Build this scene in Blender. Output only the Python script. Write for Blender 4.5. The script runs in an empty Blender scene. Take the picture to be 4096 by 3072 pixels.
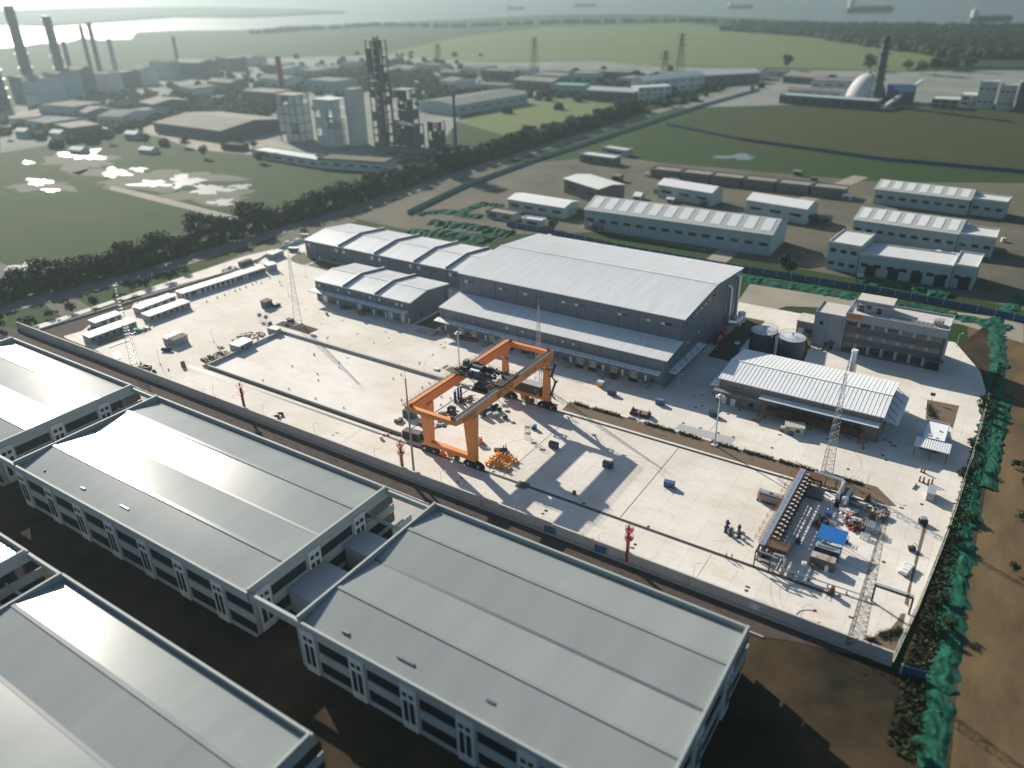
import bpy, math, random
from math import radians, sin, cos, pi, hypot, atan2, tan, sqrt
from mathutils import Vector, Matrix
random.seed(7)
SC = bpy.context.scene
COL = SC.collection
# ------------------------------------------------------------------ camera
CH = 120.0
FPX, YAW, PIT, ROL = 3095.23, 0.5842542, 0.48009074, -0.02083224   # focal length in pixels of a 4096 wide frame
_f0 = Vector((-sin(YAW), cos(YAW), 0)); _r0 = Vector((cos(YAW), sin(YAW), 0)); _u0 = Vector((0, 0, 1))
CF = _f0*cos(PIT) - _u0*sin(PIT)
_u = _u0*cos(PIT) + _f0*sin(PIT)
CR = _r0*cos(ROL) + _u*sin(ROL)
CU = _u*cos(ROL) - _r0*sin(ROL)
cam = bpy.data.cameras.new('Camera'); camo = bpy.data.objects.new('Camera', cam); COL.objects.link(camo)
cam.sensor_fit = 'HORIZONTAL'; cam.sensor_width = 36.0; cam.lens = FPX/4096*36.0
cam.clip_start = 1.0; cam.clip_end = 20000.0
camo.matrix_world = Matrix(((CR.x, CU.x, -CF.x, 0), (CR.y, CU.y, -CF.y, 0), (CR.z, CU.z, -CF.z, CH), (0, 0, 0, 1)))
cam.dof.use_dof = True
cam.dof.focus_distance = 222.0
cam.dof.aperture_fstop = cam.lens/1000.0/1.2     # lens opening of 1.2 m: a miniature-like focus
SC.camera = camo
HAZE = .00023
# ------------------------------------------------------------------ world, sun, exposure
SUN_EL, SUN_AZ = radians(25.3), radians(-65.3)     # azimuth from +Y, clockwise
w = bpy.data.worlds.new('World'); SC.world = w; w.use_nodes = True
nt = w.node_tree; sky = nt.nodes.new('ShaderNodeTexSky'); sky.sky_type = 'NISHITA'; sky.sun_disc = False
sky.sun_elevation = SUN_EL; sky.sun_rotation = SUN_AZ; sky.altitude = 100; sky.air_density = 1.2; sky.dust_density = 1.0; sky.ozone_density = 3.0
nt.links.new(sky.outputs[0], nt.nodes['Background'].inputs[0]); nt.nodes['Background'].inputs[1].default_value = 0.06
sl = bpy.data.lights.new('Sun', 'SUN'); slo = bpy.data.objects.new('Sun', sl); COL.objects.link(slo)
sl.energy = 4.6; sl.angle = radians(0.53); sl.color = (1.0, 0.92, 0.80)
_sd = Vector((sin(SUN_AZ)*cos(SUN_EL), cos(SUN_AZ)*cos(SUN_EL), sin(SUN_EL)))
slo.rotation_euler = (-_sd).to_track_quat('-Z', 'Y').to_euler(); slo.location = (0, 0, 300)
SC.view_settings.view_transform = 'Standard'; SC.view_settings.look = 'None'; SC.view_settings.exposure = 0.86; SC.view_settings.gamma = 1.0
SC.cycles.use_denoising = True
SC.cycles.max_bounces = 6; SC.cycles.volume_bounces = 1; SC.cycles.diffuse_bounces = 3; SC.cycles.glossy_bounces = 3; SC.cycles.transparent_max_bounces = 6
SC.cycles.sample_clamp_indirect = 4.0
# ------------------------------------------------------------------ helpers
def ray(px, py):
    return CR*((px-2048)/FPX) - CU*((py-1536)/FPX) + CF
def G(px, py, z=0.0):
    "point of the level plane z that the photograph shows at pixel px, py (4096 x 3072)"
    d = ray(px, py); t = (z-CH)/d.z
    return Vector((d.x*t, d.y*t, z))
def Z(x0, y0, w):
    s = w/2212.0
    return lambda x, y, z=0.0: G(x0+x*s, y0+y*s, z)
OV = Z(0, 0, 4096); A4 = Z(0, 1000, 1400); A5 = Z(1300, 1000, 1400); A6 = Z(2696, 1000, 1400)
B2 = Z(1300, 2022, 1400); B3 = Z(2696, 2022, 1400); CZ = Z(1500, 1300, 800); LR = Z(2900, 1800, 800); HU = Z(300, 900, 900)
a2 = Z(700, 1350, 400); a5 = Z(3300, 2400, 400); a6 = Z(2600, 1350, 400); a7 = Z(1150, 850, 400); b1 = Z(1200, 1000, 400); b3 = Z(1700, 1250, 400)
b4 = Z(2000, 1350, 400); b5 = Z(1600, 1600, 400); b6 = Z(3200, 1150, 400); b7 = Z(3500, 1150, 400); b8 = Z(3300, 1450, 400); d1 = Z(2700, 1500, 600)
d2 = Z(1900, 1600, 800); d3 = Z(1500, 1400, 400); d4 = Z(1850, 1500, 400); d5 = Z(3050, 1850, 400); d6 = Z(3250, 1950, 400); d7 = Z(2950, 2100, 400); d8 = Z(1000, 1200, 400)

class MB:
    "collects simple shapes into one mesh"
    def __init__(s): s.v = []; s.f = []
    def add(s, vs, fs):
        n = len(s.v); s.v += [tuple(v) for v in vs]; s.f += [tuple(n+i for i in f) for f in fs]; return s
    def box(s, x0, x1, y0, y1, z0, z1):
        return s.add([(x0,y0,z0),(x1,y0,z0),(x1,y1,z0),(x0,y1,z0),(x0,y0,z1),(x1,y0,z1),(x1,y1,z1),(x0,y1,z1)],
                     [(3,2,1,0),(4,5,6,7),(0,1,5,4),(1,2,6,5),(2,3,7,6),(3,0,4,7)])
    def cbox(s, c, d, rz=0.0, tilt=0.0):
        m = Matrix.Translation(c) @ Matrix.Rotation(rz, 4, 'Z') @ Matrix.Rotation(tilt, 4, 'X')
        t = MB().box(-d[0]/2, d[0]/2, -d[1]/2, d[1]/2, -d[2]/2, d[2]/2)
        return s.add([m @ Vector(v) for v in t.v], t.f)
    def bar(s, p, q, w, h=None):
        p = Vector(p); q = Vector(q); h = h or w; d = (q-p)
        if d.length < 1e-6: return s
        d.normalize(); up = Vector((0,0,1)) if abs(d.z) < .95 else Vector((0,1,0))
        a = d.cross(up).normalized()*w/2; b = a.cross(d).normalized()*h/2
        return s.add([p-a-b,p+a-b,p+a+b,p-a+b,q-a-b,q+a-b,q+a+b,q-a+b], [(0,1,2,3),(7,6,5,4),(0,4,5,1),(1,5,6,2),(2,6,7,3),(3,7,4,0)])
    def tube(s, p, q, r, n=8, r2=None, cap=True):
        p = Vector(p); q = Vector(q); r2 = r if r2 is None else r2; d = (q-p).normalized()
        up = Vector((0,0,1)) if abs(d.z) < .95 else Vector((1,0,0))
        a = d.cross(up).normalized(); b = d.cross(a).normalized()
        vs = [p+(a*cos(2*pi*i/n)+b*sin(2*pi*i/n))*r for i in range(n)]+[q+(a*cos(2*pi*i/n)+b*sin(2*pi*i/n))*r2 for i in range(n)]
        fs = [(i,(i+1)%n,n+(i+1)%n,n+i) for i in range(n)]
        if cap: fs += [tuple(range(n-1,-1,-1)), tuple(range(n,2*n))]
        return s.add(vs, fs)
    def path(s, pts, r, n=8):
        for a, b in zip(pts, pts[1:]): s.tube(a, b, r, n)
        return s
    def lathe(s, c, prof, n=16):
        c = Vector(c); vs = []; fs = []
        for r, z in prof: vs += [c+Vector((r*cos(2*pi*i/n), r*sin(2*pi*i/n), z)) for i in range(n)]
        for k in range(len(prof)-1): fs += [(k*n+i,k*n+(i+1)%n,(k+1)*n+(i+1)%n,(k+1)*n+i) for i in range(n)]
        fs += [tuple(range(n-1,-1,-1)), tuple((len(prof)-1)*n+i for i in range(n))]
        return s.add(vs, fs)
    def xpr(s, yz, x0, x1):
        "profile in y,z pulled along x"
        n = len(yz); vs = [(x0,y,z) for y,z in yz]+[(x1,y,z) for y,z in yz]
        return s.add(vs, [tuple(range(n)), tuple(range(2*n-1,n-1,-1))]+[(i,n+i,n+(i+1)%n,(i+1)%n) for i in range(n)])
    def ypr(s, xz, y0, y1):
        n = len(xz); vs = [(x,y0,z) for x,z in xz]+[(x,y1,z) for x,z in xz]
        return s.add(vs, [tuple(range(n-1,-1,-1)), tuple(range(n,2*n))]+[(i,(i+1)%n,n+(i+1)%n,n+i) for i in range(n)])
    def zpr(s, xy, z0, z1):
        n = len(xy); vs = [(p[0],p[1],z0) for p in xy]+[(p[0],p[1],z1) for p in xy]
        return s.add(vs, [tuple(range(n-1,-1,-1)), tuple(range(n,2*n))]+[(i,(i+1)%n,n+(i+1)%n,n+i) for i in range(n)])
    def poly(s, pts): return s.add(pts, [tuple(range(len(pts)))])
    def lump(s, c, r, n=7, sq=.8):
        "small uneven rock-like lump"
        c = Vector(c); k = 4; prof = []
        for j in range(k+1):
            a = pi*j/k - pi/2; prof.append((max(cos(a), .05), sin(a)*sq))
        vs = []
        for rr, zz in prof:
            for i in range(n):
                f = random.uniform(.75, 1.2); vs.append(c+Vector((rr*cos(2*pi*i/n)*r*f, rr*sin(2*pi*i/n)*r*f, zz*r*random.uniform(.8,1.15))))
        return s.add(vs, [(j*n+i,j*n+(i+1)%n,(j+1)*n+(i+1)%n,(j+1)*n+i) for j in range(k) for i in range(n)])
OFF = {}
def link(o): COL.objects.link(o); return o
def build(name, mb, m, parent=None, smooth=False, world=True):
    off = OFF.get(parent.name, Vector()) if (parent is not None and world) else Vector()
    me = bpy.data.meshes.new(name); me.from_pydata([tuple(Vector(v)-off) for v in mb.v], [], mb.f)
    if m is not None: me.materials.append(m)
    if smooth:
        me.polygons.foreach_set('use_smooth', [True]*len(me.polygons)); me.set_sharp_from_angle(angle=radians(40))
    me.update()
    o = link(bpy.data.objects.new(name, me))
    if parent is not None:
        o.parent = parent; OFF[o.name] = OFF.get(parent.name, Vector())
    return o
def tag(o, label, cat, group=None):
    o['label'] = label; o['category'] = cat
    if group: o['group'] = group
    return o
def thing(name, label, cat, loc=(0,0,0), rz=0.0, group=None):
    o = link(bpy.data.objects.new(name, None)); o.location = loc; o.rotation_euler = (0,0,rz); o.empty_display_size = .5
    tag(o, label, cat, group)
    OFF[o.name] = Vector(loc) if rz == 0 else Vector()
    return o
def solo(name, label, cat, mb, m, loc=None, rz=0.0, group=None, smooth=False):
    o = build(name, mb, m, None, smooth)
    if loc is not None: o.location = loc
    o.rotation_euler = (0,0,rz)
    return tag(o, label, cat, group)
def struct(name, mb, m, kind='structure', smooth=False):
    o = build(name, mb, m, None, smooth); o['kind'] = kind; return o
def dup(root, loc, rz=0.0, label=None, scale=None, group=None):
    r = root.copy(); link(r); r.location = loc; r.rotation_euler = (0,0,rz)
    if scale: r.scale = (scale,)*3 if not isinstance(scale, tuple) else scale
    if label: r['label'] = label
    if group: r['group'] = group
    for ch in list(root.children):
        c = ch.copy(); link(c); c.parent = r
        for g in list(ch.children):
            d = g.copy(); link(d); d.parent = c
    return r
# ------------------------------------------------------------------ materials
MATS = {}
def mat(name, c, rough=.7, metal=0.0, c2=None, sc=.2, amt=.5, bump=0.0, bsc=8.0, spec=.5, det=6.0, stretch=None, ribs=None):
    if name in MATS: return MATS[name]
    m = bpy.data.materials.new(name); m.use_nodes = True; n = m.node_tree; L = n.links; b = n.nodes['Principled BSDF']
    b.inputs['Roughness'].default_value = rough; b.inputs['Metallic'].default_value = metal; b.inputs['Specular IOR Level'].default_value = spec
    b.inputs['Base Color'].default_value = (*c, 1)
    geo = n.nodes.new('ShaderNodeNewGeometry'); vec = geo.outputs['Position']
    if stretch:
        mp = n.nodes.new('ShaderNodeMapping'); mp.inputs['Scale'].default_value = stretch; L.new(vec, mp.inputs['Vector']); vec = mp.outputs[0]
    if c2 is not None:
        t = n.nodes.new('ShaderNodeTexNoise'); t.inputs['Scale'].default_value = sc; t.inputs['Detail'].default_value = det; t.inputs['Roughness'].default_value = .62
        L.new(vec, t.inputs['Vector'])
        r = n.nodes.new('ShaderNodeMapRange'); r.inputs[1].default_value = .5-amt*.5; r.inputs[2].default_value = .5+amt*.5
        L.new(t.outputs[0], r.inputs[0])
        mx = n.nodes.new('ShaderNodeMix'); mx.data_type = 'RGBA'; mx.inputs[6].default_value = (*c,1); mx.inputs[7].default_value = (*c2,1)
        L.new(r.outputs[0], mx.inputs[0]); L.new(mx.outputs[2], b.inputs['Base Color'])
    if bump:
        t2 = n.nodes.new('ShaderNodeTexNoise'); t2.inputs['Scale'].default_value = bsc; t2.inputs['Detail'].default_value = 4; L.new(vec, t2.inputs['Vector'])
        bp = n.nodes.new('ShaderNodeBump'); bp.inputs['Strength'].default_value = bump; bp.inputs['Distance'].default_value = .1
        L.new(t2.outputs[0], bp.inputs['Height']); L.new(bp.outputs[0], b.inputs['Normal'])
    if ribs:
        # profiled sheet: fine vertical ribs as relief
        sx = n.nodes.new('ShaderNodeSeparateXYZ'); L.new(geo.outputs['Position'], sx.inputs[0])
        ad = n.nodes.new('ShaderNodeMath'); ad.operation = 'ADD'; L.new(sx.outputs[0], ad.inputs[0]); L.new(sx.outputs[1], ad.inputs[1])
        mu = n.nodes.new('ShaderNodeMath'); mu.operation = 'MULTIPLY'; mu.inputs[1].default_value = 2*pi/ribs; L.new(ad.outputs[0], mu.inputs[0])
        sn = n.nodes.new('ShaderNodeMath'); sn.operation = 'SINE'; L.new(mu.outputs[0], sn.inputs[0])
        bp = n.nodes.new('ShaderNodeBump'); bp.inputs['Strength'].default_value = .6; bp.inputs['Distance'].default_value = .05
        L.new(sn.outputs[0], bp.inputs['Height']); L.new(bp.outputs[0], b.inputs['Normal'])
    MATS[name] = m; return m
def concrete(name, c, c2, stain, joints=True):
    "cast yard concrete: broad tone patches, brown dust stains, faint joints between bays, tyre marks"
    m = bpy.data.materials.new(name); m.use_nodes = True; n = m.node_tree; L = n.links; b = n.nodes['Principled BSDF']
    b.inputs['Roughness'].default_value = .85; b.inputs['Specular IOR Level'].default_value = .25
    geo = n.nodes.new('ShaderNodeNewGeometry'); P = geo.outputs['Position']
    def noise(sc, det=6, rough=.6, stretch=None):
        v = P
        if stretch:
            mp = n.nodes.new('ShaderNodeMapping'); mp.inputs['Scale'].default_value = stretch; L.new(P, mp.inputs['Vector']); v = mp.outputs[0]
        t = n.nodes.new('ShaderNodeTexNoise'); t.inputs['Scale'].default_value = sc; t.inputs['Detail'].default_value = det; t.inputs['Roughness'].default_value = rough
        L.new(v, t.inputs['Vector']); return t.outputs[0]
    def mrange(x, a, bb, lo=0., hi=1.):
        r = n.nodes.new('ShaderNodeMapRange'); r.inputs[1].default_value = a; r.inputs[2].default_value = bb; r.inputs[3].default_value = lo; r.inputs[4].default_value = hi
        L.new(x, r.inputs[0]); return r.outputs[0]
    def mixc(f, A, B):
        mx = n.nodes.new('ShaderNodeMix'); mx.data_type = 'RGBA'
        for s, v in ((6, A), (7, B)):
            if isinstance(v, tuple): mx.inputs[s].default_value = (*v, 1)
            else: L.new(v, mx.inputs[s])
        L.new(f, mx.inputs[0]); return mx.outputs[2]
    def math_(op, a, v=None, clamp=False):
        q = n.nodes.new('ShaderNodeMath'); q.operation = op; q.use_clamp = clamp
        if isinstance(a, float): q.inputs[0].default_value = a
        else: L.new(a, q.inputs[0])
        if v is not None:
            if isinstance(v, float): q.inputs[1].default_value = v
            else: L.new(v, q.inputs[1])
        return q.outputs[0]
    col = mixc(mrange(noise(.035), .38, .62), c, c2)
    col = mixc(mrange(noise(.09, 8, .68, (1, 2.2, 1)), .50, .74, 0, .75), col, stain)
    col = mixc(mrange(noise(.6, 6, .7), .52, .8, 0, .35), col, tuple(x*.62 for x in c2))
    col = mixc(mrange(noise(2.5, 4, .6, (.25, 2, 1)), .58, .75, 0, .22), col, tuple(x*.55 for x in c2))
    if joints:
        sx = n.nodes.new('ShaderNodeSeparateXYZ'); L.new(P, sx.inputs[0])
        for ax, per in ((0, 6.0), (1, 5.0)):
            q = math_('ABSOLUTE', math_('SUBTRACT', math_('FRACT', math_('MULTIPLY', sx.outputs[ax], 1/per)), .5))
            col = mixc(mrange(q, .008, .018, .28, 0), col, tuple(x*.5 for x in c2))
        # tyre marks: a few turning circles, broken up
        for (cx, cy, rr, wd) in ((-92, 152, 5, .35), (-91, 153, 7.5, .35), (-84, 157, 9, .3), (-70, 160, 11, .35), (-70, 160, 13.2, .3), (-100, 158, 8, .3), (-12, 142, 9, .3), (-12, 142, 11.2, .3), (-12, 143, 13.4, .3), (-45, 158, 10, .3), (-97, 140, 10, .3), (-30, 199, 12, .3), (-150, 196, 14, .3)):
            dx = math_('SUBTRACT', sx.outputs[0], float(cx)); dy = math_('SUBTRACT', sx.outputs[1], float(cy))
            dd = math_('SQRT', math_('ADD', math_('MULTIPLY', dx, dx), math_('MULTIPLY', dy, dy)))
            k = mrange(math_('ABSOLUTE', math_('SUBTRACT', dd, float(rr))), wd*.4, wd, 1, 0)
            k = math_('MULTIPLY', k, mrange(noise(.12, 2), .48, .6, 0, .30))
            col = mixc(k, col, tuple(x*.35 for x in c2))
    L.new(col, b.inputs['Base Color'])
    bp = n.nodes.new('ShaderNodeBump'); bp.inputs['Strength'].default_value = .15; bp.inputs['Distance'].default_value = .05
    L.new(noise(3, 5), bp.inputs['Height']); L.new(bp.outputs[0], b.inputs['Normal'])
    MATS[name] = m; return m
M = {}
M['yard'] = concrete('yard_concrete', (.70,.665,.60), (.60,.56,.49), (.55,.45,.33))
M['basin'] = concrete('basin_concrete', (.73,.70,.655), (.63,.585,.51), (.60,.47,.345), joints=False)
M['conc'] = mat('plain_concrete', (.40,.39,.37), .85, c2=(.30,.29,.27), sc=.6, bump=.2)
M['wallconc'] = mat('wall_concrete', (.44,.415,.405), .85, c2=(.32,.30,.29), sc=.35, amt=.7, bump=.25, stretch=(1,1,.3))
M['capconc'] = mat('coping_concrete', (.55,.52,.48), .8, c2=(.45,.42,.38), sc=1)
M['asphalt'] = mat('asphalt', (.10,.10,.095), .9, c2=(.16,.155,.145), sc=.3)
M['grass'] = mat('meadow', (.015,.046,.009), .95, c2=(.034,.055,.016), sc=.018, amt=.45, spec=.1, det=10)
M['field'] = mat('crop_field', (.095,.15,.050), .95, c2=(.14,.165,.065), sc=.006, amt=.4, spec=.1, stretch=(.6,3.0,1))
M['olive'] = mat('fallow_field', (.030,.046,.012), .95, c2=(.050,.050,.020), sc=.02, amt=.45, spec=.1, det=10)
M['soil'] = mat('bare_soil', (.165,.115,.06), .95, c2=(.065,.048,.028), sc=.10, amt=.4, spec=.08, bump=.5, bsc=.8, stretch=(1,.35,1), det=9)
M['darksoil'] = mat('dark_earth', (.060,.047,.043), .95, c2=(.095,.075,.066), sc=.4, amt=.6, spec=.1, bump=.5, bsc=2)
M['mud'] = mat('shaded_mud', (.016,.016,.012), .95, c2=(.075,.052,.028), sc=.045, amt=.3, spec=.08, bump=.4, bsc=1)  # brown mud, darkened so the factory's shadow sits in its colour
M['gravel'] = mat('dry_planting_strip', (.20,.155,.11), .95, c2=(.12,.085,.06), sc=1.2, amt=.7, spec=.1, bump=.6, bsc=6)
M['lot'] = mat('works_ground', (.155,.135,.10), .9, c2=(.055,.065,.045), sc=.025, amt=.5, spec=.15)
M['paleLot'] = mat('pale_ground', (.33,.30,.24), .9, c2=(.22,.20,.16), sc=.05, amt=.5, spec=.15)
M['water'] = mat('river_water', (.10,.12,.11), .36, bump=.05, bsc=.02, spec=.5)
M['pond'] = mat('pond_water', (.10,.105,.095), .26, spec=.6, bump=.03, bsc=.2)
M['net'] = mat('green_dust_net', (.022,.135,.085), .95, c2=(.006,.030,.020), sc=.45, amt=.38, bump=1.0, bsc=1.2, spec=.1, det=9)
M['roofw'] = mat('white_roof_sheet', (.80,.81,.80), .5, c2=(.70,.705,.69), sc=.25, amt=.5, stretch=(1.2,.12,1), spec=.4)
M['roofb'] = mat('weathered_roof_sheet', (.81,.82,.815), .5, c2=(.66,.66,.63), sc=.5, amt=.45, stretch=(2.2,.10,1), spec=.4)
M['roofg'] = mat('dull_roof_sheet', (.27,.26,.23), .9, c2=(.20,.19,.165), sc=.1, amt=.4, spec=.1)
M['roofd'] = mat('dim_far_roof', (.20,.215,.21), .95, c2=(.16,.17,.165), sc=.05, spec=.1)
M['cladding'] = mat('grey_cladding', (.135,.165,.20), .5, c2=(.12,.148,.18), sc=.15, ribs=.45)
M['cladding2'] = mat('brown_grey_cladding', (.19,.185,.18), .5, c2=(.165,.16,.155), sc=.2, ribs=.5)
M['paleclad'] = mat('pale_grey_cladding', (.30,.33,.36), .45, c2=(.275,.305,.335), sc=.3)
M['darkclad'] = mat('charcoal_cladding', (.085,.10,.115), .5, c2=(.07,.085,.10), sc=.3, ribs=.5)
M['trim'] = mat('dark_trim', (.075,.095,.105), .5)
M['fire'] = mat('dark_firewall_sheet', (.10,.125,.135), .5)
M['white'] = mat('white_paint', (.72,.72,.70), .5)
M['cream'] = mat('cream_paint', (.46,.44,.36), .6)
M['glass'] = mat('dark_glass', (.018,.022,.026), .08, spec=.6)
M['dimglass'] = mat('curtained_glass', (.14,.155,.155), .15, spec=.6)
M['hazeglass'] = mat('hazy_glass', (.075,.085,.085), .12, spec=.6)
M['black'] = mat('black_paint', (.012,.014,.018), .5)
M['rubber'] = mat('rubber', (.02,.02,.02), .8)
M['orange'] = mat('crane_orange', (.74,.245,.045), .42, c2=(.66,.215,.045), sc=.4, amt=.5)
M['yellow'] = mat('spreader_yellow', (.80,.34,.03), .45, c2=(.68,.27,.03), sc=1)
M['red'] = mat('monitor_red', (.25,.008,.022), .4)
M['dred'] = mat('dark_red', (.28,.02,.025), .45)
M['navy'] = mat('navy_box_paint', (.028,.045,.10), .5, c2=(.020,.032,.07), sc=.8)
M['blue'] = mat('blue_sheet', (.015,.17,.50), .45, c2=(.02,.14,.42), sc=.5)
M['blue2'] = mat('machine_blue', (.02,.055,.20), .45)
M['teal'] = mat('machine_teal', (.02,.12,.10), .5)
M['green'] = mat('tarp_green', (.02,.26,.14), .7, bump=.5, bsc=2)
M['steel'] = mat('galvanised_steel', (.36,.37,.37), .45, metal=.35)
M['dsteel'] = mat('dark_steel', (.06,.06,.062), .5, metal=.3)
M['rust'] = mat('rusty_steel', (.13,.062,.032), .85, c2=(.07,.035,.022), sc=2)
M['orail'] = mat('orange_railing_paint', (.26,.085,.018), .55)
M['silver'] = mat('insulation_jacket', (.72,.73,.74), .28, metal=.75)
M['wood'] = mat('weathered_wood', (.22,.155,.10), .85, c2=(.13,.09,.06), sc=2)
M['hut'] = mat('hut_panel', (.30,.32,.33), .6, c2=(.25,.265,.27), sc=.5)
M['hutroof'] = mat('hut_roof_sheet', (.74,.72,.68), .6, c2=(.40,.35,.30), sc=.35, amt=.55, stretch=(1.5,.4,1))
M['leaf'] = mat('tree_leaves', (.016,.034,.013), .8, c2=(.032,.055,.020), sc=.5, amt=.6, spec=.2)
M['leaf2'] = mat('hedge_leaves', (.020,.035,.014), .8, c2=(.045,.055,.022), sc=1.5, amt=.6, spec=.2)
M['bark'] = mat('bark', (.09,.065,.045), .9)
M['facroof'] = mat('galvanised_factory_roof', (.285,.31,.30), .20, c2=(.225,.25,.242), sc=.12, amt=.5, spec=.28, stretch=(1.0,.10,1), det=8)
M['facwall'] = mat('factory_render', (.36,.40,.40), .7, c2=(.30,.34,.34), sc=.2)
M['parapet'] = mat('parapet_render', (.33,.36,.345), .7, c2=(.29,.32,.31), sc=.3)
M['hoard'] = mat('blue_hoarding', (.02,.07,.17), .6)
M['thoard'] = mat('teal_hoarding', (.12,.30,.27), .6)
M['bricks'] = mat('grey_brick', (.17,.16,.145), .85, c2=(.12,.115,.105), sc=.5)
M['striproof'] = mat('grey_hall_roof', (.42,.45,.42), .8, c2=(.36,.39,.37), sc=.3)
M['frame'] = mat('process_frame', (.10,.115,.12), .7)
M['bwhite'] = mat('weathered_white_wall', (.58,.59,.56), .75, c2=(.48,.50,.48), sc=.15)
M['bteal'] = mat('pale_teal_wall', (.36,.44,.44), .7, c2=(.30,.38,.38), sc=.2)
M['forest'] = mat('far_wood', (.016,.030,.014), .9, c2=(.030,.045,.020), sc=.02, amt=.5, spec=.1)
M['tank'] = mat('dark_blue_tank', (.038,.055,.10), .5, c2=(.03,.045,.085), sc=.4)
M['tanktop'] = mat('tank_roof_paint', (.50,.53,.56), .45)
M['cobalt'] = mat('iso_tank_jacket', (.20,.215,.235), .4, metal=.2)
M['skin'] = mat('skin', (.45,.28,.2), .6)
M['hivis'] = mat('hi_vis_vest', (.55,.60,.05), .7)
M['cloth'] = mat('dark_work_trousers', (.03,.035,.05), .9)
M['carwhite'] = mat('car_white', (.70,.70,.69), .25)
M['cargrey'] = mat('car_dark', (.06,.07,.075), .25)
M['lamp'] = mat('lamp_head', (.62,.64,.66), .4)
# ------------------------------------------------------------------ the setting
def sheet(name, pts, m, z, kind='structure', th=None):
    mb = MB()
    if th: mb.zpr([(p[0], p[1]) for p in pts], z-th, z)
    else: mb.poly([(p[0], p[1], z) for p in pts])
    return struct(name, mb, m, kind)
def ovs(name, pts, m, z): return sheet(name, [OV(x, y) for x, y in pts], m, z)
_n = 64
sheet('ground', [(7000*cos(2*pi*i/_n), 7000*sin(2*pi*i/_n)) for i in range(_n)], M['grass'], -.40)
shore = [(0,190),(95,183),(150,172),(266,168),(330,150),(400,160),(525,156),(548,128),(700,122),(950,120),(1076,114),(1139,101),(1300,101),(1500,92),(1806,79),(2186,60),(2450,56),(2700,60),(2949,71),(3329,88),(3700,98),(4096,104)]
sp = [G(*p) for p in shore]
far = [G(x, -14) for x in (4300, 3400, 2600, 1800, 1000, 200, -300)]
sheet('river', [G(-260,215)]+sp+[G(4300,106)]+far, M['water'], -.30)
isl = [(-200,100),(200,108),(700,70),(1000,70),(1390,52),(1200,40),(800,30),(300,34),(-200,50)]
mb = MB()
mb.zpr([(G(x,y).x, G(x,y).y) for x, y in isl], -.25, 6)
struct('far_shore', mb, M['forest'])
# fields, woods, works ground
ovs('crop_field', [(820,118),(900,100),(1000,78),(1180,58),(1480,50),(1700,74),(1960,106),(2040,128),(1960,152),(1700,146),(1400,140),(1300,128),(1050,132)], M['field'], -.34)
ovs('meadow_field', [(985,262),(1100,222),(1240,205),(1390,205),(1460,232),(1330,268),(1120,300)], M['field'], -.32)
ovs('fallow_field', [(1480,285),(1600,240),(1760,228),(2000,236),(2300,240),(2300,372),(1900,345),(1620,318)], M['olive'], -.34)
ovs('industrial_ground', [(0,240),(150,190),(430,130),(830,118),(1050,134),(1300,130),(1420,142),(1700,150),(1960,154),(2300,150),(2300,235),(1980,232),(1700,226),(1480,232),(1400,204),(1240,204),(1000,245),(960,300),(860,350),(640,330),(500,300),(240,290),(0,330)], mat('hazed_works_ground', (.27,.275,.255), .95, c2=(.15,.17,.14), sc=.012, amt=.5, spec=.1), -.33)  # far ground paled: thicker distance haze is put into its colour
ovs('paved_lot', [(232,262),(330,262),(420,280),(560,290),(640,320),(560,335),(420,322),(330,290)], M['paleLot'], -.31)
ovs('works_yard', [(760,470),(1050,360),(1330,335),(1420,350),(1900,392),(2300,395),(2300,690),(2130,650),(1620,560),(1300,500),(1150,505),(900,500)], M['lot'], -.32)
ovs('sand_road', [(1560,700),(1620,612),(1800,640),(2212,690),(2212,740),(2080,700),(1900,668),(1700,660)], M['paleLot'], -.29)
ovs('earth_lot', [(2090,690),(2300,700),(2300,1700),(2020,1700),(2060,1300),(2100,1000)], M['soil'], -.30)
ovs('scrub_verge', [(2060,755),(2130,700),(2165,760),(2140,1000),(2080,1330),(2050,1700),(1900,1700),(1950,1440)], M['mud'], -.28)
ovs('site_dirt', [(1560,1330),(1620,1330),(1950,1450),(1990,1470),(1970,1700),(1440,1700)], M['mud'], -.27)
ovs('service_alley', [(60,745),(230,800),(660,975),(930,1075),(1620,1330),(1560,1340),(900,1110),(600,1010),(0,780),(0,720)], M['darksoil'], -.26)
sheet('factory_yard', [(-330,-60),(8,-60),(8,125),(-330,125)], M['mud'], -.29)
sheet('concrete_alley', [(-330,112.8),(-34,112.8),(-34,124.5),(-330,124.5)], M['conc'], -.22)
sheet('wall_foot_strip', [(-330,124.8),(-22,124.8),(-16,127),(-2,130.2),(-330,130.2)], M['darksoil'], -.20)  # dark earth sheet, also standing in for the boundary wall's shadow
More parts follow.
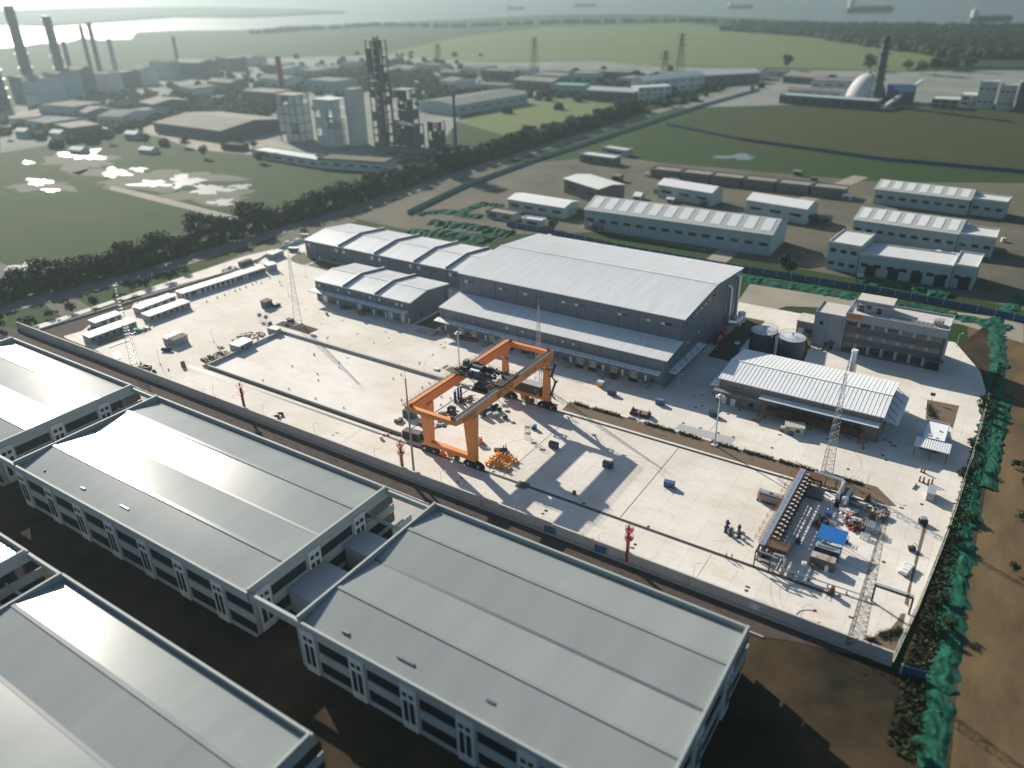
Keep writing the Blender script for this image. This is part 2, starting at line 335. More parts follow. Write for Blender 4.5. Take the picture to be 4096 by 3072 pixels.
# the small ponds lying in the meadow
def blob(name, cx, cy, rx, ry, seed, m, z):
    rnd = random.Random(seed); pts = []; ph = [rnd.uniform(0,6.28) for _ in range(4)]
    for i in range(60):
        a = 2*pi*i/60; k = .78+.22*sin(3*a+ph[0])+.16*sin(5*a+ph[1])+.10*sin(9*a+ph[2])+.06*sin(15*a+ph[3]); pts.append(OV(cx+rx*cos(a)*k, cy+ry*sin(a)*k))
    return sheet(name, pts, m, z)
for i, (x, y, rx, ry) in enumerate([(180,332,52,15),(250,372,34,12),(330,396,50,9),(400,390,42,16),(455,408,52,13),(520,402,26,7),(480,436,32,9),(85,392,30,8),(60,350,14,4),(110,410,20,4),(300,365,20,6)]):
    blob('pond', x, y, rx, ry, i, M['pond'], -.30)
for i, (x, y, rx, ry) in enumerate([(170,350,95,22),(330,385,180,28),(450,425,120,18),(90,400,85,16)]):
    blob('marsh_ground', x, y, rx, ry, 40+i, mat('marsh', (.085,.09,.06), .95, c2=(.05,.07,.03), sc=.1, amt=.5), -.36)
ovs('field_track', [(240,400),(330,420),(640,500),(628,506),(320,430),(235,408)], M['paleLot'], -.35)
blob('pond', 1590, 338, 55, 7, 77, M['pond'], -.28)
# road with the tree rows
def strip(name, line, wd, m, z):
    ps = [OV(*p) for p in line]; L = []; R = []
    for i, p in enumerate(ps):
        d = (ps[min(i+1, len(ps)-1)]-ps[max(i-1, 0)]).normalized(); nn = Vector((-d.y, d.x, 0))*wd/2
        L.append(p+nn); R.append(p-nn)
    mb = MB(); n = len(ps)
    mb.add([(v.x, v.y, z) for v in L+R], [(i, i+1, n+i+1, n+i) for i in range(n-1)])
    return struct(name, mb, m)
ROAD = [(-120,690),(0,668),(300,594),(560,512),(770,450),(1000,372),(1200,310),(1420,240),(1620,180)]
strip('road', ROAD, 13, M['asphalt'], -.24)
strip('road_verge', [(x-4, y-9) for x, y in ROAD], 26, M['grass'], -.30)
strip('gravel_lane', [(430,600),(560,545),(680,490),(760,472)], 14, M['lot'], -.23)
strip('side_lane', [(1500,600),(1600,520),(1720,440),(1860,380)], 10, M['paleLot'], -.25)
strip('side_lane', [(-60,560),(40,600),(130,650),(190,690)], 12, M['lot'], -.27)
# the paved site
site = [(-320.5,131.6),(1.0,131.6),(3.2,150),(5.5,188),(7.0,228),(7.5,262),(4,281),(-6,303),(-160,302),(-176,290),(-291,292),(-306,286),(-318,240)]
sheet('concrete_yard', site, M['yard'], 0.0, th=.30)
# brown earth strip along the far left boundary, planting beds and lawns: 3 cm above the slab
sheet('earth_strip', [A4(x,y) for x, y in ((205,515),(700,745),(850,760),(620,640),(420,560),(400,545),(520,510),(620,430),(830,370),(850,330),(1105,270),(1440,150),(1330,165),(760,320),(240,500))], M['darksoil'], .03)
sheet('lawn', [a7(x,y) for x, y in ((60,1010),(140,950),(385,870),(440,985),(690,1045),(560,1090),(400,1165),(250,1140),(100,1080))], mat('dry_lawn', (.11,.105,.05), .95, c2=(.07,.08,.035), sc=.6), .03)
sheet('lawn', [a7(x,y) for x, y in ((440,1170),(560,1105),(700,1060),(1200,1160),(1000,1280),(920,1300))], MATS['dry_lawn'], .03)
sheet('lawn', [(-187.5,215.5),(-178,215.5),(-178,240),(-187.5,240)], MATS['dry_lawn'], .03)
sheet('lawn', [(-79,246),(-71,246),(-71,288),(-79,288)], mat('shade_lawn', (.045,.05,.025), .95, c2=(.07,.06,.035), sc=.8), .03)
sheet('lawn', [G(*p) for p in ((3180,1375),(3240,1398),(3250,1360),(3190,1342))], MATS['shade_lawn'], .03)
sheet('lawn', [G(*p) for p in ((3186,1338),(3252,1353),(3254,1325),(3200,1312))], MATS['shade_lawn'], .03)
sheet('planting_strip', [(-104,185.6),(-104.5,191.5),(-31,191.8),(-12.6,192.4),(-6.8,186.0),(-8.5,185.2)], M['gravel'], .04)
sheet('planting_strip', [d8(x,y) for x, y in ((560,545),(800,440),(1180,540),(1520,650),(1290,755))], M['darksoil'], .04)
sheet('planting_strip', [d3(x,y) for x, y in ((1550,440),(1690,365),(1850,410),(1720,520))], M['gravel'], .04)
sheet('planting_strip', [d3(x,y) for x, y in ((1465,405),(1570,332),(1640,347),(1540,418))], M['gravel'], .04)
sheet('planting_strip', [d3(x,y) for x, y in ((1340,445),(1400,425),(1480,440),(1430,470))], M['darksoil'], .04)
sheet('planting_strip', [A6(x,y) for x, y in ((1600,945),(1800,985),(1760,1130),(1740,1110),(1590,1070))], M['gravel'], .04)
sheet('corner_bed', [a5(x,y) for x, y in ((800,870),(1000,840),(1250,740),(1450,630),(1600,450),(1680,300),(1780,300),(1500,1430),(700,1090),(400,930))], M['gravel'], .04)
sheet('side_bed', [B3(x,y) for x, y in ((1585,90),(1605,100),(1545,330),(1500,500),(1480,640),(1455,620),(1490,480),(1530,310))], M['gravel'], .04)
sheet('wash_bay', [d1(x,y) for x, y in ((0,790),(75,720),(890,935),(820,1030))], mat('damp_slab', (.36,.37,.37), .6), .03)
# crane rails set in their grooves, slab joints
for y, x0, x1, nm in ((144.6,-234,-13.5,'crane_rail'),(184.0,-238,-9.0,'crane_rail')):
    mb = MB().box(x0, x1, y-.55, y-.12, .005, .012); mb.box(x0, x1, y+.12, y+.5, .005, .012); mb.box(x0, x1, y-.06, y+.06, .005, .10)
    solo('crane_rail', 'dark steel crane rail in a groove, %s' % ('nearer the front wall' if y < 150 else 'beside the planting strip'), 'rail', mb, M['dsteel'])
for xj in (-64.3, -99.6):
    struct('slab_joint', MB().box(xj-.10, xj+.10, 145.3, 183.3, .004, .010), M['dsteel'])
struct('slab_joint', MB().box(-187.1, -187.0, 148.8, 181, .004, .010), M['dsteel'])
for xj in (-40, -150, -210): struct('slab_joint', MB().box(xj-.05, xj+.05, 132, 143.8, .004, .010), M['dsteel'])
for xj in (-60, -120, -185, -230): struct('slab_joint', MB().box(xj-.05, xj+.05, 192.2, 206, .004, .010), M['dsteel'])
# sunken storage basin with its low bund wall
bx0, bx1, by0, by1 = -227.2, -137.6, 147.6, 182.2
sheet('basin_floor', [(bx0,by0),(bx1,by0),(bx1,by1),(bx0,by1)], M['basin'], .02)
t = thing('bund_wall', 'low grey concrete bund wall on three sides of the empty storage basin', 'wall', (bx0, by0, 0))
build('wall', MB().box(bx0-.35, bx0, by0-.35, by1+.35, 0, 1.15), M['conc'], t)
build('wall', MB().box(bx0, bx1, by1, by1+.35, 0, 1.05), M['conc'], t)
build('wall', MB().box(bx0, bx1, by0-.35, by0, 0, .95), M['conc'], t)
build('coping', MB().box(bx0-.42, bx0+.07, by0-.42, by1+.42, 1.15, 1.22), M['capconc'], t)
build('coping', MB().box(bx0+.07, bx1, by1-.06, by1+.42, 1.05, 1.12), M['capconc'], t)
build('coping', MB().box(bx0+.07, bx1, by0-.42, by0+.06, .95, 1.02), M['capconc'], t)
build('channel', MB().box(bx0+1, bx1, by0-1.5, by0-.42, .005, .014), M['asphalt'], t)
struct('basin_kerb', MB().box(bx1, bx1+.3, by0-.3, by1+.3, 0, .12), M['conc'])
# front boundary wall, panel by panel
t = thing('boundary_wall', 'long pale concrete boundary wall of joined panels along the front of the yard', 'wall', (-320, 131, 0))
mb = MB(); cp = MB(); x = -320.5
while x < 1.0:
    x2 = min(x+4.9, 1.2); mb.box(x+.05, x2-.05, 131.0, 131.22, -.3, 2.55+random.uniform(-.05,.05)); build('post', MB().box(x-.14, x+.14, 130.93, 131.29, -.3, 2.68), M['wallconc'], t); x = x2
build('panel', mb, M['wallconc'], t)
build('coping', MB().box(-320.6, 1.3, 130.9, 131.33, 2.68, 2.80), M['capconc'], t)
build('footing', MB().box(-320.6, 1.3, 130.2, 130.9, -.3, .1), M['conc'], t)
struct('kerb', MB().box(-320, -22, 124.5, 124.75, -.25, .05), M['capconc'])
# side fence on the right
fl = [(1.1,131.2),(3.0,150),(5.0,178),(6.0,200),(7.0,228),(7.6,262)]
t = thing('rail_fence', 'thin pale metal rail fence down the right hand edge of the yard', 'fence', (1.1, 131.2, 0))
mb = MB(); pm = MB()
for (xa, ya), (xb, yb) in zip(fl, fl[1:]):
    n = int(hypot(xb-xa, yb-ya)/3)
    for h in (.35, .9, 1.5, 1.9): mb.bar((xa,ya,h), (xb,yb,h), .07)
    for i in range(n): build('post', MB().bar((xa+(xb-xa)*i/n, ya+(yb-ya)*i/n, -.2), (xa+(xb-xa)*i/n, ya+(yb-ya)*i/n, 2.0), .12), M['cream'], t)
    mb.bar((xa+.25,ya,.1), (xb+.25,yb,.1), .3, .4)
build('rail', mb, M['cream'], t)
# low kerb wall on the far left, blue hoarding behind the site
lk = [A4(160,505)+Vector((0,0,0)), A4(240,510), A4(1450,140), A4(1640,60), A4(1700,20)]
t = thing('kerb_wall', 'low white kerb wall dividing the brown earth strip from the roadside grass', 'wall', tuple(lk[1]))
mb = MB()
for p, q in zip(lk[1:], lk[2:]): mb.bar(p+Vector((0,0,.35)), q+Vector((0,0,.35)), .35, .9)
build('wall', mb, M['capconc'], t)
solo('wall_return', 'short concrete return at the far left end of the boundary wall', 'wall', MB().box(-324.5,-320.6,131.0,131.3,-.3,2.6).box(-324.5,-324.2,131.3,136,-.3,2.2), M['wallconc'])
def hoarding(name, label, line, h, m, seg=6.0, zg=-.3):
    ps = [OV(*p) for p in line]; t = thing(name, label, 'hoarding', (ps[0].x, ps[0].y, zg)); mb = MB(); pm = MB()
    for p, q in zip(ps, ps[1:]):
        n = max(1, int((q-p).length/seg))
        for i in range(n):
            a = p.lerp(q, i/n); b = p.lerp(q, (i+1)/n)
            mb.bar((a.x,a.y,zg+h/2), (b.x,b.y,zg+h/2), .12, h); 
            if seg < 8: build('post', MB().bar((a.x,a.y,zg), (a.x,a.y,zg+h+.25), .3), mat('hoarding_post', (.30,.36,.42), .6), t)
    build('panel', mb, m, t)
hoarding('site_hoarding', 'dark blue hoarding running behind the big grey warehouses', [(1095,488),(1160,498),(1330,535),(1620,587),(1900,632),(2110,672),(2230,700)], 2.6, M['hoard'])
hoarding('site_hoarding', 'dark blue hoarding across the olive field at the right', [(1440,270),(1600,303),(1900,345),(2230,375)], 2.4, M['hoard'], 12)
hoarding('site_hoarding', 'pale teal hoarding following the right side of the diagonal road', [(880,462),(1000,404),(1160,345),(1330,290),(1500,234),(1640,194)], 2.6, M['thoard'], 10)
hoarding('site_hoarding', 'short blue hoarding crossing at the bottom right corner', [(1945,1452),(1995,1466)], 2.2, M['hoard'], 3)
hoarding('site_hoarding', 'teal hoarding far right below the dark wood', [(2030,148),(2230,150)], 4, M['thoard'], 30)
# netted soil banks: bumpy low mounds under green dust net
def mound(name, label, line, wd, h, m, step=1.6, seed=1, cat='soil bank', zg=-.3):
    rnd = random.Random(seed); ps = [OV(*p) for p in line]; rows = []
    for p, q in zip(ps, ps[1:]):
        n = max(2, int((q-p).length/step)); d = (q-p).normalized(); nn = Vector((-d.y, d.x, 0))
        for i in range(n):
            c = p.lerp(q, i/n)+nn*rnd.uniform(-.12,.12)*wd; k = rnd.uniform(.7,1.25); row = []
            for j in range(7):
                u = j/6*2-1; row.append((c.x+nn.x*u*wd/2*k+rnd.uniform(-.25,.25), c.y+nn.y*u*wd/2*k+rnd.uniform(-.25,.25), zg+max(0,(1-u*u))*h*rnd.uniform(.35,1.25)+(0 if abs(u)==1 else .05)))
            rows.append(row)
    mb = MB(); n = len(rows)
    mb.add([v for r in rows for v in r], [(i*7+j,i*7+j+1,(i+1)*7+j+1,(i+1)*7+j) for i in range(n-1) for j in range(6)])
    return solo(name, label, cat, mb, m)
for k, (line, wd, h, lab) in enumerate([
    ([(2212,640),(2150,690),(2160,790),(2130,900),(2100,1060),(2060,1300),(2030,1480),(2012,1680)], 5.5, .55, 'long winding green netted bank beside the right hand fence'),
    ([(2175,850),(2150,960),(2130,1060)], 4.5, .5, 'short green netted bank among dark shrubs at the right edge'),
    ([(1600,598),(1700,612),(1850,640),(2010,668),(2190,712)], 9, .8, 'green netted strip behind the office building'),
    ([(885,500),(960,503),(1060,520)], 14, 1.3, 'green netted heap behind the stepped long warehouse'),
    ([(930,480),(1010,488),(1110,505)], 12, 1.3, 'green netted heap nearer the blue hoarding'),
    ([(900,462),(960,455),(1040,470)], 10, 1.1, 'green netted heap by the end of the teal hoarding'),
    ([(985,462),(1040,440),(1090,445)], 8, 1.1, 'green netted heap left of the small white sheds'),
    ([(1850,602),(1960,618),(2060,640)], 8, 1.4, 'green netted heap in front of the open two storey works')]):
    mound('netted_bank', lab, line, wd, h, M['net'], seed=k)
# ------------------------------------------------------------------ the grey warehouses of the site
def gable_roof(x0, x1, y0, y1, ze, zr, yr, step, th=.25, rib=.09, ov=.35, ridge=True):
    "two slopes with standing seams running down them"
    def zz(y): return ze+(zr-ze)*(1-abs(y-yr)/((yr-y0) if y < yr else (y1-yr)))
    a, b = y0-ov, y1+ov; za, zb = zz(a), zz(b)
    mb = MB().xpr([(a,za-th),(a,za),(yr,zr),(b,zb),(b,zb-th),(yr,zr-th)], x0-ov, x1+ov)
    x = x0
    while x <= x1:
        mb.bar((x,a,za+rib*.5), (x,yr-.2,zr+rib*.5), .09, rib); mb.bar((x,yr+.2,zr+rib*.5), (x,b,zb+rib*.5), .09, rib); x += step
    if ridge: mb.bar((x0-ov,yr,zr+rib+.05), (x1+ov,yr,zr+rib+.05), .5, .1)
    return mb
def lean_roof(x0, x1, y0, y1, z0, z1, step, th=.22, rib=.09, ov=.35):
    s = (z1-z0)/(y1-y0); a = y0-ov; za = z0-s*ov
    mb = MB().xpr([(a,za-th),(a,za),(y1,z1),(y1,z1-th)], x0-ov, x1+ov); x = x0
    while x <= x1: mb.bar((x,a,za+rib*.5), (x,y1,z1+rib*.5), .09, rib); x += step
    return mb
def win(root, x, y, z, wd, h, face='f', m='glass', fr='trim', nm='window', n=1, gl=None):
    "a window or door leaf on a front (f) or right hand (r) wall; frame is the part, panes its sub-part"
    d = .07; fm = MB(); pm = MB()
    if face == 'f':
        fm.box(x-wd/2-.1, x+wd/2+.1, y-d, y-.003, z-.1, z+h+.1)
        for i in range(n): pm.box(x-wd/2+wd*i/n+.05, x-wd/2+wd*(i+1)/n-.05, y-d-.02, y-d, z, z+h)
    else:
        fm.box(x+.003, x+d, y-wd/2-.1, y+wd/2+.1, z-.1, z+h+.1)
        for i in range(n): pm.box(x+d, x+d+.02, y-wd/2+wd*i/n+.05, y-wd/2+wd*(i+1)/n-.05, z, z+h)
    f = build(nm, fm, M[fr], root); build('pane' if nm == 'window' else 'leaf', pm, M[m], f); return f
def firewall(x, y0, y1, ze, zr, yr, h=1.0, w=.45):
    return MB().xpr([(y0-.5,ze-.1),(y0-.5,ze+h),(yr,zr+h),(y1+.5,ze+h),(y1+.5,ze-.1),(yr,zr-.1)], x-w, x), MB().bar((x-w/2,y0-.5,ze+h+.05), (x-w/2,yr,zr+h+.05), w+.1, .1).bar((x-w/2,yr,zr+h+.05), (x-w/2,y1+.5,ze+h+.05), w+.1, .1)
def pilasters(root, xs, y, z0, z1, m='trim'):
    for x in xs: build('downpipe', MB().box(x-.09, x+.09, y-.14, y-.004, z0, z1), M[m], root)
def canopy(root, x0, x1, y0, y1, z0, z1, m='roofw', tie=6.0, wall=None):
    c = build('canopy', MB().xpr([(y0,z0-.25),(y0,z0),(y1,z1),(y1,z1-.25)], x0, x1), M[m], root)
    mb = MB(); x = x0+2
    while x < x1: mb.bar((x,y0+.5,z0), (x,y1,z1+2.1), .10); x += tie
    build('tie_rod', mb, M['trim'], c)
    mb = MB(); x = x0
    mb.bar((x0,y0,z0-.12),(x1,y0,z0-.12),.14,.34)
    build('gutter', mb, M['trim'], c); return c
# stepped long warehouse
t = thing('long_warehouse', 'long stepped grey warehouse at the back left, its white roof cut by four dark firewalls', 'warehouse', (-289.2,254.7,0))
x0, x1, y0, y1, yr = -289.2, -174.9, 254.7, 286.9, 269.6
build('wall', MB().xpr([(y0,-.3),(y0,8.95),(yr,10.9),(y1,8.95),(y1,-.3)], x0, x1), M['cladding'], t)
build('roof', gable_roof(x0, x1, y0, y1, 9.0, 11.0, yr, 1.25), M['roofw'], t)
for x in (-265.6, -242.8, -219.2, -201.2):
    a, b = firewall(x, y0, y1, 9.1, 11.1, yr); f = build('firewall', a, M['fire'], t); build('coping', b, M['roofw'], f)
pilasters(t, [-281,-273.4,-265.6,-258,-250.2,-242.8,-235,-227,-219.2,-210.5,-201.2,-193,-185], y0, 0, 8.8)
for x in (-286.6,-268,-263.2,-245.2,-240.5,-222,-217.2,-199.5): win(t, x, y0, 5.9, 1.7, 1.6, m='lamp')
for x, n in ((-277,5),(-254,5),(-231,5),(-213,3),(-197,3),(-208,3)): win(t, x, y0, 6.4, n*1.0, .8, n=n)
for x in (-285.5,-270): win(t, x, y0, 1.2, .9, 1.1)
win(t, -280.2, y0, 0, 1.1, 2.3, m='white', nm='door'); build('door_hood', MB().box(-281.6,-279.2,y0-1.2,y0,2.7,2.85), M['trim'], t)
build('plinth', MB().box(x0-.03, x1, y0-.05, y0-.002, -.2, .9), M['conc'], t)
struct('path', MB().zpr([tuple(a7(x,y))[:2] for x, y in ((400,1165),(440,1170),(715,1060),(680,1045))], .02, .05), M['capconc'])
# middle warehouse
t = thing('loading_warehouse', 'small grey warehouse in front of the long one, canopy along its loading side', 'warehouse', (-241.3,214.9,0))
x0, x1, y0, y1, yr = -241.3, -189.2, 214.9, 239.7, 225.6
build('wall', MB().xpr([(y0,-.3),(y0,9.1),(yr,10.85),(y1,9.1),(y1,-.3)], x0, x1), M['cladding'], t)
build('roof', gable_roof(x0, x1, y0, y1, 9.2, 11.0, yr, 1.0), M['roofw'], t)
for x in (-224.2, -206.7):
    a, b = firewall(x, y0, y1, 9.3, 11.1, yr, .9); f = build('firewall', a, M['fire'], t); build('coping', b, M['roofw'], f)
canopy(t, -242.4, -190.4, 211.7, y0, 5.0, 5.25)
pilasters(t, [-240,-232.4,-224.2,-215.5,-206.7,-200.5,-194.6,-189.9], y0, 0, 9)
for k, x in enumerate((-237.4,-229.3,-220.2,-211.6,-203.6,-197.6,-192)):
    win(t, x, y0, 6.7, 3.9 if k < 4 else 3.0, .85, n=4 if k < 4 else 3)
    s = -1 if k % 2 == 0 else 1
    build('shutter', MB().box(x+s*1.4-.55, x+s*1.4+.55, y0-.16, y0-.11, 6.7, 7.55), M['white'], t)
for x in (-236.4,-216.6,-200,-193.6): win(t, x, y0, 0, 2.6, 3.6, m='lamp', nm='dock_door')
for x in (-229.2,-209,-202.5,-190.4): win(t, x, y0, 0, 1.0, 2.3, m='white', nm='door')
for x in (-231.6,-211.5,-205.5): win(t, x, y0, .9, 1.5, 1.2)
win(t, x1, 221, 1.4, 1.0, 1.2, 'r')
build('porch', MB().box(x1+.01, x1+1.4, 237.6, 239.6, 0, 6.4), M['paleclad'], t)
# big warehouse: tall hall and lean-to loading bay
t = thing('big_warehouse', 'largest grey warehouse, tall hall with broad white roof and lean-to loading bay', 'warehouse', (-174.5,215,0))
X0, X1 = -174.5, -82.2; yw, yr, yb = 228.2, 258.2, 288
build('hall_wall', MB().xpr([(yw,-.3),(yw,19.8),(yr,22.45),(yb,19.8),(yb,-.3)], X0, X1), M['cladding'], t)
build('hall_roof', gable_roof(X0, X1, yw, yb, 20.0, 22.7, yr, .9), M['roofb'], t)
build('bay_wall', MB().xpr([(215,-.3),(215,10.1),(yw-.01,11.6),(yw-.01,-.3)], X0, X1), M['cladding'], t)
build('bay_roof', lean_roof(X0, X1, 215, yw-.02, 10.35, 12.0, .9), M['roofb'], t)
canopy(t, -175.6, -83.6, 211.9, 215, 5.6, 5.95)
canopy2 = build('side_canopy', MB().ypr([(X1,5.0),(X1,5.25),(-79.4,5.0),(-79.4,4.75)], 217.8, 245.2), M['roofw'], t)
mb = MB()
for y in (219,223.5,228.4,229.2,234,239,244): mb.bar((-79.9,y,5.0), (X1,y,7.2), .13)
build('tie_rod', mb, M['trim'], canopy2)
xs = [-173,-164,-157.5,-148,-139.5,-131,-122.5,-114,-106,-98.5,-90,-82.6]
pilasters(t, xs, yw, 12, 19.8); pilasters(t, xs, 215, 0, 10)
for i, x in enumerate((-169.5,-161,-153.5,-145.5,-137.5,-129.3,-121,-113,-104,-96.3,-88)):
    win(t, x, yw, 16.6, 3.6, .95, n=4, m='dimglass' if i % 4 in (1,3) else 'glass', fr='cladding')
    if i not in (1,4,7): build('vent_flap', MB().box(x+(1.5 if i % 2 else -1.5)-.7, x+(1.5 if i % 2 else -1.5)+.7, yw-.3, yw-.12, 16.7, 17.5), M['lamp'], t)
for k in range(7): win(t, X1, 231+k*4.3, 17.2+k*.25, 2.3, .7, 'r', n=1, m='dimglass' if k in (1,2,3,5) else 'glass')
for y in (233,243,253,271): build('wall_lamp', MB().box(X1+.01, X1+.5, y-.3, y+.3, 9.5, 10.1), M['lamp'], t)
for x in (-143.6,-137,-120.5,-116.3): build('wall_lamp', MB().box(x-.4, x+.4, 214.6, 214.99, 8.0, 8.6), M['lamp'], t)
DOCKS = [-164.6,-158.6,-150.6,-142.5,-136,-113.6,-108.6,-100.6,-93.4]
for x in DOCKS:
    d = win(t, x, 215, 1.1, 2.7, 3.3, m='cream', nm='dock_door')
    build('door_window', MB().box(x-.85,x-.35,214.9,214.908,2.6,2.95).box(x+.35,x+.85,214.9,214.908,2.6,2.95), M['glass'], d)
    build('dock_leveller', MB().box(x-1.5, x+1.5, 214.35, 214.99, .1, 1.0), M['black'], t)
for x in (-172.2,-153.4,-131.5,-117.3,-104.6,-97.4,-89): win(t, x, 215, 1.1, .95, 2.2, m='white', nm='door')
for x in (-161.8,-128.5,-119.7,-106.6,-86.5): win(t, x, 215, 1.6, 1.2, .9)
build('dock_plinth', MB().box(X0-.04, X1+.04, 214.93, 214.996, -.2, 1.05), M['conc'], t)
for x in (-173.3,-168.5,-151.8,-132.9,-117.5,-104.2,-88.2):     # concrete steps to the raised doors
    mb = MB()
    for k in range(5): mb.box(x-1.0, x+1.0, 214.3-.32*(k+1)-1.0, 214.92, 0, 1.05-.2*k) if k == 0 else mb.box(x-1.0, x+1.0, 213.3-.32*k-.3, 213.3-.32*k+.05, 0, 1.05-.2*k)
    s = build('dock_steps', mb, M['conc'], t); r = MB()
    for q in (x-1.0, x+1.0): r.bar((q,214.8,2.0),(q,213.2,2.0),.05).bar((q,213.2,2.0),(q,211.8,1.0),.05).bar((q,213.2,1),(q,213.2,2),.05).bar((q,214.8,1),(q,214.8,2),.05).bar((q,211.8,.1),(q,211.8,1.0),.05)
    build('handrail', r, M['orail'], s)
build('ramp', MB().ypr([(-184,0),(-174.6,1.1),(-174.6,0)], 209.8, 213.6), M['conc'], t)
d = build('air_duct', MB().tube((-80.9,272,3.2),(-80.9,272,17.4),.7,12).tube((-80.9,272,17.2),(-82.2,271.4,17.9),.7,12).tube((-80.9,281,3.2),(-80.9,281,19),.7,12).tube((-80.9,281,18.8),(-82.2,281,19.4),.7,12), M['silver'], t, smooth=True)
build('duct_elbow', MB().tube((-80.9,272,3.4),(-78.6,275,2.4),.9,10).tube((-78.6,275,2.4),(-78.6,281,2.4),1.0,10), M['silver'], d, smooth=True)
build('fan_housing', MB().box(-80.4,-77.8,277,280,0,3.4).tube((-78.9,283,0),(-78.9,283,3.8),1.5,14), M['lamp'], t)
solo('pressure_vessel', 'nearer dark red cylindrical vessel lying in the shade beside the big warehouse', 'tank', MB().tube((-79.6,256,1.6),(-79.6,260.5,1.6),1.3,16).box(-80.6,-78.6,256.6,257,0,1).box(-80.6,-78.6,259.6,260,0,1), M['dred'], smooth=True)
solo('pressure_vessel', 'farther dark red cylindrical vessel lying in the shade beside the big warehouse', 'tank', MB().tube((-79.6,262.6,1.6),(-79.6,267.2,1.6),1.3,16).box(-80.6,-78.6,263.2,263.6,0,1).box(-80.6,-78.6,266.2,266.6,0,1), M['dred'], smooth=True)
# right warehouse
t = thing('mill_warehouse', 'low brownish grey warehouse with bold ribbed roof and wide canopies, right of the yard', 'warehouse', (-64.4,215.5,0))
x0, x1, y0, y1, yr = -64.4, -16.7, 215.5, 240.1, 226.8
build('wall', MB().xpr([(y0,-.3),(y0,8.5),(yr,10.0),(y1,8.5),(y1,-.3)], x0, x1), M['cladding2'], t)
build('roof', gable_roof(x0, x1, y0, y1, 8.65, 10.25, yr, 1.2, rib=.07), M['roofw'], t)
build('canopy', MB().xpr([(213.4,4.7),(213.4,4.95),(y0,5.35),(y0,5.1)], -65.4, -50.3), M['roofg'], t)
canopy_b = build('canopy', lean_roof(-50.8, -17.2, 212.9, y0, 6.35, 6.55, .55, rib=.08, ov=.2), M['roofw'], t)
build('canopy', MB().ypr([(x1,5.6),(x1,5.85),(-12.7,5.3),(-12.7,5.05)], 219.3, 240.2), M['roofw'], t)
build('canopy', MB().ypr([(x0,5.1),(x0,5.35),(-67.4,5.3),(-67.4,5.05)], 216.2, 239), M['roofw'], t)
mb = MB()
for y in (220,224.5,228.5,233,238): mb.bar((-13.6,y,5.55), (x1,y,8.0), .14)
build('tie_rod', mb, M['trim'], t)
pilasters(t, [-63.6,-57.3,-51,-42,-33,-25,-17.2], y0, 0, 8.4)
for xa, n in ((-62.6,10),(-56.5,7)):
    for k in range(n): win(t, xa+k*.6, y0, 6.0, .38, .85, fr='cladding2')
for x in (-62.3,-59.4): win(t, x, y0, 0, 1.7, 2.5, m='white', nm='door')
for x in (-53.7,-23): win(t, x, y0, 1.2, 1.4, 1.2)
for x in (-43,-29): win(t, x, y0, .1, 1.3, 2.2, m='lamp', nm='door')
mb = MB()
for x in (-56.5,-50.5,-38.5,-31,-24,-19.5): mb.box(x-.14,x+.14,213.5,213.8,0,5.0 if x < -50.4 else 6.4)
build('canopy_post', mb, M['trim'], t)
dk = build('loading_deck', MB().box(-48.6,-21,212.2,215.2,3.0,3.2).box(-48.5,-48.2,212.3,212.6,0,3).box(-35,-34.7,212.3,212.6,0,3).box(-21.4,-21.1,212.3,212.6,0,3), M['rust'], t)
mb = MB()
for h in (3.7,4.2): mb.bar((-48.6,212.2,h),(-21,212.2,h),.06)
for k in range(19): mb.bar((-48.6+k*1.53,212.2,3.2),(-48.6+k*1.53,212.2,4.2),.06)
build('railing', mb, M['orail'], dk)
mb = MB().bar((-48.8,212.4,3.1),(-50.6,209.4,0),.5,.12).bar((-20.8,212.4,3.1),(-19.4,209.6,0),.5,.12).bar((-47.7,212.4,3.1),(-49.5,209.4,0),.5,.12)
for s in (0,.9): mb.bar((-48.9+s,212.2,4.1),(-50.7+s,209.3,.9),.06)
build('stair', mb, M['orail'], dk)
build('deck_shade_panel', MB().box(-46,-22,215.38,215.49,.2,5.2), M['darkclad'], t)  # dark panel on the flat wall: painted shade under the canopy
t = thing('flue_stack', 'short pale flue in a steel frame rising behind the right hand warehouse', 'chimney', (-31.5,247,0))
build('flue', MB().tube((-31.5,247,0),(-31.5,247,12.4),.85,14).tube((-31.5,247,12.5),(-31.5,247,13.4),1.0,14), M['lamp'], t, smooth=True)
mb = MB()
for a, b in ((-1,-1),(1,-1),(1,1),(-1,1)): mb.bar((-31.5+a*1.3,247+b*1.3,0),(-31.5+a*1.1,247+b*1.1,9.5),.15)
for h in (2.5,5,7.5,9.4):
    for (a,b),(c,d) in (((-1,-1),(1,-1)),((1,-1),(1,1)),((1,1),(-1,1)),((-1,1),(-1,-1))): mb.bar((-31.5+a*1.2,247+b*1.2,h),(-31.5+c*1.2,247+d*1.2,h),.1)
build('frame', mb, M['steel'], t)
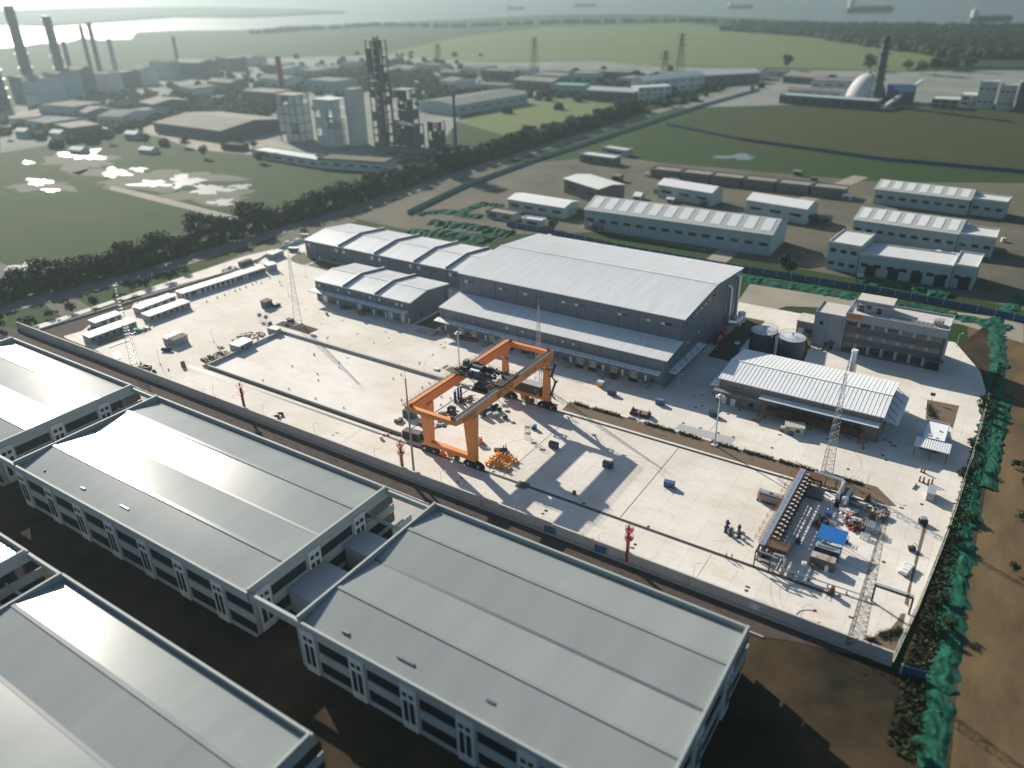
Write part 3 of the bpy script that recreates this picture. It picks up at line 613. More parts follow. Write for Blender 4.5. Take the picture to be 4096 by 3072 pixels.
# storage tanks
for k, (cx, cy, lab) in enumerate(((-62.2,253.2,'left dark blue storage tank with a spiral stair, half its pale roof in shade'),(-52.3,252.4,'right dark blue storage tank beside the office block, its pale roof fully sunlit'))):
    t = thing('storage_tank', lab, 'tank', (cx,cy,0), group='storage tanks')
    build('shell', MB().lathe((cx,cy,-.2), [(4.5,0),(4.5,11),(4.62,11.02),(4.62,11.25),(4.5,11.27)], 40), M['tank'], t, smooth=True)
    build('roof', MB().lathe((cx,cy,11.05), [(4.42,0),(4.4,.06),(2.5,.40),(.05,.62)], 40), M['tanktop'], t, smooth=True)
    mb = MB()
    for h in (11.8,12.3):
        for i in range(24): mb.bar((cx+4.5*cos(i*pi/12),cy+4.5*sin(i*pi/12),h),(cx+4.5*cos((i+1)*pi/12),cy+4.5*sin((i+1)*pi/12),h),.05)
    for i in range(24): mb.bar((cx+4.5*cos(i*pi/12),cy+4.5*sin(i*pi/12),11.2),(cx+4.5*cos(i*pi/12),cy+4.5*sin(i*pi/12),12.3),.05)
    build('railing', mb, M['rust'], t)
    build('vent', MB().tube((cx,cy,11.6),(cx,cy,12.4),.16,8).box(cx-.35,cx+.35,cy-.35,cy+.35,12.35,12.5), M['trim'], t)
    mb = MB(); n = 26
    for i in range(n):
        a = radians(205)+i*radians(115)/n; z = .3+i*10.9/n
        if k: a = radians(-60)+i*radians(120)/n
        p = Vector((cx+5.0*cos(a),cy+5.0*sin(a),z)); q = Vector((cx+5.0*cos(a+radians(115)/n),cy+5.0*sin(a+radians(115)/n),z+10.9/n))
        mb.bar(p,q,.8,.08); mb.bar(p*1.0+Vector((.4*cos(a),.4*sin(a),1)),q+Vector((.4*cos(a),.4*sin(a),1)),.05)
    build('spiral_stair', mb, M['rust'], t)
    if k == 0: build('filler_pipe', MB().tube((-57.2,250.2,0),(-57.2,250.2,11.2),.18,8), M['lamp'], t)
# small valve tower left of the tanks
t = thing('filter_vessel', 'small dark round vessel with pale lid beside the left storage tank', 'tank', (-70.2,250.5,0))
build('body', MB().lathe((-70.2,250.5,0), [(1.2,0),(1.2,3.2),(.9,3.3),(.9,5.3)], 16), M['trim'], t, smooth=True)
build('lid', MB().lathe((-70.2,250.5,5.3), [(1.0,0),(1.0,.25),(.2,.5)], 16), M['lamp'], t, smooth=True)
# office block
t = thing('office_block', 'three storey grey office block with an orange and black sign at its top left', 'office building', (-40.1,274.2,0))
x0, x1, y0, y1 = -40.1, -7.9, 274.2, 289.4
build('wall', MB().box(x0, x1, y0, y1, -.3, 14.2), M['darkclad'], t)
build('upper_band', MB().box(x0-.1, x1+.1, y0-.12, y0-.01, 12.1, 15.0), M['paleclad'], t)
build('parapet', MB().box(x0-.1,x1+.1,y0-.005,y0+.25,14.2,15.0).box(x0-.1,x1+.1,y1-.25,y1,14.2,15.0).box(x1-.2,x1+.1,y0+.25,y1-.25,14.2,15.0).box(x0-.1,x0+.2,y0+.25,y1-.25,14.2,15.0), M['paleclad'], t)
build('roof_deck', MB().box(x0+.2, x1-.2, y0+.25, y1-.25, 14.2, 14.3), M['capconc'], t)
build('pier', MB().box(x0-.35,x0+.25,y0-.5,y0-.13,-.2,12.1).box(x1-.35,x1+.35,y0-.5,y0-.13,-.2,12.1), M['paleclad'], t)
bay = (x1-x0-1.2)/7
for zz, h, nm in ((10.35,1.55,'top'),(6.3,1.3,'mid'),(.9,2.9,'low')):
    for i in range(7):
        xc = x0+.6+bay*(i+.42); wd = bay*.76
        if zz < 1 and i == 6: continue
        lit = (zz > 9 and i in (2,4,6)) or (5 < zz < 9)
        win(t, xc, y0, zz, wd, h, n=4, m='hazeglass' if lit else 'glass', fr='hut')
        if i < 6: build('infill_panel', MB().box(xc+wd/2+.12, xc+wd/2+bay*.24-.1, y0-.1, y0-.004, zz-.1, zz+h+.1), M['paleclad'], t)
build('seam', MB().box(x0+5,x0+5.08,y0-.14,y0-.121,12.2,14.9).box(x0+10,x0+10.08,y0-.14,y0-.121,12.2,14.9).box(x0+15,x0+15.08,y0-.14,y0-.121,12.2,14.9).box(x0+20,x0+20.08,y0-.14,y0-.121,12.2,14.9).box(x0+25,x0+25.08,y0-.14,y0-.121,12.2,14.9), M['trim'], t)
build('entrance', MB().box(x1-4.2,x1-.4,y0-.09,y0-.004,0,3.8), M['glass'], t)
build('entrance_canopy', MB().box(x1-5,x1+.8,y0-2.4,y0-.51,3.9,4.2), M['trim'], t)
build('wing_wall', MB().box(-50.4,x0-.01,y0+.1,y0+13,-.3,12.6), M['paleclad'], t)
build('wing_roof', MB().box(-50.2,x0-.02,y0+.35,y0+12.8,12.6,12.7), M['capconc'], t)
build('wing_parapet', MB().box(-50.4,x0-.01,y0+.1,y0+.35,12.6,13.2).box(-50.4,-50.2,y0+.35,y0+13,12.6,13.2), M['paleclad'], t)
build('wing_seam', MB().box(-45.9,-45.8,y0+.06,y0+.097,0,12.6), M['trim'], t)
win(t, -47.8, y0+.1, 8.7, 1.1, 1.1); win(t, -43.2, y0+.1, 0, 1.1, 2.3, nm='door'); win(t, -45, y0+.1, .9, 1.2, 1.2)
build('door_hood', MB().box(-44.4,-42,y0-1.1,y0+.09,2.7,2.9), M['trim'], t)
ph = build('penthouse', MB().box(-38,-26.6,y0+5,y1-3,14.3,18.2), M['paleclad'], t)
build('penthouse_roof', MB().box(-38.2,-26.4,y0+4.8,y1-2.8,18.2,18.5), M['capconc'], ph)
for x in (-36.3,-34,-30.5): win(t, x, y0+5, 14.4 if x != -34 else 15.6, 1.5, 2.3 if x != -34 else 1.3, nm='window')
build('hood', MB().box(-37.3,-35.3,y0+4,y0+5,17.0,17.2).box(-32,-29,y0+4,y0+5,17.0,17.2), M['lamp'], ph)
mb = MB()
for i in range(10):
    for j in range(2): mb.cbox((-25.5+i*1.35, y0+1.5+j*1.5, 14.95), (1.2,1.3,.06), 0, radians(22))
build('solar_panel', mb, mat('panel_grey', (.20,.20,.20), .4), t)
mb = MB().box(-12.2,-11.2,y0+4,y0+7,14.3,16.2).box(-11,-10.2,y0+4,y0+6.8,14.3,16.4).box(-13.2,-12.4,y0+4,y0+6.8,14.3,16.0)
build('rooftop_unit', mb, M['steel'], t)
a = thing('annex_block', 'small grey annex with a machine beside it, left of the office block', 'building', (-57.5,281,0))
build('wall', MB().box(-57.5,-51,281,289,-.2,5.6), M['cladding2'], a); build('roof', MB().box(-57.7,-50.9,280.8,289.2,5.6,5.9), M['capconc'], a)
win(a, -53, 281, 1.5, 2.6, 1.4, n=2); build('roller_door', MB().box(-56.8,-54.9,280.93,280.998,0,3), M['lamp'], a)
# lettering as real raised characters
def text(name, body, size, parent, m, loc, rot, ext=.02, sx=1.0):
    cu = bpy.data.curves.new(name, 'FONT'); cu.body = body; cu.size = size; cu.extrude = ext; cu.align_x = 'LEFT'
    tmp = link(bpy.data.objects.new('tmp', cu)); dg = bpy.context.evaluated_depsgraph_get(); dg.update()
    me = bpy.data.meshes.new_from_object(tmp.evaluated_get(dg)); bpy.data.objects.remove(tmp)
    mt = Matrix.Translation(Vector(loc)-OFF.get(parent.name, Vector())) @ rot.to_4x4() @ Matrix.Diagonal((sx,1,1,1)); me.transform(mt)
    me.materials.clear(); me.materials.append(m)
    o = link(bpy.data.objects.new(name, me)); o.parent = parent; return o
FRONT = Matrix.Rotation(pi/2, 3, 'X')                                # reads along +x, faces -y
SIDE = Matrix.Rotation(pi/2, 3, 'Z') @ Matrix.Rotation(pi/2, 3, 'X')  # reads along +y, faces +x
sg = build('sign', MB().box(-39.5,-34.3,y0-.22,y0-.125,13.0,14.5), mat('sign_orange', (.62,.20,.05), .5), t)
text('lettering', 'BERTSCHI', 1.15, sg, M['black'], (-38.15,y0-.23,13.32), FRONT, .01, .62)
def emblem(name, parent, m, c, s, face):
    "four corner blocks around a hollow centre"
    mb = MB()
    for a in range(4):
        u, v = cos(pi/4+a*pi/2)*s*.55, sin(pi/4+a*pi/2)*s*.55
        if face == 'f': mb.box(c[0]+u-s*.22, c[0]+u+s*.22, c[1]-.02, c[1], c[2]+v-s*.22, c[2]+v+s*.22)
        else: mb.box(c[0], c[0]+.02, c[1]+u-s*.22, c[1]+u+s*.22, c[2]+v-s*.22, c[2]+v+s*.22)
    return build(name, mb, m, parent)
emblem('emblem', sg, mat('sign_dark_orange', (.30,.07,.01), .5), (-38.85,y0-.225,13.75), .75, 'f')
# gatehouse
t = thing('gatehouse', 'small white roofed gatehouse with a ribbed canopy at the right hand fence', 'gatehouse', (-6.3,218.2,0))
build('wall', MB().box(-6.2,-.6,218.4,229.4,-.2,3.7), M['cladding2'], t); build('roof', MB().box(-6.2,-.6,218.4,229.4,3.7,3.85), M['roofw'], t)
build('parapet', MB().box(-6.4,-.4,218.2,218.45,3.6,4.15).box(-6.4,-.4,229.3,229.6,3.6,4.15).box(-6.4,-6.15,218.45,229.3,3.6,4.15).box(-.65,-.4,218.45,229.3,3.6,4.15), M['paleclad'], t)
build('canopy', lean_roof(-7.4, 1.3, 213.4, 218.15, 3.5, 3.9, .6, rib=.07, ov=.1), M['roofw'], t)
mb = MB()
for x in (-7,-3,1): mb.box(x-.1,x+.1,213.7,213.9,0,3.3)
build('post', mb, M['rust'], t)
win(t, -4.6, 218.4, .9, 2, 1.5); win(t, -2.2, 218.4, 0, 1, 2.2, nm='door')
build('roof_box', MB().box(-4.8,-4.2,220,220.6,3.85,4.2).box(-2.6,-2,224,224.6,3.85,4.2).box(-3,-2.4,219.6,220.2,3.85,4.1), M['lamp'], t)
# ------------------------------------------------------------------ the gantry crane
t = thing('gantry_crane', 'huge orange rail gantry crane standing over the yard with lettered girders', 'gantry crane', (-116.5,164,0))
ZT, ZB = 19.2, 16.5
for nm, xa, xb, sgn in (('far', -124.9, -123.2, -1), ('near', -109.4, -107.8, 1)):
    prof = [(136.2,17.8),(136.2,ZT),(186.6,ZT),(186.6,17.4),(185.6,ZB),(143.2,ZB)] if 1 else None
    g = build('girder', MB().xpr(prof, xa, xb), M['orange'], t)
    build('rail_beam', MB().bar(((xa+xb)/2-sgn*.35,136.6,ZT+.12),((xa+xb)/2-sgn*.35,186.2,ZT+.12),.35,.22), M['orange'], g)
    wx = xa-.9 if sgn < 0 else xb-.72
    wz = ZT-.25 if sgn < 0 else ZT+.03
    build('walkway', MB().box(wx, wx+.9, 136.2, 186.6, wz, wz+.12), M['trim'], g)
    mb = MB(); ex = wx+.05 if sgn < 0 else wx+.85
    for h in (.45,.95): mb.bar((ex,136.2,wz+.15+h),(ex,186.6,wz+.15+h),.05)
    y = 136.2
    while y < 186.7: mb.bar((ex,y,wz+.1),(ex,y,wz+1.15),.06); y += 1.8
    build('railing', mb, M['cream'] if sgn < 0 else M['trim'], g)
    if sgn > 0:
        gx = xb+.012
        text('lettering', 'HDHM', 1.9, g, M['black'], (gx,139.4,17.2), SIDE, .01)
        emblem('emblem', g, M['yellow'], (gx,153.9,17.8), 1.4, 's')
        text('lettering', 'BERTSCHI', 2.6, g, mat('letter_olive', (.03,.035,.012), .6), (gx,155.2,16.95), SIDE, .03, .72)
        text('lettering', '吊具下35t', 1.6, g, mat('letter_brown', (.20,.09,.03), .6), (gx,169.2,17.15), SIDE, .01)
        text('lettering', '01', 1.7, g, M['black'], (gx,180.6,17.25), SIDE, .01)
        build('cable_tray', MB().box(xa+.2,xa+.6,137,186,ZT+.02,ZT+.3).box(xb-.5,xb+.4,164.5,166,ZT+.05,ZT+1.0), M['dsteel'], g)
build('end_tie', MB().xpr([(136.1,17.75),(136.1,19.05),(137.4,19.05),(137.4,17.75)], -123.2, -109.4), M['orange'], t)
build('end_tie', MB().xpr([(185.3,17.75),(185.3,19.05),(186.6,19.05),(186.6,17.75)], -123.2, -109.4), M['orange'], t)
build('end_buffer', MB().box(-123.4,-122.9,136.5,137.2,19.06,20).box(-109.7,-109.2,136.5,137.2,19.06,20).box(-123.4,-122.9,185.6,186.3,19.06,20).box(-109.7,-109.2,185.6,186.3,19.06,20), M['dred'], t)
def leg(x0b, x1b, x0t, x1t, y, zb, zt, dy0, dy1, name='leg'):
    v = [(x0b,y-dy0,zb),(x1b,y-dy0,zb),(x1b,y+dy0,zb),(x0b,y+dy0,zb),(x0t,y-dy1,zt),(x1t,y-dy1,zt),(x1t,y+dy1,zt),(x0t,y+dy1,zt)]
    return build(name, MB().add(v, [(3,2,1,0),(4,5,6,7),(0,1,5,4),(1,2,6,5),(2,3,7,6),(3,0,4,7)]), M['orange'], t)
leg(-125.6,-123.0,-126.1,-122.8,144.6,3.9,ZB,.85,1.3); leg(-110.2,-107.8,-110.9,-107.5,144.6,3.9,ZB,.85,1.3)
leg(-125.0,-122.9,-124.9,-123.2,184,4.3,14.2,.8,.6); leg(-109.9,-107.5,-109.6,-107.9,184,4.3,14.2,.8,.6)
leg(-124.5,-123.6,-124.9,-123.2,184,14.2,ZB,.45,.7,'leg_head'); leg(-109.1,-108.3,-109.4,-107.8,184,14.2,ZB,.45,.7,'leg_head')
mb = MB()
for x in (-124.0,-108.7):
    for a, b, c, d in ((-1.6,-1.2,1.6,-1.2),(1.6,-1.2,1.6,1.2),(1.6,1.2,-1.6,1.2),(-1.6,1.2,-1.6,-1.2)):
        mb.bar((x+a,184+b,14.3),(x+c,184+d,14.3),.5,.08); mb.bar((x+a,184+b,15.3),(x+c,184+d,15.3),.06)
        mb.bar((x+a,184+b,14.3),(x+a,184+b,15.3),.06)
build('service_platform', mb, M['dsteel'], t)
def sill(y, z0, z1, xa, xb, dy): return build('sill_beam', MB().box(xa, xb, y-dy, y+dy, z0, z1), M['orange'], t)
s1 = sill(144.6,2.5,3.89,-125.7,-107.7,.8); s2 = sill(184,2.9,4.29,-125.1,-107.4,.75)
build('gusset', MB().add([(-118.1,144.1,2.5),(-115.3,144.1,2.5),(-116.0,144.1,.9),(-117.4,144.1,.9),(-118.1,145.1,2.5),(-115.3,145.1,2.5),(-116.0,145.1,.9),(-117.4,145.1,.9)], [(0,1,2,3),(7,6,5,4),(0,4,5,1),(1,5,6,2),(2,6,7,3),(3,7,4,0)]), M['orange'], s1)
build('gusset', MB().add([(-118.4,183.5,2.9),(-116,183.5,2.9),(-116.6,183.5,.8),(-117.8,183.5,.8),(-118.4,184.5,2.9),(-116,184.5,2.9),(-116.6,184.5,.8),(-117.8,184.5,.8)], [(0,1,2,3),(7,6,5,4),(0,4,5,1),(1,5,6,2),(2,6,7,3),(3,7,4,0)]), M['orange'], s2)
for xc, y, zt in ((-124.3,144.6,2.49),(-108.8,144.6,2.49),(-123.2,184,2.89),(-108.5,184,2.89)):
    mb = MB().ypr([(xc-1.1,zt),(xc+1.1,zt),(xc+1.5,2.2),(xc+2.7,1.9),(xc+3.4,1.1),(xc+3.4,.3),(xc-3.4,.3),(xc-3.4,1.1),(xc-2.7,1.9),(xc-1.5,2.2)], y-.45, y+.45)
    bg = build('bogie', mb, mat('bogie_black', (.006,.007,.009), .7), t); wm = MB(); hm = MB()
    for k in (-2.5,-.95,.95,2.5): wm.tube((xc+k,y-.5,.42),(xc+k,y+.5,.42),.42,14)
    for k in (-1.75,1.75): hm.box(xc+k-.3,xc+k+.25,y-.5,y-.451,.6,1.3)
    build('wheel', wm, M['dsteel'], bg, smooth=True); build('number_plate', hm, M['white'], bg)
    build('travel_motor', MB().box(xc-2.8,xc-2.0,y-.75,y-.5,.9,1.5).box(xc+2.0,xc+2.8,y-.75,y-.5,.9,1.5), M['blue2'] if y < 150 and xc < -120 else M['black'], bg)
eh = build('electrical_house', MB().box(-121.8,-110.2,182.6,185.4,4.3,7.5), mat('house_charcoal', (.022,.025,.03), .5), t)
build('house_roof', MB().box(-121.95,-110.05,182.45,185.55,7.5,7.7), M['steel'], eh)
build('house_window', MB().box(-112.6,-111.6,182.57,182.598,5.4,6.5), M['dimglass'], eh)
build('house_lamp', MB().box(-111.2,-110.9,182.4,182.598,4.7,5.1).box(-119.2,-118.7,182.3,182.598,5.9,6.1), M['lamp'], eh)
cr = build('cable_reel', MB().tube((-126.6,183.6,4.2),(-126.0,183.6,4.2),1.7,24).tube((-126.8,183.6,4.2),(-125.9,183.6,4.2),.5,12), M['dred'], t)
build('reel_drive', MB().box(-126.8,-125.6,182.6,183.4,2.0,3.0), M['lamp'], cr)
build('control_box', MB().box(-115.2,-113.9,143.9,144.9,.5,1.9), M['teal'], t); build('motor_deck', MB().box(-120.6,-118.2,143.8,145.2,.7,.9).box(-120.2,-119.2,144,145,.9,1.7), M['orange'], t)
build('cabinet', MB().box(-114.8,-113.6,183.5,184.5,.2,2.0), M['rust'], t); build('cabinet', MB().box(-116.4,-115.3,183.3,184.3,.2,2.4), M['teal'], t)
build('ladder', MB().bar((-112.9,183.6,0),(-112.9,183.6,3.0),.08).bar((-112.3,183.6,0),(-112.3,183.6,3.0),.08).bar((-112.9,184.3,0),(-112.9,184.3,3.0),.08).bar((-112.3,184.3,0),(-112.3,184.3,3.0),.08), M['rust'], t)
mb = MB(); px = -106.3                                               # zigzag stair up the near back leg
for k in range(4):
    z0 = 3+k*3.2; ya, yb = (182.6,185.4) if k % 2 else (185.4,182.6)
    mb.bar((px,ya,z0),(px,yb,z0+3.2),.7,.12); mb.bar((px+.35,ya,z0+1),(px+.35,yb,z0+4.2),.05); mb.box(px-.6,px+.6,yb-.6,yb+.6,z0+3.1,z0+3.25)
    for q in (-.6,.6): mb.bar((px+.6,yb+q,z0+3.2),(px+.6,yb+q,z0+4.2),.05)
    mb.bar((px+.6,yb-.6,z0+4.2),(px+.6,yb+.6,z0+4.2),.05)
mb.box(px-1,px+1.2,182.8,185.2,1.6,1.75)
build('stair', mb, M['dsteel'], t)
mb = MB()
for q in (-107.0,-106.2): mb.bar((q,183.2,0),(q,183.2,2.9),.07)
# trolley on the girders
y0, y1 = 157.6, 165.6
tr = build('trolley_deck', MB().box(-125.3,-122.6,y0,y1,ZT+.55,ZT+.8).box(-110.2,-107.6,y0,y1,ZT+.55,ZT+.8).box(-122.6,-110.2,y0,y0+1.2,ZT+.3,ZT+.8).box(-122.6,-110.2,y1-1.2,y1,ZT+.3,ZT+.8).box(-120.5,-112.5,y0+1.2,y1-1.2,ZT+.3,ZT+.6), M['dsteel'], t)
rnd = random.Random(5)
mb = MB().tube((-120.6,161.4,ZT+1.9),(-116.6,161.4,ZT+1.9),1.15,18).tube((-120.9,161.4,ZT+1.9),(-120.6,161.4,ZT+1.9),1.4,18).tube((-116.6,161.4,ZT+1.9),(-116.3,161.4,ZT+1.9),1.4,18)
build('hoist_drum', mb, M['black'], tr)
build('hoist_motor', MB().tube((-121.0,159.2,ZT+1.4),(-118.6,159.2,ZT+1.4),.6,12).box(-118,-115.6,158.4,160,ZT+.8,ZT+2.0).tube((-116.5,163.6,ZT+1.4),(-114.3,163.6,ZT+1.4),.6,12), M['blue2'], tr)
build('cowling', MB().box(-119.5,-116.5,158.9,159.8,ZT+2.2,ZT+2.5).box(-124.8,-123.4,159,160,ZT+.8,ZT+.95).box(-113.6,-112,160.8,162.4,ZT+.8,ZT+1.1), M['white'], tr)
mb = MB()
for i in range(26): 
    x = rnd.uniform(-124.5,-110); y = rnd.uniform(y0+.3,y1-.3); h = rnd.uniform(.3,1.7); s = rnd.uniform(.2,.7)
    build('winch_gear', MB().box(x-s,x+s,y-s*.7,y+s*.7,ZT+.8,ZT+.8+h), M['black'], tr)
build('switch_box', MB().box(-124.6,-123.2,162.6,164.2,ZT+.8,ZT+2.5), M['teal'], tr)
mb = MB()
for x in (-125.2,-122.4,-110.4,-107.7):
    for h in (1.3,1.8): mb.bar((x,y0,ZT+h),(x,y1,ZT+h),.05)
    for i in range(6): mb.bar((x,y0+i*1.6,ZT+.8),(x,y0+i*1.6,ZT+1.85),.05)
for y in (y0,y1):
    for h in (1.3,1.8): mb.bar((-125.2,y,ZT+h),(-107.7,y,ZT+h),.05)
    for i in range(12): mb.bar((-125.2+i*1.59,y,ZT+.8),(-125.2+i*1.59,y,ZT+1.85),.05)
build('railing', mb, M['dsteel'], tr)
mb = MB()                                                            # head block hanging under the trolley
for x in (-119,-114):
    for y in (160,163.2): mb.bar((x,y,15.4),(x,y,ZT+.4),.07)
mb.box(-119.6,-113.4,159.4,163.8,14.4,15.2).box(-119.2,-113.8,160.2,163,15.2,16.4)
build('head_block', mb, M['black'], tr)
cb = build('operator_cab', MB().box(-112.6,-110.6,157.9,160.1,16.9,19.3), mat('cab_grey', (.28,.29,.29), .5), tr)
build('cab_glass', MB().box(-112.5,-110.7,157.86,157.898,17.3,18.9).box(-110.598,-110.56,158.1,159.9,17.3,18.9), M['glass'], cb)
# ------------------------------------------------------------------ things standing on the site
ORD = ['first','second','third','fourth','fifth','sixth','seventh','eighth','ninth','tenth','eleventh','twelfth','thirteenth','fourteenth','fifteenth','sixteenth']
def frame_AB(A, B):
    d = B-A; return d.length, atan2(d.y, d.x)+1e-6
def cabin(name, label, A, B, depth, h, cat='hut', doors=(), wins=(), roofm='hutroof', wallm='hut', slope=.12, ov=.25, dm='white', endwin=(), rseg=0):
    Ln, rz = frame_AB(A, B); t = thing(name, label, cat, (A.x,A.y,0), rz)
    build('wall', MB().box(0,Ln,0,depth,-.1,h-.16), M[wallm], t)
    r = MB().add([(-ov,-ov,h),(Ln+ov,-ov,h),(Ln+ov,depth+ov,h+slope),(-ov,depth+ov,h+slope),(-ov,-ov,h-.15),(Ln+ov,-ov,h-.15),(Ln+ov,depth+ov,h-.15),(-ov,depth+ov,h-.15)], [(0,1,2,3),(7,6,5,4),(4,5,1,0),(5,6,2,1),(6,7,3,2),(7,4,0,3)])
    x = 0
    while x < Ln: r.bar((x,-ov,h+.03),(x,depth+ov,h+slope+.03),.06,.06); x += 1.1
    if rseg:
        for i in range(1, rseg): r.bar((Ln*i/rseg,-ov,h+.05),(Ln*i/rseg,depth+ov,h+slope+.05),.14,.10)
    build('roof', r, M[roofm], t)
    for u in doors: win(t, Ln*u, 0, 0, .9, 2.0, m=dm, fr='trim', nm='door')
    for u in wins: win(t, Ln*u, 0, .95, 1.2, 1.0, fr='hut')
    for v in endwin: 
        f = build('window', MB().box(-.06,-.003,depth*v-.6,depth*v+.6,.9,2.0), M['trim'], t); build('pane', MB().box(-.08,-.061,depth*v-.5,depth*v+.5,1.0,1.9), M['glass'], f)
    return t
cabin('site_hut', 'very long row of joined site huts with many white doors along the brown earth strip', HU(1065,732), HU(1880,470), 5.2, 2.75, doors=[.02,.075,.17,.195,.255,.315,.375,.435,.495,.555,.61,.72,.76], wins=[.045,.11,.14,.225,.285,.345,.405,.465,.525,.585,.65,.69,.80,.84,.88,.92,.96], rseg=16)
cabin('site_hut', 'square hut end block with pale bluish roof closing the far end of the long row', HU(1908,462), HU(1993,440), 4.6, 3.1, roofm='tanktop')
cabin('site_hut', 'rear site hut of the middle pair, partly hidden by the hut before it', HU(655,885), HU(1000,752), 5.0, 2.75, doors=[.3,.55,.8], wins=[.15,.42,.68,.9], rseg=7)
cabin('site_hut', 'front site hut of the middle pair, six dark windows facing the yard', HU(745,958), HU(1140,812), 5.4, 2.75, wins=[.05,.2,.36,.52,.66,.8,.93], rseg=5)
cabin('site_hut', 'rear site hut of the pair nearest the wall corner, dirty white roof', HU(215,1022), HU(475,930), 4.8, 2.7, wins=[.3,.6,.9], doors=[.45,.75], rseg=5)
cabin('site_hut', 'front site hut nearest the wall corner, its roof streaked with rust', HU(165,1170), HU(615,1005), 5.6, 2.75, wins=[.06,.2,.35,.5,.64,.78,.92], rseg=7)
cabin('portable_cabin', 'lower pale cabin of a pair standing close together, ribbed roof lighter', HU(930,1182), HU(1062,1118), 3.0, 2.6, endwin=[.4], roofm='hutroof', wallm='hut', cat='cabin')
cabin('portable_cabin', 'slightly larger brownish roofed cabin of a pair standing close together', HU(992,1199), HU(1118,1146), 3.4, 2.8, endwin=[.45], roofm='roofg', wallm='hut', cat='cabin')
cabin('portable_cabin', 'lone brown roofed cabin on the pale concrete left of the lattice mast', HU(1878,824), HU(1946,797), 3.0, 2.9, endwin=[.35,.75], roofm='roofg', wallm='bricks', cat='cabin')
cabin('site_hut', 'small hut with a blue panel standing against the bund wall', a2(1440,345), a2(1742,192), 5.0, 2.7, wins=[.22,.78], roofm='hutroof', wallm='hut')
build('blue_panel', MB().box(3.0,4.7,-.12,-.01,.1,2.3), M['blue'], bpy.data.objects['site_hut.006'])
t = cabin('portable_cabin', 'cream portable cabin in front of the loading deck of the right warehouse', d1(1612,862), d1(1885,905), 3.0, 2.7, doors=[.14], wins=[.68], roofm='cream', wallm='cream', dm='dimglass', cat='cabin')
solo('waste_bin', 'blue plastic bin beside the cream cabin', 'bin', MB().box(-.5,.5,-.4,.4,0,1.0).box(-.56,.56,-.46,.46,1.0,1.08), M['blue2'], d1(1717,880))
t = thing('water_tank', 'white plastic water tank on a tan crate at the left end of the cream cabin', 'tank', d1(1580,828)); build('body', MB().tube((-.6,0,1.3),(.6,0,1.3),.45,12), M['white'], t, world=False, smooth=True); build('crate', MB().box(-.7,.9,-.5,.6,0,.85), M['wood'], t, world=False)
solo('generator', 'dark generator next to the lone brown roofed cabin', 'generator', MB().box(-1,1,-.6,.6,.15,1.3).box(-.8,-.5,-.2,.2,1.3,1.7).box(-1,1,-.5,.5,0,.15), M['black'], HU(1962,806), .45)
solo('crate', 'small rusty crate right of the lone brown roofed cabin', 'crate', MB().box(-.7,.7,-.6,.6,.1,1.0).box(-.75,-.55,-.65,-.45,0,1.3).box(.55,.75,.45,.65,0,1.3), M['rust'], HU(2000,795))
def shed_box(name, label, A, B, depth, h, m, cat='container', ribs=.35, ends=True, z0=.12):
    "corrugated shipping container; corner posts and doors are parts"
    Ln, rz = frame_AB(A, B); t = thing(name, label, cat, (A.x,A.y,0), rz); mb = MB().box(.05,Ln-.05,.05,depth-.05,z0,h-.08); x = .2
    while x < Ln-.2: mb.box(x,x+ribs*.45,.0,.05,z0+.15,h-.15); x += ribs
    build('body', mb, m, t)
    fr = MB()
    for x in (0,Ln-.12):
        for y in (-.02,depth-.1): fr.box(x,x+.12,y,y+.12,0,h)
    fr.box(.12,Ln-.12,-.01,.1,z0-.1,z0+.1).box(.12,Ln-.12,-.01,.1,h-.12,h)
    build('corner_frame', fr, m, t)
    r = MB().box(.02,Ln-.02,.12,depth-.02,h-.08,h+.0); x = .2
    while x < Ln-.2: r.box(x,x+ribs*.4,.15,depth-.05,h,h+.03); x += ribs
    return t, r, Ln
t, r, Ln = shed_box('shipping_container', 'black shipping container with grey top and open green doors by the crane leg', CZ(305,1252), CZ(487,1300), 2.44, 2.6, M['black'])
build('roof', r, M['bricks'], t); build('door', MB().box(Ln,Ln+.08,-.6,1.1,.2,2.5).box(Ln,Ln+1.0,1.2,1.3,.2,2.5), M['teal'], t); build('cooling_unit', MB().box(Ln+.1,Ln+.7,1.4,2.3,.2,2.3), M['white'], t)
t, r, Ln = shed_box('shipping_container', 'dark green container half hidden behind the crane end beam', CZ(308,1020), CZ(425,1046), 2.44, 2.6, M['teal']); build('roof', r, M['trim'], t)
t, r, Ln = shed_box('shipping_container', 'open topped grey blue container with a pale tarp at the bund wall corner', d8(395,735), d8(600,788), 2.4, 2.3, M['paleclad']); build('tarp', MB().add([(0,0,2.25),(Ln,0,2.25),(Ln,2.3,2.5),(0,2.3,2.5),(0,1.1,2.15),(Ln,1.1,2.15)], [(0,1,5,4),(4,5,2,3)]), M['cream'], t)
t, r, Ln = shed_box('shipping_container', 'grey container standing lengthwise inside the loading rack', Vector((-24.5,152.2,0)), Vector((-24.5,157.7,0)), 2.5, 2.6, M['hut']); build('roof', r, M['steel'], t)
t, r, Ln = shed_box('shipping_container', 'dark blue container under the edge of the blue sheet roof', Vector((-19.9,155.9,0)), Vector((-14.5,156.0,0)), 2.4, 2.6, M['navy']); build('roof', r, mat('pale_blue_sheet', (.25,.36,.40), .5), t); build('timber', MB().cbox((2.6,1.0,2.68),(4.2,.25,.1),.06).cbox((2.2,.6,2.68),(3.6,.2,.1),.04), M['wood'], t)
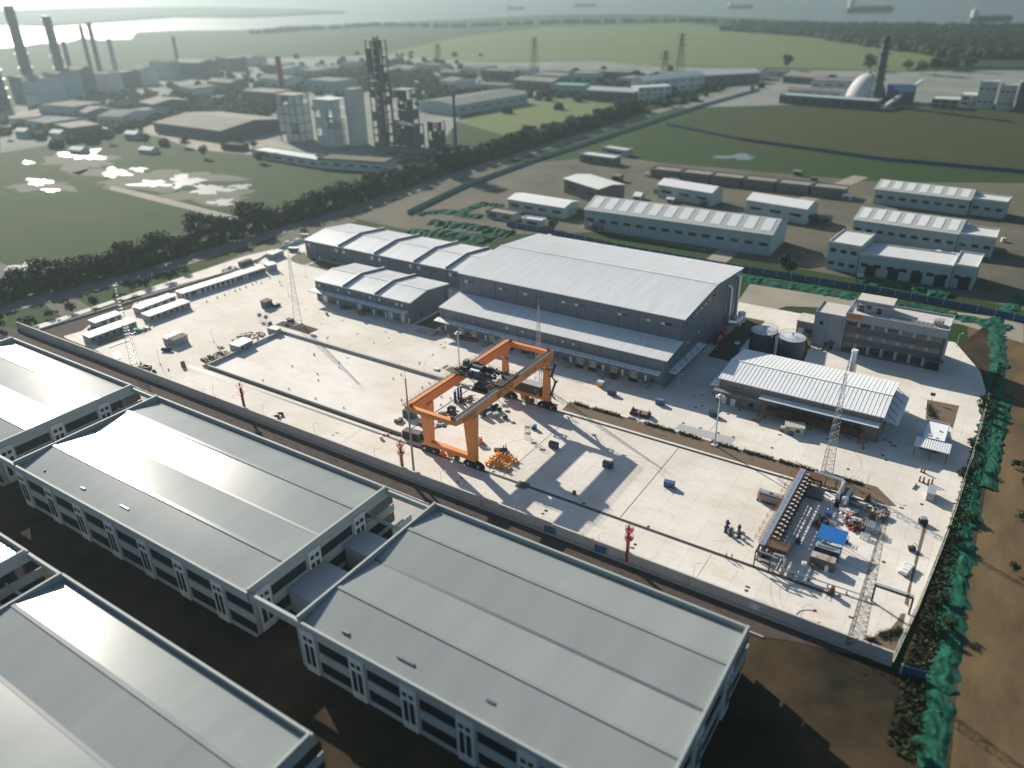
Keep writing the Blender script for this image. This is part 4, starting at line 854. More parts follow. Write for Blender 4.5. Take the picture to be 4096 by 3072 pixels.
t, r, Ln = shed_box('shipping_container', 'grey container with a rust streaked white roof, nearest of the three sheds', Vector((-19.9,151.8,0)), Vector((-14.5,151.9,0)), 2.3, 2.6, M['bricks']); build('roof', r, mat('rusty_white_sheet', (.58,.56,.52), .6, c2=(.22,.12,.06), sc=.8, amt=.35, stretch=(2,.2,1)), t)
solo('cabinet', 'white upright cabinet in front of the rusty roofed container', 'cabinet', MB().box(-.4,.4,-.35,.35,0,1.7).box(-.43,.43,-.38,.38,1.7,1.78), M['lamp'], d7(1955,1030))
solo('crate', 'olive crate beside the white cabinet', 'crate', MB().box(-.9,.9,-.5,.5,.1,1.0).box(-.8,-.6,-.5,.5,0,.1).box(.6,.8,-.5,.5,0,.1), M['wood'], d7(1705,940))
t = thing('open_shed', 'shed with a bright blue sheet roof on posts', 'shed', (-20.3,157.8,0))
rf = MB().xpr([(158.3,3.35),(158.3,3.45),(163.4,3.95),(163.4,3.85)], -20.35, -14.2); x = -20.2
while x < -14.3: rf.bar((x,158.3,3.47),(x,163.4,3.97),.06,.06); x += .5
build('roof', rf, M['blue'], t)
for x in (-20,-17.2,-14.5):
    for y in (158.6,163): build('post', MB().box(x-.07,x+.07,y-.07,y+.07,0,3.4), M['rust'], t)
solo('scrap_rack', 'dark grid of welded bars lying behind the blue roofed shed', 'rack', MB().box(-20.2,-14.0,164,165.2,.1,.5).add([],[]), M['dsteel'])
mb = MB()
for i in range(9): mb.bar((-20.1+i*.75,164,1.2),(-20.1+i*.75,165.4,1.2),.08).bar((-20.1+i*.75,164,0),(-20.1+i*.75,164,1.2),.08)
for y in (164,164.7,165.4): mb.bar((-20.2,y,1.2),(-14.0,y,1.2),.08)
solo('scrap_rack', 'open bar rack standing behind the blue roofed shed', 'rack', mb, M['dsteel'])
# navy equipment boxes
NB = [(A5(1445,1247),'navy box lying in the crane girder shadow band, left one of two there',0),(A5(1787,1372),'navy box with pale fittings on top, at the edge of the second shadow band',1),(A5(1813,913),'navy box beside the planting strip behind the crane stair',0),(A5(2117,975),'blue box near the skid with timber crates, before the big warehouse canopy',1),(A5(1025,1617),'navy box close behind the boundary wall in the crane shadow',0),(A5(2175,1495),'bright blue box alone on the sunlit slab right of the crane shadow',0),(A6(250,1050),'navy box by the lamp mast in front of the right warehouse',0),(B2(1425,168),'blue box against the boundary wall with a fallen plate on top',1),(B2(1743,290),'blue box against the boundary wall just left of the third red tower',0)]
for i, (p, lab, kind) in enumerate(NB):
    t = thing('equipment_box', lab, 'box', (p.x,p.y,0), .04+.02*i, 'navy equipment boxes')
    build('body', MB().box(-1.4,1.4,-.65,.65,.12,1.6), M['navy'] if i not in (3,5,7,8) else mat('mid_blue_paint', (.045,.10,.22), .5), t)
    build('lid', MB().box(-1.45,1.45,-.7,.7,1.6,1.68), M['navy'] if i not in (3,5,7,8) else MATS['mid_blue_paint'], t)
    build('skid', MB().box(-1.3,-1.1,-.7,.7,0,.12).box(1.1,1.3,-.7,.7,0,.12), M['black'], t)
    if kind: build('fitting', MB().tube((-.7,.1,1.68),(-.7,.1,1.85),.2,10).tube((0,.1,1.68),(0,.1,1.85),.2,10).tube((.7,.1,1.68),(.7,.1,1.85),.2,10), M['lamp'], t)
# red monitor towers by the wall
t0 = None
for i, (p, lab) in enumerate([(Vector((-189.4,132.3,0)),'left hand dark red monitor tower with a caged ladder, behind the boundary wall'),(A5(491,1412),'red monitor tower beside the tall bare pole'),(G(2506,2245),'red monitor tower farthest right along the boundary wall')]):
    if t0 is None:
        t = t0 = thing('monitor_tower', lab, 'tower', (0,0,0), 0, 'red monitor towers')
        build('mast', MB().tube((0,0,0),(0,0,9.4),.34,14,.30), M['red'], t, smooth=True)
        for z, n in ((9.2,'platform'),(6.8,'platform')):
            pm = build(n, MB().tube((.25,-.2,z),(.25,-.2,z+.1),1.0,14), mat('platform_pink', (.45,.06,.08), .5), t); mb = MB()
            for hgt in (.5,1.0):
                for k in range(14): mb.bar((.25+cos(k*pi/7),-.2+sin(k*pi/7),z+hgt),(.25+cos((k+1)*pi/7),-.2+sin((k+1)*pi/7),z+hgt),.05)
            for k in range(7): mb.bar((.25+cos(k*2*pi/7),-.2+sin(k*2*pi/7),z),(.25+cos(k*2*pi/7),-.2+sin(k*2*pi/7),z+1),.05)
            build('railing', mb, M['red'], pm); build('bracket', MB().bar((.2,-.2,z-1),(.9,-.7,z),.1).bar((.2,.1,z-1),(.9,.4,z),.1).bar((-.2,-.2,z-1),(-.5,-.8,z),.1), M['red'], pm)
        build('monitor', MB().tube((0,0,9.4),(0,0,10.3),.14,8).tube((0,0,10.2),(.5,.3,11.1),.10,8).tube((-.3,0,10.1),(.3,0,10.1),.16,8), M['dred'], t)
        mb = MB().bar((-.55,0,0),(-.55,0,9),.05).bar((-.55,.4,0),(-.55,.4,9),.05)
        for k in range(18): mb.bar((-.55,0,k*.5+.3),(-.55,.4,k*.5+.3),.04)
        for k in range(8): 
            z = 2.4+k*.6; mb.bar((-.55,-.1,z),(-1.1,.0,z),.04).bar((-1.1,0,z),(-1.1,.4,z),.04).bar((-1.1,.4,z),(-.55,.5,z),.04)
        build('ladder', mb, M['lamp'], t); build('riser_pipe', MB().tube((.42,.2,0),(.42,.2,9.0),.10,8), M['red'], t)
        t.location = p
    else: dup(t0, p, .2*i, lab)
# the bare tapered pole, lamp masts, lattice lightning masts
t = thing('lightning_pole', 'tall bare grey tapered pole with a thin tip, behind the boundary wall before the crane', 'pole', (-120.2,132.3,0))
build('shaft', MB().tube((-120.2,132.3,-.1),(-120.2,132.3,30),.36,12,.17).tube((-120.2,132.3,10),(-120.2,132.3,10.15),.36,12).tube((-120.2,132.3,20),(-120.2,132.3,20.15),.30,12), M['conc'], t, smooth=True)
build('tip', MB().tube((-120.2,132.3,30),(-120.2,132.3,33.4),.06,6,.02).tube((-120.2,132.3,29.9),(-120.2,132.3,30.2),.28,10), M['steel'], t)
def lamp_mast(p, h, lab):
    t = thing('lamp_mast', lab, 'lamp mast', (p.x,p.y,0))
    build('footing', MB().box(p.x-.9,p.x+.9,p.y-.8,p.y+.8,0,.35), M['capconc'], t)
    build('pole', MB().tube((p.x,p.y,.3),(p.x,p.y,h),.26,12,.13), M['lamp'], t, smooth=True)
    hd = build('lamp_ring', MB().lathe((p.x,p.y,h-.5), [(.25,0),(.75,.1),(.75,.25),(.25,.3)], 16), M['steel'], t); build('dome', MB().lathe((p.x,p.y,h-.1), [(.62,0),(.55,.3),(.3,.5),(.03,.56)], 16), M['white'], hd, smooth=True)
    for k in range(8):
        a = k*pi/4; build('floodlight', MB().cbox((p.x+cos(a)*1.05,p.y+sin(a)*1.05,h-.35),(.42,.34,.3),a), M['lamp'], t)
lamp_mast(G(1838.9,1484), 14.6, 'round headed lamp mast left of the crane, before the lean-to loading bay')
lamp_mast(G(2857.4,1781.7), 16.4, 'round headed lamp mast on the planting strip before the right warehouse')
def lattice(p, h, wb, wt, lab, m='steel', tip=2.5):
    t = thing('lattice_mast', lab, 'lattice mast', (p.x,p.y,0), group='lattice masts')
    n = max(8, int(h/1.15)); lg = []
    def c(k, z): 
        ww = wb+(wt-wb)*z/h; a = pi/2+k*2*pi/3+.35; return Vector((p.x+cos(a)*ww*.577, p.y+sin(a)*ww*.577, z))
    for k in range(3): build('leg', MB().tube(c(k,0),c(k,h),.085,6,.06), M[m], t); 
    mb = MB()
    for i in range(n):
        z0, z1 = h*i/n, h*(i+1)/n
        for k in range(3):
            a, b = (k,(k+1)%3) if i % 2 else ((k+1)%3,k); mb.bar(c(a,z0),c(b,z1),.055); mb.bar(c(k,z1),c((k+1)%3,z1),.05)
    build('bracing', mb, M[m], t)
    for k in range(3): q = c(k,0); build('footing', MB().box(q.x-.3,q.x+.3,q.y-.3,q.y+.3,0,.3), M['capconc'], t)
    build('tip', MB().tube((p.x,p.y,h),(p.x,p.y,h+tip),.05,6), M[m], t); return t
lattice(G(548,1470), 31, 3.2, .6, 'lattice lightning mast near the wall corner among scrap piles')
t = lattice(G(1199,1302), 29, 3.4, .6, 'lattice lightning mast on the small dark bed behind the storage basin')
lattice(G(2155,1540), 28.5, 2.6, .5, 'lattice lightning mast rising behind the crane')
lattice(G(3303,1896), 30.5, 3.2, .6, 'lattice lightning mast on the planting strip before the right warehouse')
lattice(G(3412,2580), 33, 3.4, .6, 'lattice lightning mast leaning tall over the near right corner of the yard', 'dsteel')
# small street lamps along wall and beds: one build, copies
LMP = [(a2(900,1432),6.5,'street lamp behind the boundary wall left of the first red tower'),(a2(665,1330),3.5,'short lamp post leftmost behind the boundary wall'),(A4(1672,1082),6,'street lamp behind the wall by the two small carts'),(A4(1997,1203),6,'street lamp behind the wall midway between two red towers'),(A5(320,1348),5,'street lamp just left of the second red tower'),(A5(738,1512),6,'street lamp right of the brown post by the tall pole'),(d2(440,1298),6.5,'street lamp behind the wall where crane shadows cross'),(B2(1727,292),5.5,'street lamp beside the blue box near the third red tower'),(B2(1622,240),4,'short lamp left of the blue box near the third red tower'),(B3(115,512),6.5,'street lamp behind the wall right of the third red tower'),(B3(790,772),6.5,'street lamp behind the wall by the curved hose'),(A4(1350,578),5.5,'street lamp standing alone left of the debris heap'),(A4(1012,722),6,'street lamp on open concrete near the left lattice mast'),(a7(410,1430),6.5,'street lamp on a dark footing left of the middle warehouse'),(a7(248,1032),5,'street lamp on the round lawn before the long warehouse'),(A4(1825,290),5,'street lamp on open concrete left of the second lattice mast'),(d1(35,250),6.5,'curved white street lamp at the corner of the big warehouse'),(A6(1215,1497),4.5,'street lamp at the right end of the planting strip'),(d2(1806,252),4.5,'white street lamp on the planting strip by the timber skid'),(b6(0,870),4,'street lamp beyond the storage tanks'),(a6(1480,275),5,'street lamp in the shade beside the dark lawn'),(a6(2090,-0+1290-1290+340),5,'street lamp at the rear corner of the big warehouse'),(b7(1800,1300),5,'street lamp behind the office block')]
t0 = None
for i, (p, h, lab) in enumerate(LMP):
    if t0 is None:
        t0 = t = thing('street_lamp', lab, 'street lamp', (0,0,0), 0, 'street lamps of the yard')
        build('pole', MB().tube((0,0,0),(0,0,5.4),.075,8,.05).tube((0,0,5.4),(.35,.25,5.9),.05,8).tube((.35,.25,5.9),(.9,.6,6.0),.04,8), M['lamp'], t)
        build('lamp_head', MB().cbox((1.05,.7,6.0),(.6,.25,.12),.6), M['lamp'], t); build('footing', MB().box(-.28,.28,-.28,.28,0,.14), M['capconc'], t)
        t.location = p; t.scale = (1,1,h/6)
    else: dup(t0, p, random.uniform(-.3,.3), lab, (1,1,h/6))
# buffer stops at the rail ends
for p, m, lab in ((G(HU.__call__(1066,1395).x,0).xyz if 0 else HU(1066,1392),'wood','olive buffer stop at the far left end of the front crane rail'),(d8(455,588),'wood','small dark buffer stop at the far left end of the rear crane rail'),(d7(2080,1530),'rust','striped brown buffer stop at the right end of the front crane rail'),(d6(1222,288),'rust','brown buffer stop at the right end of the rear crane rail')):
    s = -1 if m == 'wood' else 1
    solo('buffer_stop', lab, 'buffer stop', MB().ypr([(-.9*s,0),(.55*s,0),(.55*s,.5),(.3*s,2.1),(-.25*s,2.1)][::1 if s < 0 else -1], -.55, .55).box(-.35,.35,-.7,.7,1.5,1.9), M[m], p)
solo('pit_cover', 'dark steel plate covering the rail pit in the crane shadow', 'cover plate', MB().box(-1.6,1.6,-1.35,1.35,.1,.2).box(-1.5,1.5,-.08,.08,.2,.26), M['dsteel'], d2(525,943), .05)
# two yellow spreaders, blue machine
for p, lab in ((CZ(1360,1560),'nearer yellow container spreader lying by the crane'),(CZ(1437,1487),'farther yellow container spreader lying by the crane')):
    t = thing('container_spreader', lab, 'spreader', (p.x,p.y,0), .09, 'spreaders')
    build('main_beam', MB().xpr([(-.55,.85),(-.55,1.5),(.55,1.5),(.55,.85)], -2.3, 2.3).xpr([(-.4,1.5),(-.4,1.75),(.4,1.75),(.4,1.5)], -1.4, 1.4), M['yellow'], t)
    build('telescopic_arm', MB().box(-3.0,3.0,-.95,-.55,.55,1.0).box(-3.0,3.0,.55,.95,.55,1.0), M['yellow'], t)
    for x in (-3.05,3.05):
        e = build('end_beam', MB().box(x-.2,x+.2,-1.22,1.22,.4,.95).box(x-.3,x+.3,-1.3,-1.0,0,.5).box(x-.3,x+.3,1.0,1.3,0,.5), M['yellow'], t)
        build('flipper', MB().bar((x,-1.2,.9),(x*1.12,-1.45,1.35),.3,.12).bar((x,1.2,.9),(x*1.12,1.45,1.35),.3,.12), M['yellow'], e)
    for x in (-1.9,-.6,.6,1.9): build('sheave', MB().tube((x,-.15,1.95),(x,.15,1.95),.32,12), M['black'] if abs(x) < 1 else M['yellow'], t)
    build('cross_brace', MB().box(-1.6,-1.3,-1.0,1.0,.45,.85).box(1.3,1.6,-1.0,1.0,.45,.85), M['rust'], t)
t = thing('stranded_machine', 'dark blue machine frame with upright fins, lying behind the yellow spreaders', 'machine', CZ(1390,1390), .55)
build('bed', MB().box(-1.9,1.9,-.55,.55,.1,.7), M['navy'], t); build('fin', MB().box(.7,1.0,-.5,.5,.7,1.6).box(1.4,1.65,-.5,.5,.7,1.9).box(-.2,.5,-.4,.4,.7,1.1), M['blue2'], t); build('cover', MB().box(-.3,.6,-.35,.35,1.1,1.2), M['lamp'], t)
t = thing('wheel_loader', 'small orange forklift truck behind the near crane leg', 'forklift', CZ(1160,1300), 2.2)
build('body', MB().box(-1.3,.9,-.75,.75,.45,1.35).box(-1.5,-.7,-.8,.8,.6,1.7), M['orange'], t); build('cab', MB().box(-.5,.6,-.6,.6,2.2,2.35).bar((-.45,-.55,1.3),(-.45,-.55,2.25),.09).bar((.55,-.55,1.3),(.55,-.55,2.25),.09).bar((-.45,.55,1.3),(-.45,.55,2.25),.09).bar((.55,.55,1.3),(.55,.55,2.25),.09), M['white'], t)
build('mast', MB().box(.95,1.1,-.5,-.35,.2,2.6).box(.95,1.1,.35,.5,.2,2.6).box(1.1,2.1,-.45,-.3,.15,.25).box(1.1,2.1,.3,.45,.15,.25), M['rust'], t)
for x in (-.9,.55):
    for y in (-.8,.62): build('wheel', MB().tube((x,y,.42),(x,y+.18,.42),.42,14), M['rubber'], t)
# blue truck parked under the crane
t = thing('flatbed_truck', 'dark blue flatbed truck parked under the near crane girder', 'truck', CZ(1255,962), radians(262))
cb = build('cab', MB().ypr([(2.0,.7),(3.7,.7),(3.75,1.7),(3.4,2.7),(2.0,2.7)][::-1], -1.15, 1.15), M['navy'], t); build('windscreen', MB().add([(3.77,-1.0,1.75),(3.77,1.0,1.75),(3.44,1.0,2.6),(3.44,-1.0,2.6)], [(0,1,2,3)]), M['glass'], cb); build('bumper', MB().box(3.7,3.95,-1.1,1.1,.5,.8), M['steel'], cb)
build('bed', MB().box(-3.6,1.8,-1.2,1.2,.95,1.15).box(-3.6,1.8,-1.2,-1.12,1.15,1.6).box(-3.6,1.8,1.12,1.2,1.15,1.6).box(-3.6,-3.5,-1.12,1.12,1.15,1.6), M['black'], t); build('load', MB().box(-3.0,-1.2,-.9,.9,1.16,2.1).box(-1,.9,-.7,.5,1.16,1.7), M['trim'], t); build('load_cover', MB().box(-3.0,-1.5,-.8,.8,2.11,2.2), M['white'], t)
for x in (2.7,-1.6,-2.7):
    for y in (-1.15,.85): build('wheel', MB().tube((x,y,.5),(x,y+.3,.5),.5,16), M['rubber'], t)
# blue pipes standing upright
for i, (p, lab) in enumerate([(CZ(886,858),'upright blue pipe with pale cap, nearest of four'),(CZ(892,838),'upright blue pipe just behind the nearest one'),(CZ(925,826),'upright blue pipe beside the rusty scrap, third of four'),(CZ(953,800),'upright blue pipe farthest of four')]):
    t = thing('upright_pipe', lab, 'pipe', (p.x,p.y,0), group='upright blue pipes'); build('shaft', MB().tube((p.x,p.y,0),(p.x,p.y,4.1),.36,14).tube((p.x,p.y,1.9),(p.x,p.y,2.1),.42,14).tube((p.x,p.y,0),(p.x,p.y,.15),.5,14), M['blue2'], t, smooth=True); build('cap', MB().tube((p.x,p.y,4.1),(p.x,p.y,4.3),.38,14), M['lamp'] if i != 2 else M['black'], t)
def pile(name, label, cat, pts, r, n, ms, seed, size=(.3,1.0), hgt=.7, zz=0.0):
    "loose heap: pieces in a few materials, each material one part of the heap"
    rnd = random.Random(seed); c = sum(pts, Vector())/len(pts); t = thing(name, label, cat, (c.x,c.y,zz)); mbs = [MB() for _ in ms]
    for i in range(n):
        p = pts[rnd.randrange(len(pts))]; x, y = p.x+rnd.gauss(0,r*.5), p.y+rnd.gauss(0,r*.5); s = rnd.uniform(*size); z = rnd.uniform(.05,hgt); k = rnd.randrange(len(ms)); f = rnd.random()
        if f < .45: mbs[k].cbox((x,y,z+zz), (s*rnd.uniform(.8,2.4), s*rnd.uniform(.15,.8), s*rnd.uniform(.1,.5)), rnd.uniform(0,pi), rnd.uniform(-.4,.4))
        elif f < .75: mbs[k].lump((x,y,z*.6+zz), s*.55)
        else: mbs[k].tube((x-s,y,z+zz),(x+s*rnd.uniform(.3,1),y+rnd.uniform(-1,1)*s,z*rnd.uniform(.5,1.4)+zz),.06+.05*s,6)
    for m, mb in zip(ms, mbs):
        if mb.v: build('debris', mb, M[m], t)['kind'] = 'stuff'
    return t
pile('scrap_heap', 'rusty heap of steel sections beside the upright blue pipes', 'scrap heap', [CZ(960,835),CZ(1000,850),CZ(1050,820)], 1.6, 40, ['rust','dsteel','black'], 3, (.4,1.2), .8)
pile('scrap_heap', 'black heap of coils and frames under the crane cross beam', 'scrap heap', [CZ(720,1000),CZ(780,990),CZ(845,960),CZ(800,1010)], 1.6, 46, ['black','dsteel','wood'], 4, (.4,1.1), .9)
t = thing('winding_gate', 'dark gate shaped frame standing in the black heap under the crane', 'frame', CZ(850,985)); build('frame', MB().box(-1.4,-1.1,-.5,.5,0,2.2).box(1.1,1.4,-.5,.5,0,2.2).ypr([(-1.4,2.2),(1.4,2.2),(.4,2.9),(-.6,2.9)], -.5, .5), M['black'], t, world=False); build('base', MB().box(-1.6,1.6,-.8,.8,0,.3), M['navy'], t, world=False)
for i, q in enumerate([(665,1105),(700,1118),(735,1095),(760,1115),(650,1130),(720,1080),(780,1085),(840,1010),(805,1030)]):
    p = CZ(*q); t = thing('hose_coil', 'coiled pale and dark hose lying by the crane leg, one of a loose group', 'hose coil', (p.x,p.y,0), group='hose coils by the crane leg'); build('ring', MB().lathe((p.x,p.y,0), [(.75,0),(.85,.15),(.75,.35),(.35,.35),(.3,.15),(.35,.02)], 14), M['black'] if i % 2 else M['lamp'], t)
for i, (q, m, sz, lab) in enumerate([((235,1075),'wood',.55,'left one of three brown crates by the basin kerb'),((266,1078),'wood',.6,'middle one of three brown crates by the basin kerb'),((288,1058),'wood',.6,'right one of three brown crates by the basin kerb'),((95,1212),'lamp',.3,'pale carton left of the small carton group near the front rail'),((130,1178),'wood',.3,'brown carton at the back of the small carton group'),((137,1212),'lamp',.3,'pale carton at the front of the small carton group'),((168,1192),'wood',.3,'brown carton right of the small carton group'),((520,1110),'rust',.8,'rusty crate left of the front left crane leg'),((1336,1020),'hut',.95,'beige machine crate right of the blue truck')]):
    solo('crate', lab, 'crate', MB().box(-sz,sz,-sz*.8,sz*.8,.1,sz*1.7).box(-sz,-sz*.7,-sz*.8,sz*.8,0,.1).box(sz*.7,sz,-sz*.8,sz*.8,0,.1), M[m], CZ(*q), .3+.1*i)
solo('drum', 'pale barrel standing by the front rail left of the second red tower', 'barrel', MB().lathe((0,0,0), [(.5,0),(.55,.5),(.5,1.0),(.4,1.02)], 14), M['lamp'], CZ(68,1258))
for q, m, lab, s in (((1368,955),'teal','teal machine behind the beige crate',1.0),((1440,1035),'teal','dark green machine right of the beige crate',.8),((1462,955),'wood','low brown stack right of the teal machine',.7),((1525,1080),'conc','small flat pale stack in front of the dark green machine',.6),((1760,1150),'black','dark box with a blue lid beside the scaffold tower',.8)):
    t = thing('machine' if m != 'conc' and m != 'wood' else 'stack', lab, 'machine' if m in ('teal','black') else 'stack', CZ(*q), .5)
    h = 1.0*s if m in ('teal','black') else .35
    build('base', MB().box(-s,s,-s*.5,s*.5,.05,h).box(-s*1.1,s*1.1,-s*.1,s*.1,0,.1), M[m], t)
    if m == 'teal': build('motor', MB().tube((-s*.5,0,h),(s*.6,0,h+.15),.32*s,10).box(s*.3,s*.8,-s*.4,s*.4,h,h+.5), M['black'], t); build('cover', MB().box(-s*.9,-s*.2,-s*.45,s*.45,h,h+.35), M['green'], t)
    elif m == 'black': build('lid', MB().box(-s*.4,s*1.0,-s*.5,s*.5,h,h+.7), M['blue'], t)
    else: build('top', MB().box(-s*.6,s*.7,-s*.3,s*.35,h,h+.15), M['lamp'], t)
t = thing('scaffold_tower', 'small wheeled scaffold tower standing on the slab joint', 'scaffold', d4(1445,1395), .15)
mb = MB()
for x in (-.75,.75):
    for y in (-.6,.6): mb.bar((x,y,0),(x,y,4.6),.06)
for z in (.4,1.5,2.6,3.7,4.55):
    for a, b in (((-.75,-.6),(.75,-.6)),((.75,-.6),(.75,.6)),((.75,.6),(-.75,.6)),((-.75,.6),(-.75,-.6))): mb.bar((*a,z),(*b,z),.05)
for z in (.4,1.5,2.6): mb.bar((-.75,-.6,z),(.75,-.6,z+1.1),.04).bar((.75,.6,z),(-.75,.6,z+1.1),.04)
build('frame', mb, M['steel'], t); build('deck', MB().box(-.75,.75,-.6,.6,3.6,3.68).box(-.75,.75,-.6,.6,1.6,1.66), M['wood'], t)
t = thing('timber_skid', 'dark flat skid carrying two open timber crates before the big warehouse', 'skid', d2(1708,160), .06)
build('base', MB().box(0,6.2,0,2.6,.1,.85), M['black'], t); build('crate_frame', MB().box(.4,3.0,.3,2.4,.86,1.2).box(.4,.55,.3,2.4,1.2,2.0).box(3.5,5.9,.3,2.4,.86,1.1).box(5.6,5.8,.3,2.4,1.1,1.9), M['wood'], t)
solo('pallet', 'low timber pallet leaning by the timber skid on the planting strip', 'pallet', MB().box(-1.2,1.2,-.5,.5,.05,.25).box(-1.1,1.1,-.45,-.3,.25,.32).box(-1.1,1.1,.3,.45,.25,.32), M['wood'], d2(1735,205), .1)
t = thing('pump_unit', 'orange pump unit with a pale hood on the apron before the loading bay', 'pump', A5(1742,862)); build('body', MB().box(-1,1,-.7,.7,.1,1.3), M['orange'], t, world=False); build('hood', MB().box(-1.1,1.1,-.8,.8,1.3,2.0), M['tanktop'], t, world=False)
t = thing('pump_unit', 'dark orange pallet cage beside the dock steps of the loading bay', 'cage', A5(1822,812)); build('body', MB().box(-1.1,1.1,-.7,.7,.1,1.6), M['rust'], t, world=False); build('rail', MB().bar((-1.1,-.7,2.2),(1.1,-.7,2.2),.08).bar((-1.1,-.7,1.6),(-1.1,-.7,2.2),.08).bar((1.1,-.7,1.6),(1.1,-.7,2.2),.08), M['orail'], t, world=False)
solo('crate', 'red brown crate before the middle warehouse doors', 'crate', MB().box(-1.3,1.3,-.9,.9,.1,1.7).box(-1.3,-1,-.9,.9,0,.1).box(1,1.3,-.9,.9,0,.1), mat('red_brown', (.22,.075,.045), .7), b1(1365,1425))
t = thing('handling_trolley', 'orange and white trolley on open concrete before the middle warehouse', 'trolley', b1(590,1425), -.5); build('deck', MB().box(-.9,.9,-.5,.5,.3,.5), M['lamp'], t); build('load', MB().box(-.5,.6,-.4,.4,.5,1.2), M['orange'], t); build('wheel', MB().tube((-.6,-.5,.16),(-.6,.5,.16),.16,8).tube((.6,-.5,.16),(.6,.5,.16),.16,8), M['rubber'], t)
for i in range(8):
    p = b1(905+i*27, 1300+(i%2)*12); solo('roll', 'purple grey roll standing before the middle warehouse wall, one of a short row', 'roll', MB().tube((0,0,0),(0,0,.95),.33,10).tube((0,0,.95),(0,0,1.05),.2,10), mat('purple_roll', (.12,.07,.11), .8), p, group='rolls by the middle warehouse')
for j in range(3):
    for i in range(14 if j else 12):
        p = b3(770+i*29+j*22, 600+i*5.5-j*20); p.z = .02
        solo('sack', 'pale sack with dark red stripe in the block of sacks by the loading docks', 'sack', MB().lump((0,0,.42), .42, 8, 1.0), mat('sack_pink', (.34,.22,.23), .85, c2=(.16,.07,.08), sc=2.5, amt=.3), p, i*.7, 'sacks stacked by the docks')
# persons near the front rail
def person(p, rz, lab, stride=.22, vest='hivis'):
    t = thing('person', lab, 'person', (p.x,p.y,0), rz)
    me = bpy.data.meshes.new('body'); V = [(0,0,.95),(0,0,1.2),(0,0,1.42),(0,.01,1.52),(.10,0,.88),(.11,stride*.5,.48),(.11,stride*.6,.08),(-.10,0,.88),(-.11,-stride*.4,.48),(-.11,-stride*.9,.08),(.20,0,1.40),(.26,.02,1.14),(.24,.14,.92),(-.20,0,1.40),(-.26,-.02,1.14),(-.24,.08,.92),(.11,stride*.6+.16,.05),(-.11,-stride*.9+.16,.05),(.235,.17,.82),(-.235,.11,.82)]
    Ed = [(0,1),(1,2),(2,3),(0,4),(4,5),(5,6),(0,7),(7,8),(8,9),(2,10),(10,11),(11,12),(2,13),(13,14),(14,15),(6,16),(9,17),(12,18),(15,19)]
    R = [.16,.15,.17,.07,.11,.075,.05,.11,.075,.05,.075,.05,.038,.075,.05,.038,.045,.045,.035,.035]
    me.from_pydata(V, Ed, []); o = link(bpy.data.objects.new('body', me)); sk = o.modifiers.new('s', 'SKIN')
    for i, r in enumerate(R): me.skin_vertices[0].data[i].radius = (r, r*.8)
    me.skin_vertices[0].data[0].use_root = True; o.modifiers.new('d', 'SUBSURF').levels = 1
    dg = bpy.context.evaluated_depsgraph_get(); dg.update(); m2 = bpy.data.meshes.new_from_object(o.evaluated_get(dg)); bpy.data.objects.remove(o)
    m2.materials.clear(); m2.materials.append(M['cloth']); o = link(bpy.data.objects.new('body', m2)); o.parent = t
    build('head', MB().lathe((0,.02,1.50), [(.055,0),(.075,.06),(.10,.14),(.10,.22),(.06,.27)], 12).cbox((0,.13,1.66),(.03,.05,.05)), M['skin'], t, smooth=True)
    build('helmet', MB().lathe((0,.02,1.70), [(.15,0),(.13,.02),(.12,.07),(.06,.13),(.01,.14)], 12), M['white'], t, smooth=True)
    build('vest', MB().lathe((0,0,.98), [(.195,0),(.205,.2),(.215,.40),(.12,.47)], 12), M[vest], t, smooth=True)
    return t
person(B3(327,334), 2.6, 'left one of two workers in yellow vests walking along the front rail')
person(B3(362,340), 2.3, 'right one of two workers in yellow vests walking along the front rail', -.2)
person(d2(1068,208), .4, 'worker in dark clothes standing at the rear crane rail', .08, 'cloth')
person(A4(1770,216), 1.1, 'worker walking alone on the pale concrete left of the long warehouse', .2, 'orange')
# carts by the wall, bollard box, plates
for q, lab in (((1752,1062),'left one of two small brown carts near the front wall'),((1776,1045),'right one of two small brown carts near the front wall')):
    t = thing('hand_cart', lab, 'cart', A4(*q), .6); build('tray', MB().add([(-.8,-.45,.9),(.7,-.45,.9),(.7,.45,.9),(-.8,.45,.9),(-.4,-.3,.4),(.5,-.3,.4),(.5,.3,.4),(-.4,.3,.4)], [(0,4,5,1),(1,5,6,2),(2,6,7,3),(3,7,4,0),(4,7,6,5)]), M['rust'], t); build('wheel', MB().tube((.45,-.4,.35),(.45,-.28,.35),.35,12).tube((.45,.28,.35),(.45,.4,.35),.35,12), M['rubber'], t); build('handle', MB().bar((-.6,-.35,.8),(-1.5,-.35,1.0),.06).bar((-.6,.35,.8),(-1.5,.35,1.0),.06).bar((-.5,-.3,.8),(-.6,-.3,0),.05), M['dsteel'], t)
solo('cabinet', 'brown cabinet at the foot of the tall bare pole', 'cabinet', MB().box(-.45,.45,-.3,.3,0,1.7).box(-.5,.5,-.35,.35,1.7,1.8), M['wood'], A5(593,1442), .3)
solo('crate', 'small pale brown post box standing in the shadow band near the front rail', 'box', MB().box(-.4,.4,-.35,.35,0,.95).box(-.43,.43,-.38,.38,.95,1.05), M['wood'], d2(1098,1045))
t = thing('equipment_shed', 'small white ribbed roof shed close behind the boundary wall at the right', 'shed', B3(527,652), .05)
build('body', MB().box(-1.5,1.5,-.9,.9,.35,1.7), M['lamp'], t); rb = MB().box(-1.6,1.6,-1,1,1.7,1.78)
for k in range(10): rb.box(-1.55+k*.33,-1.45+k*.33,-1,1,1.78,1.86)
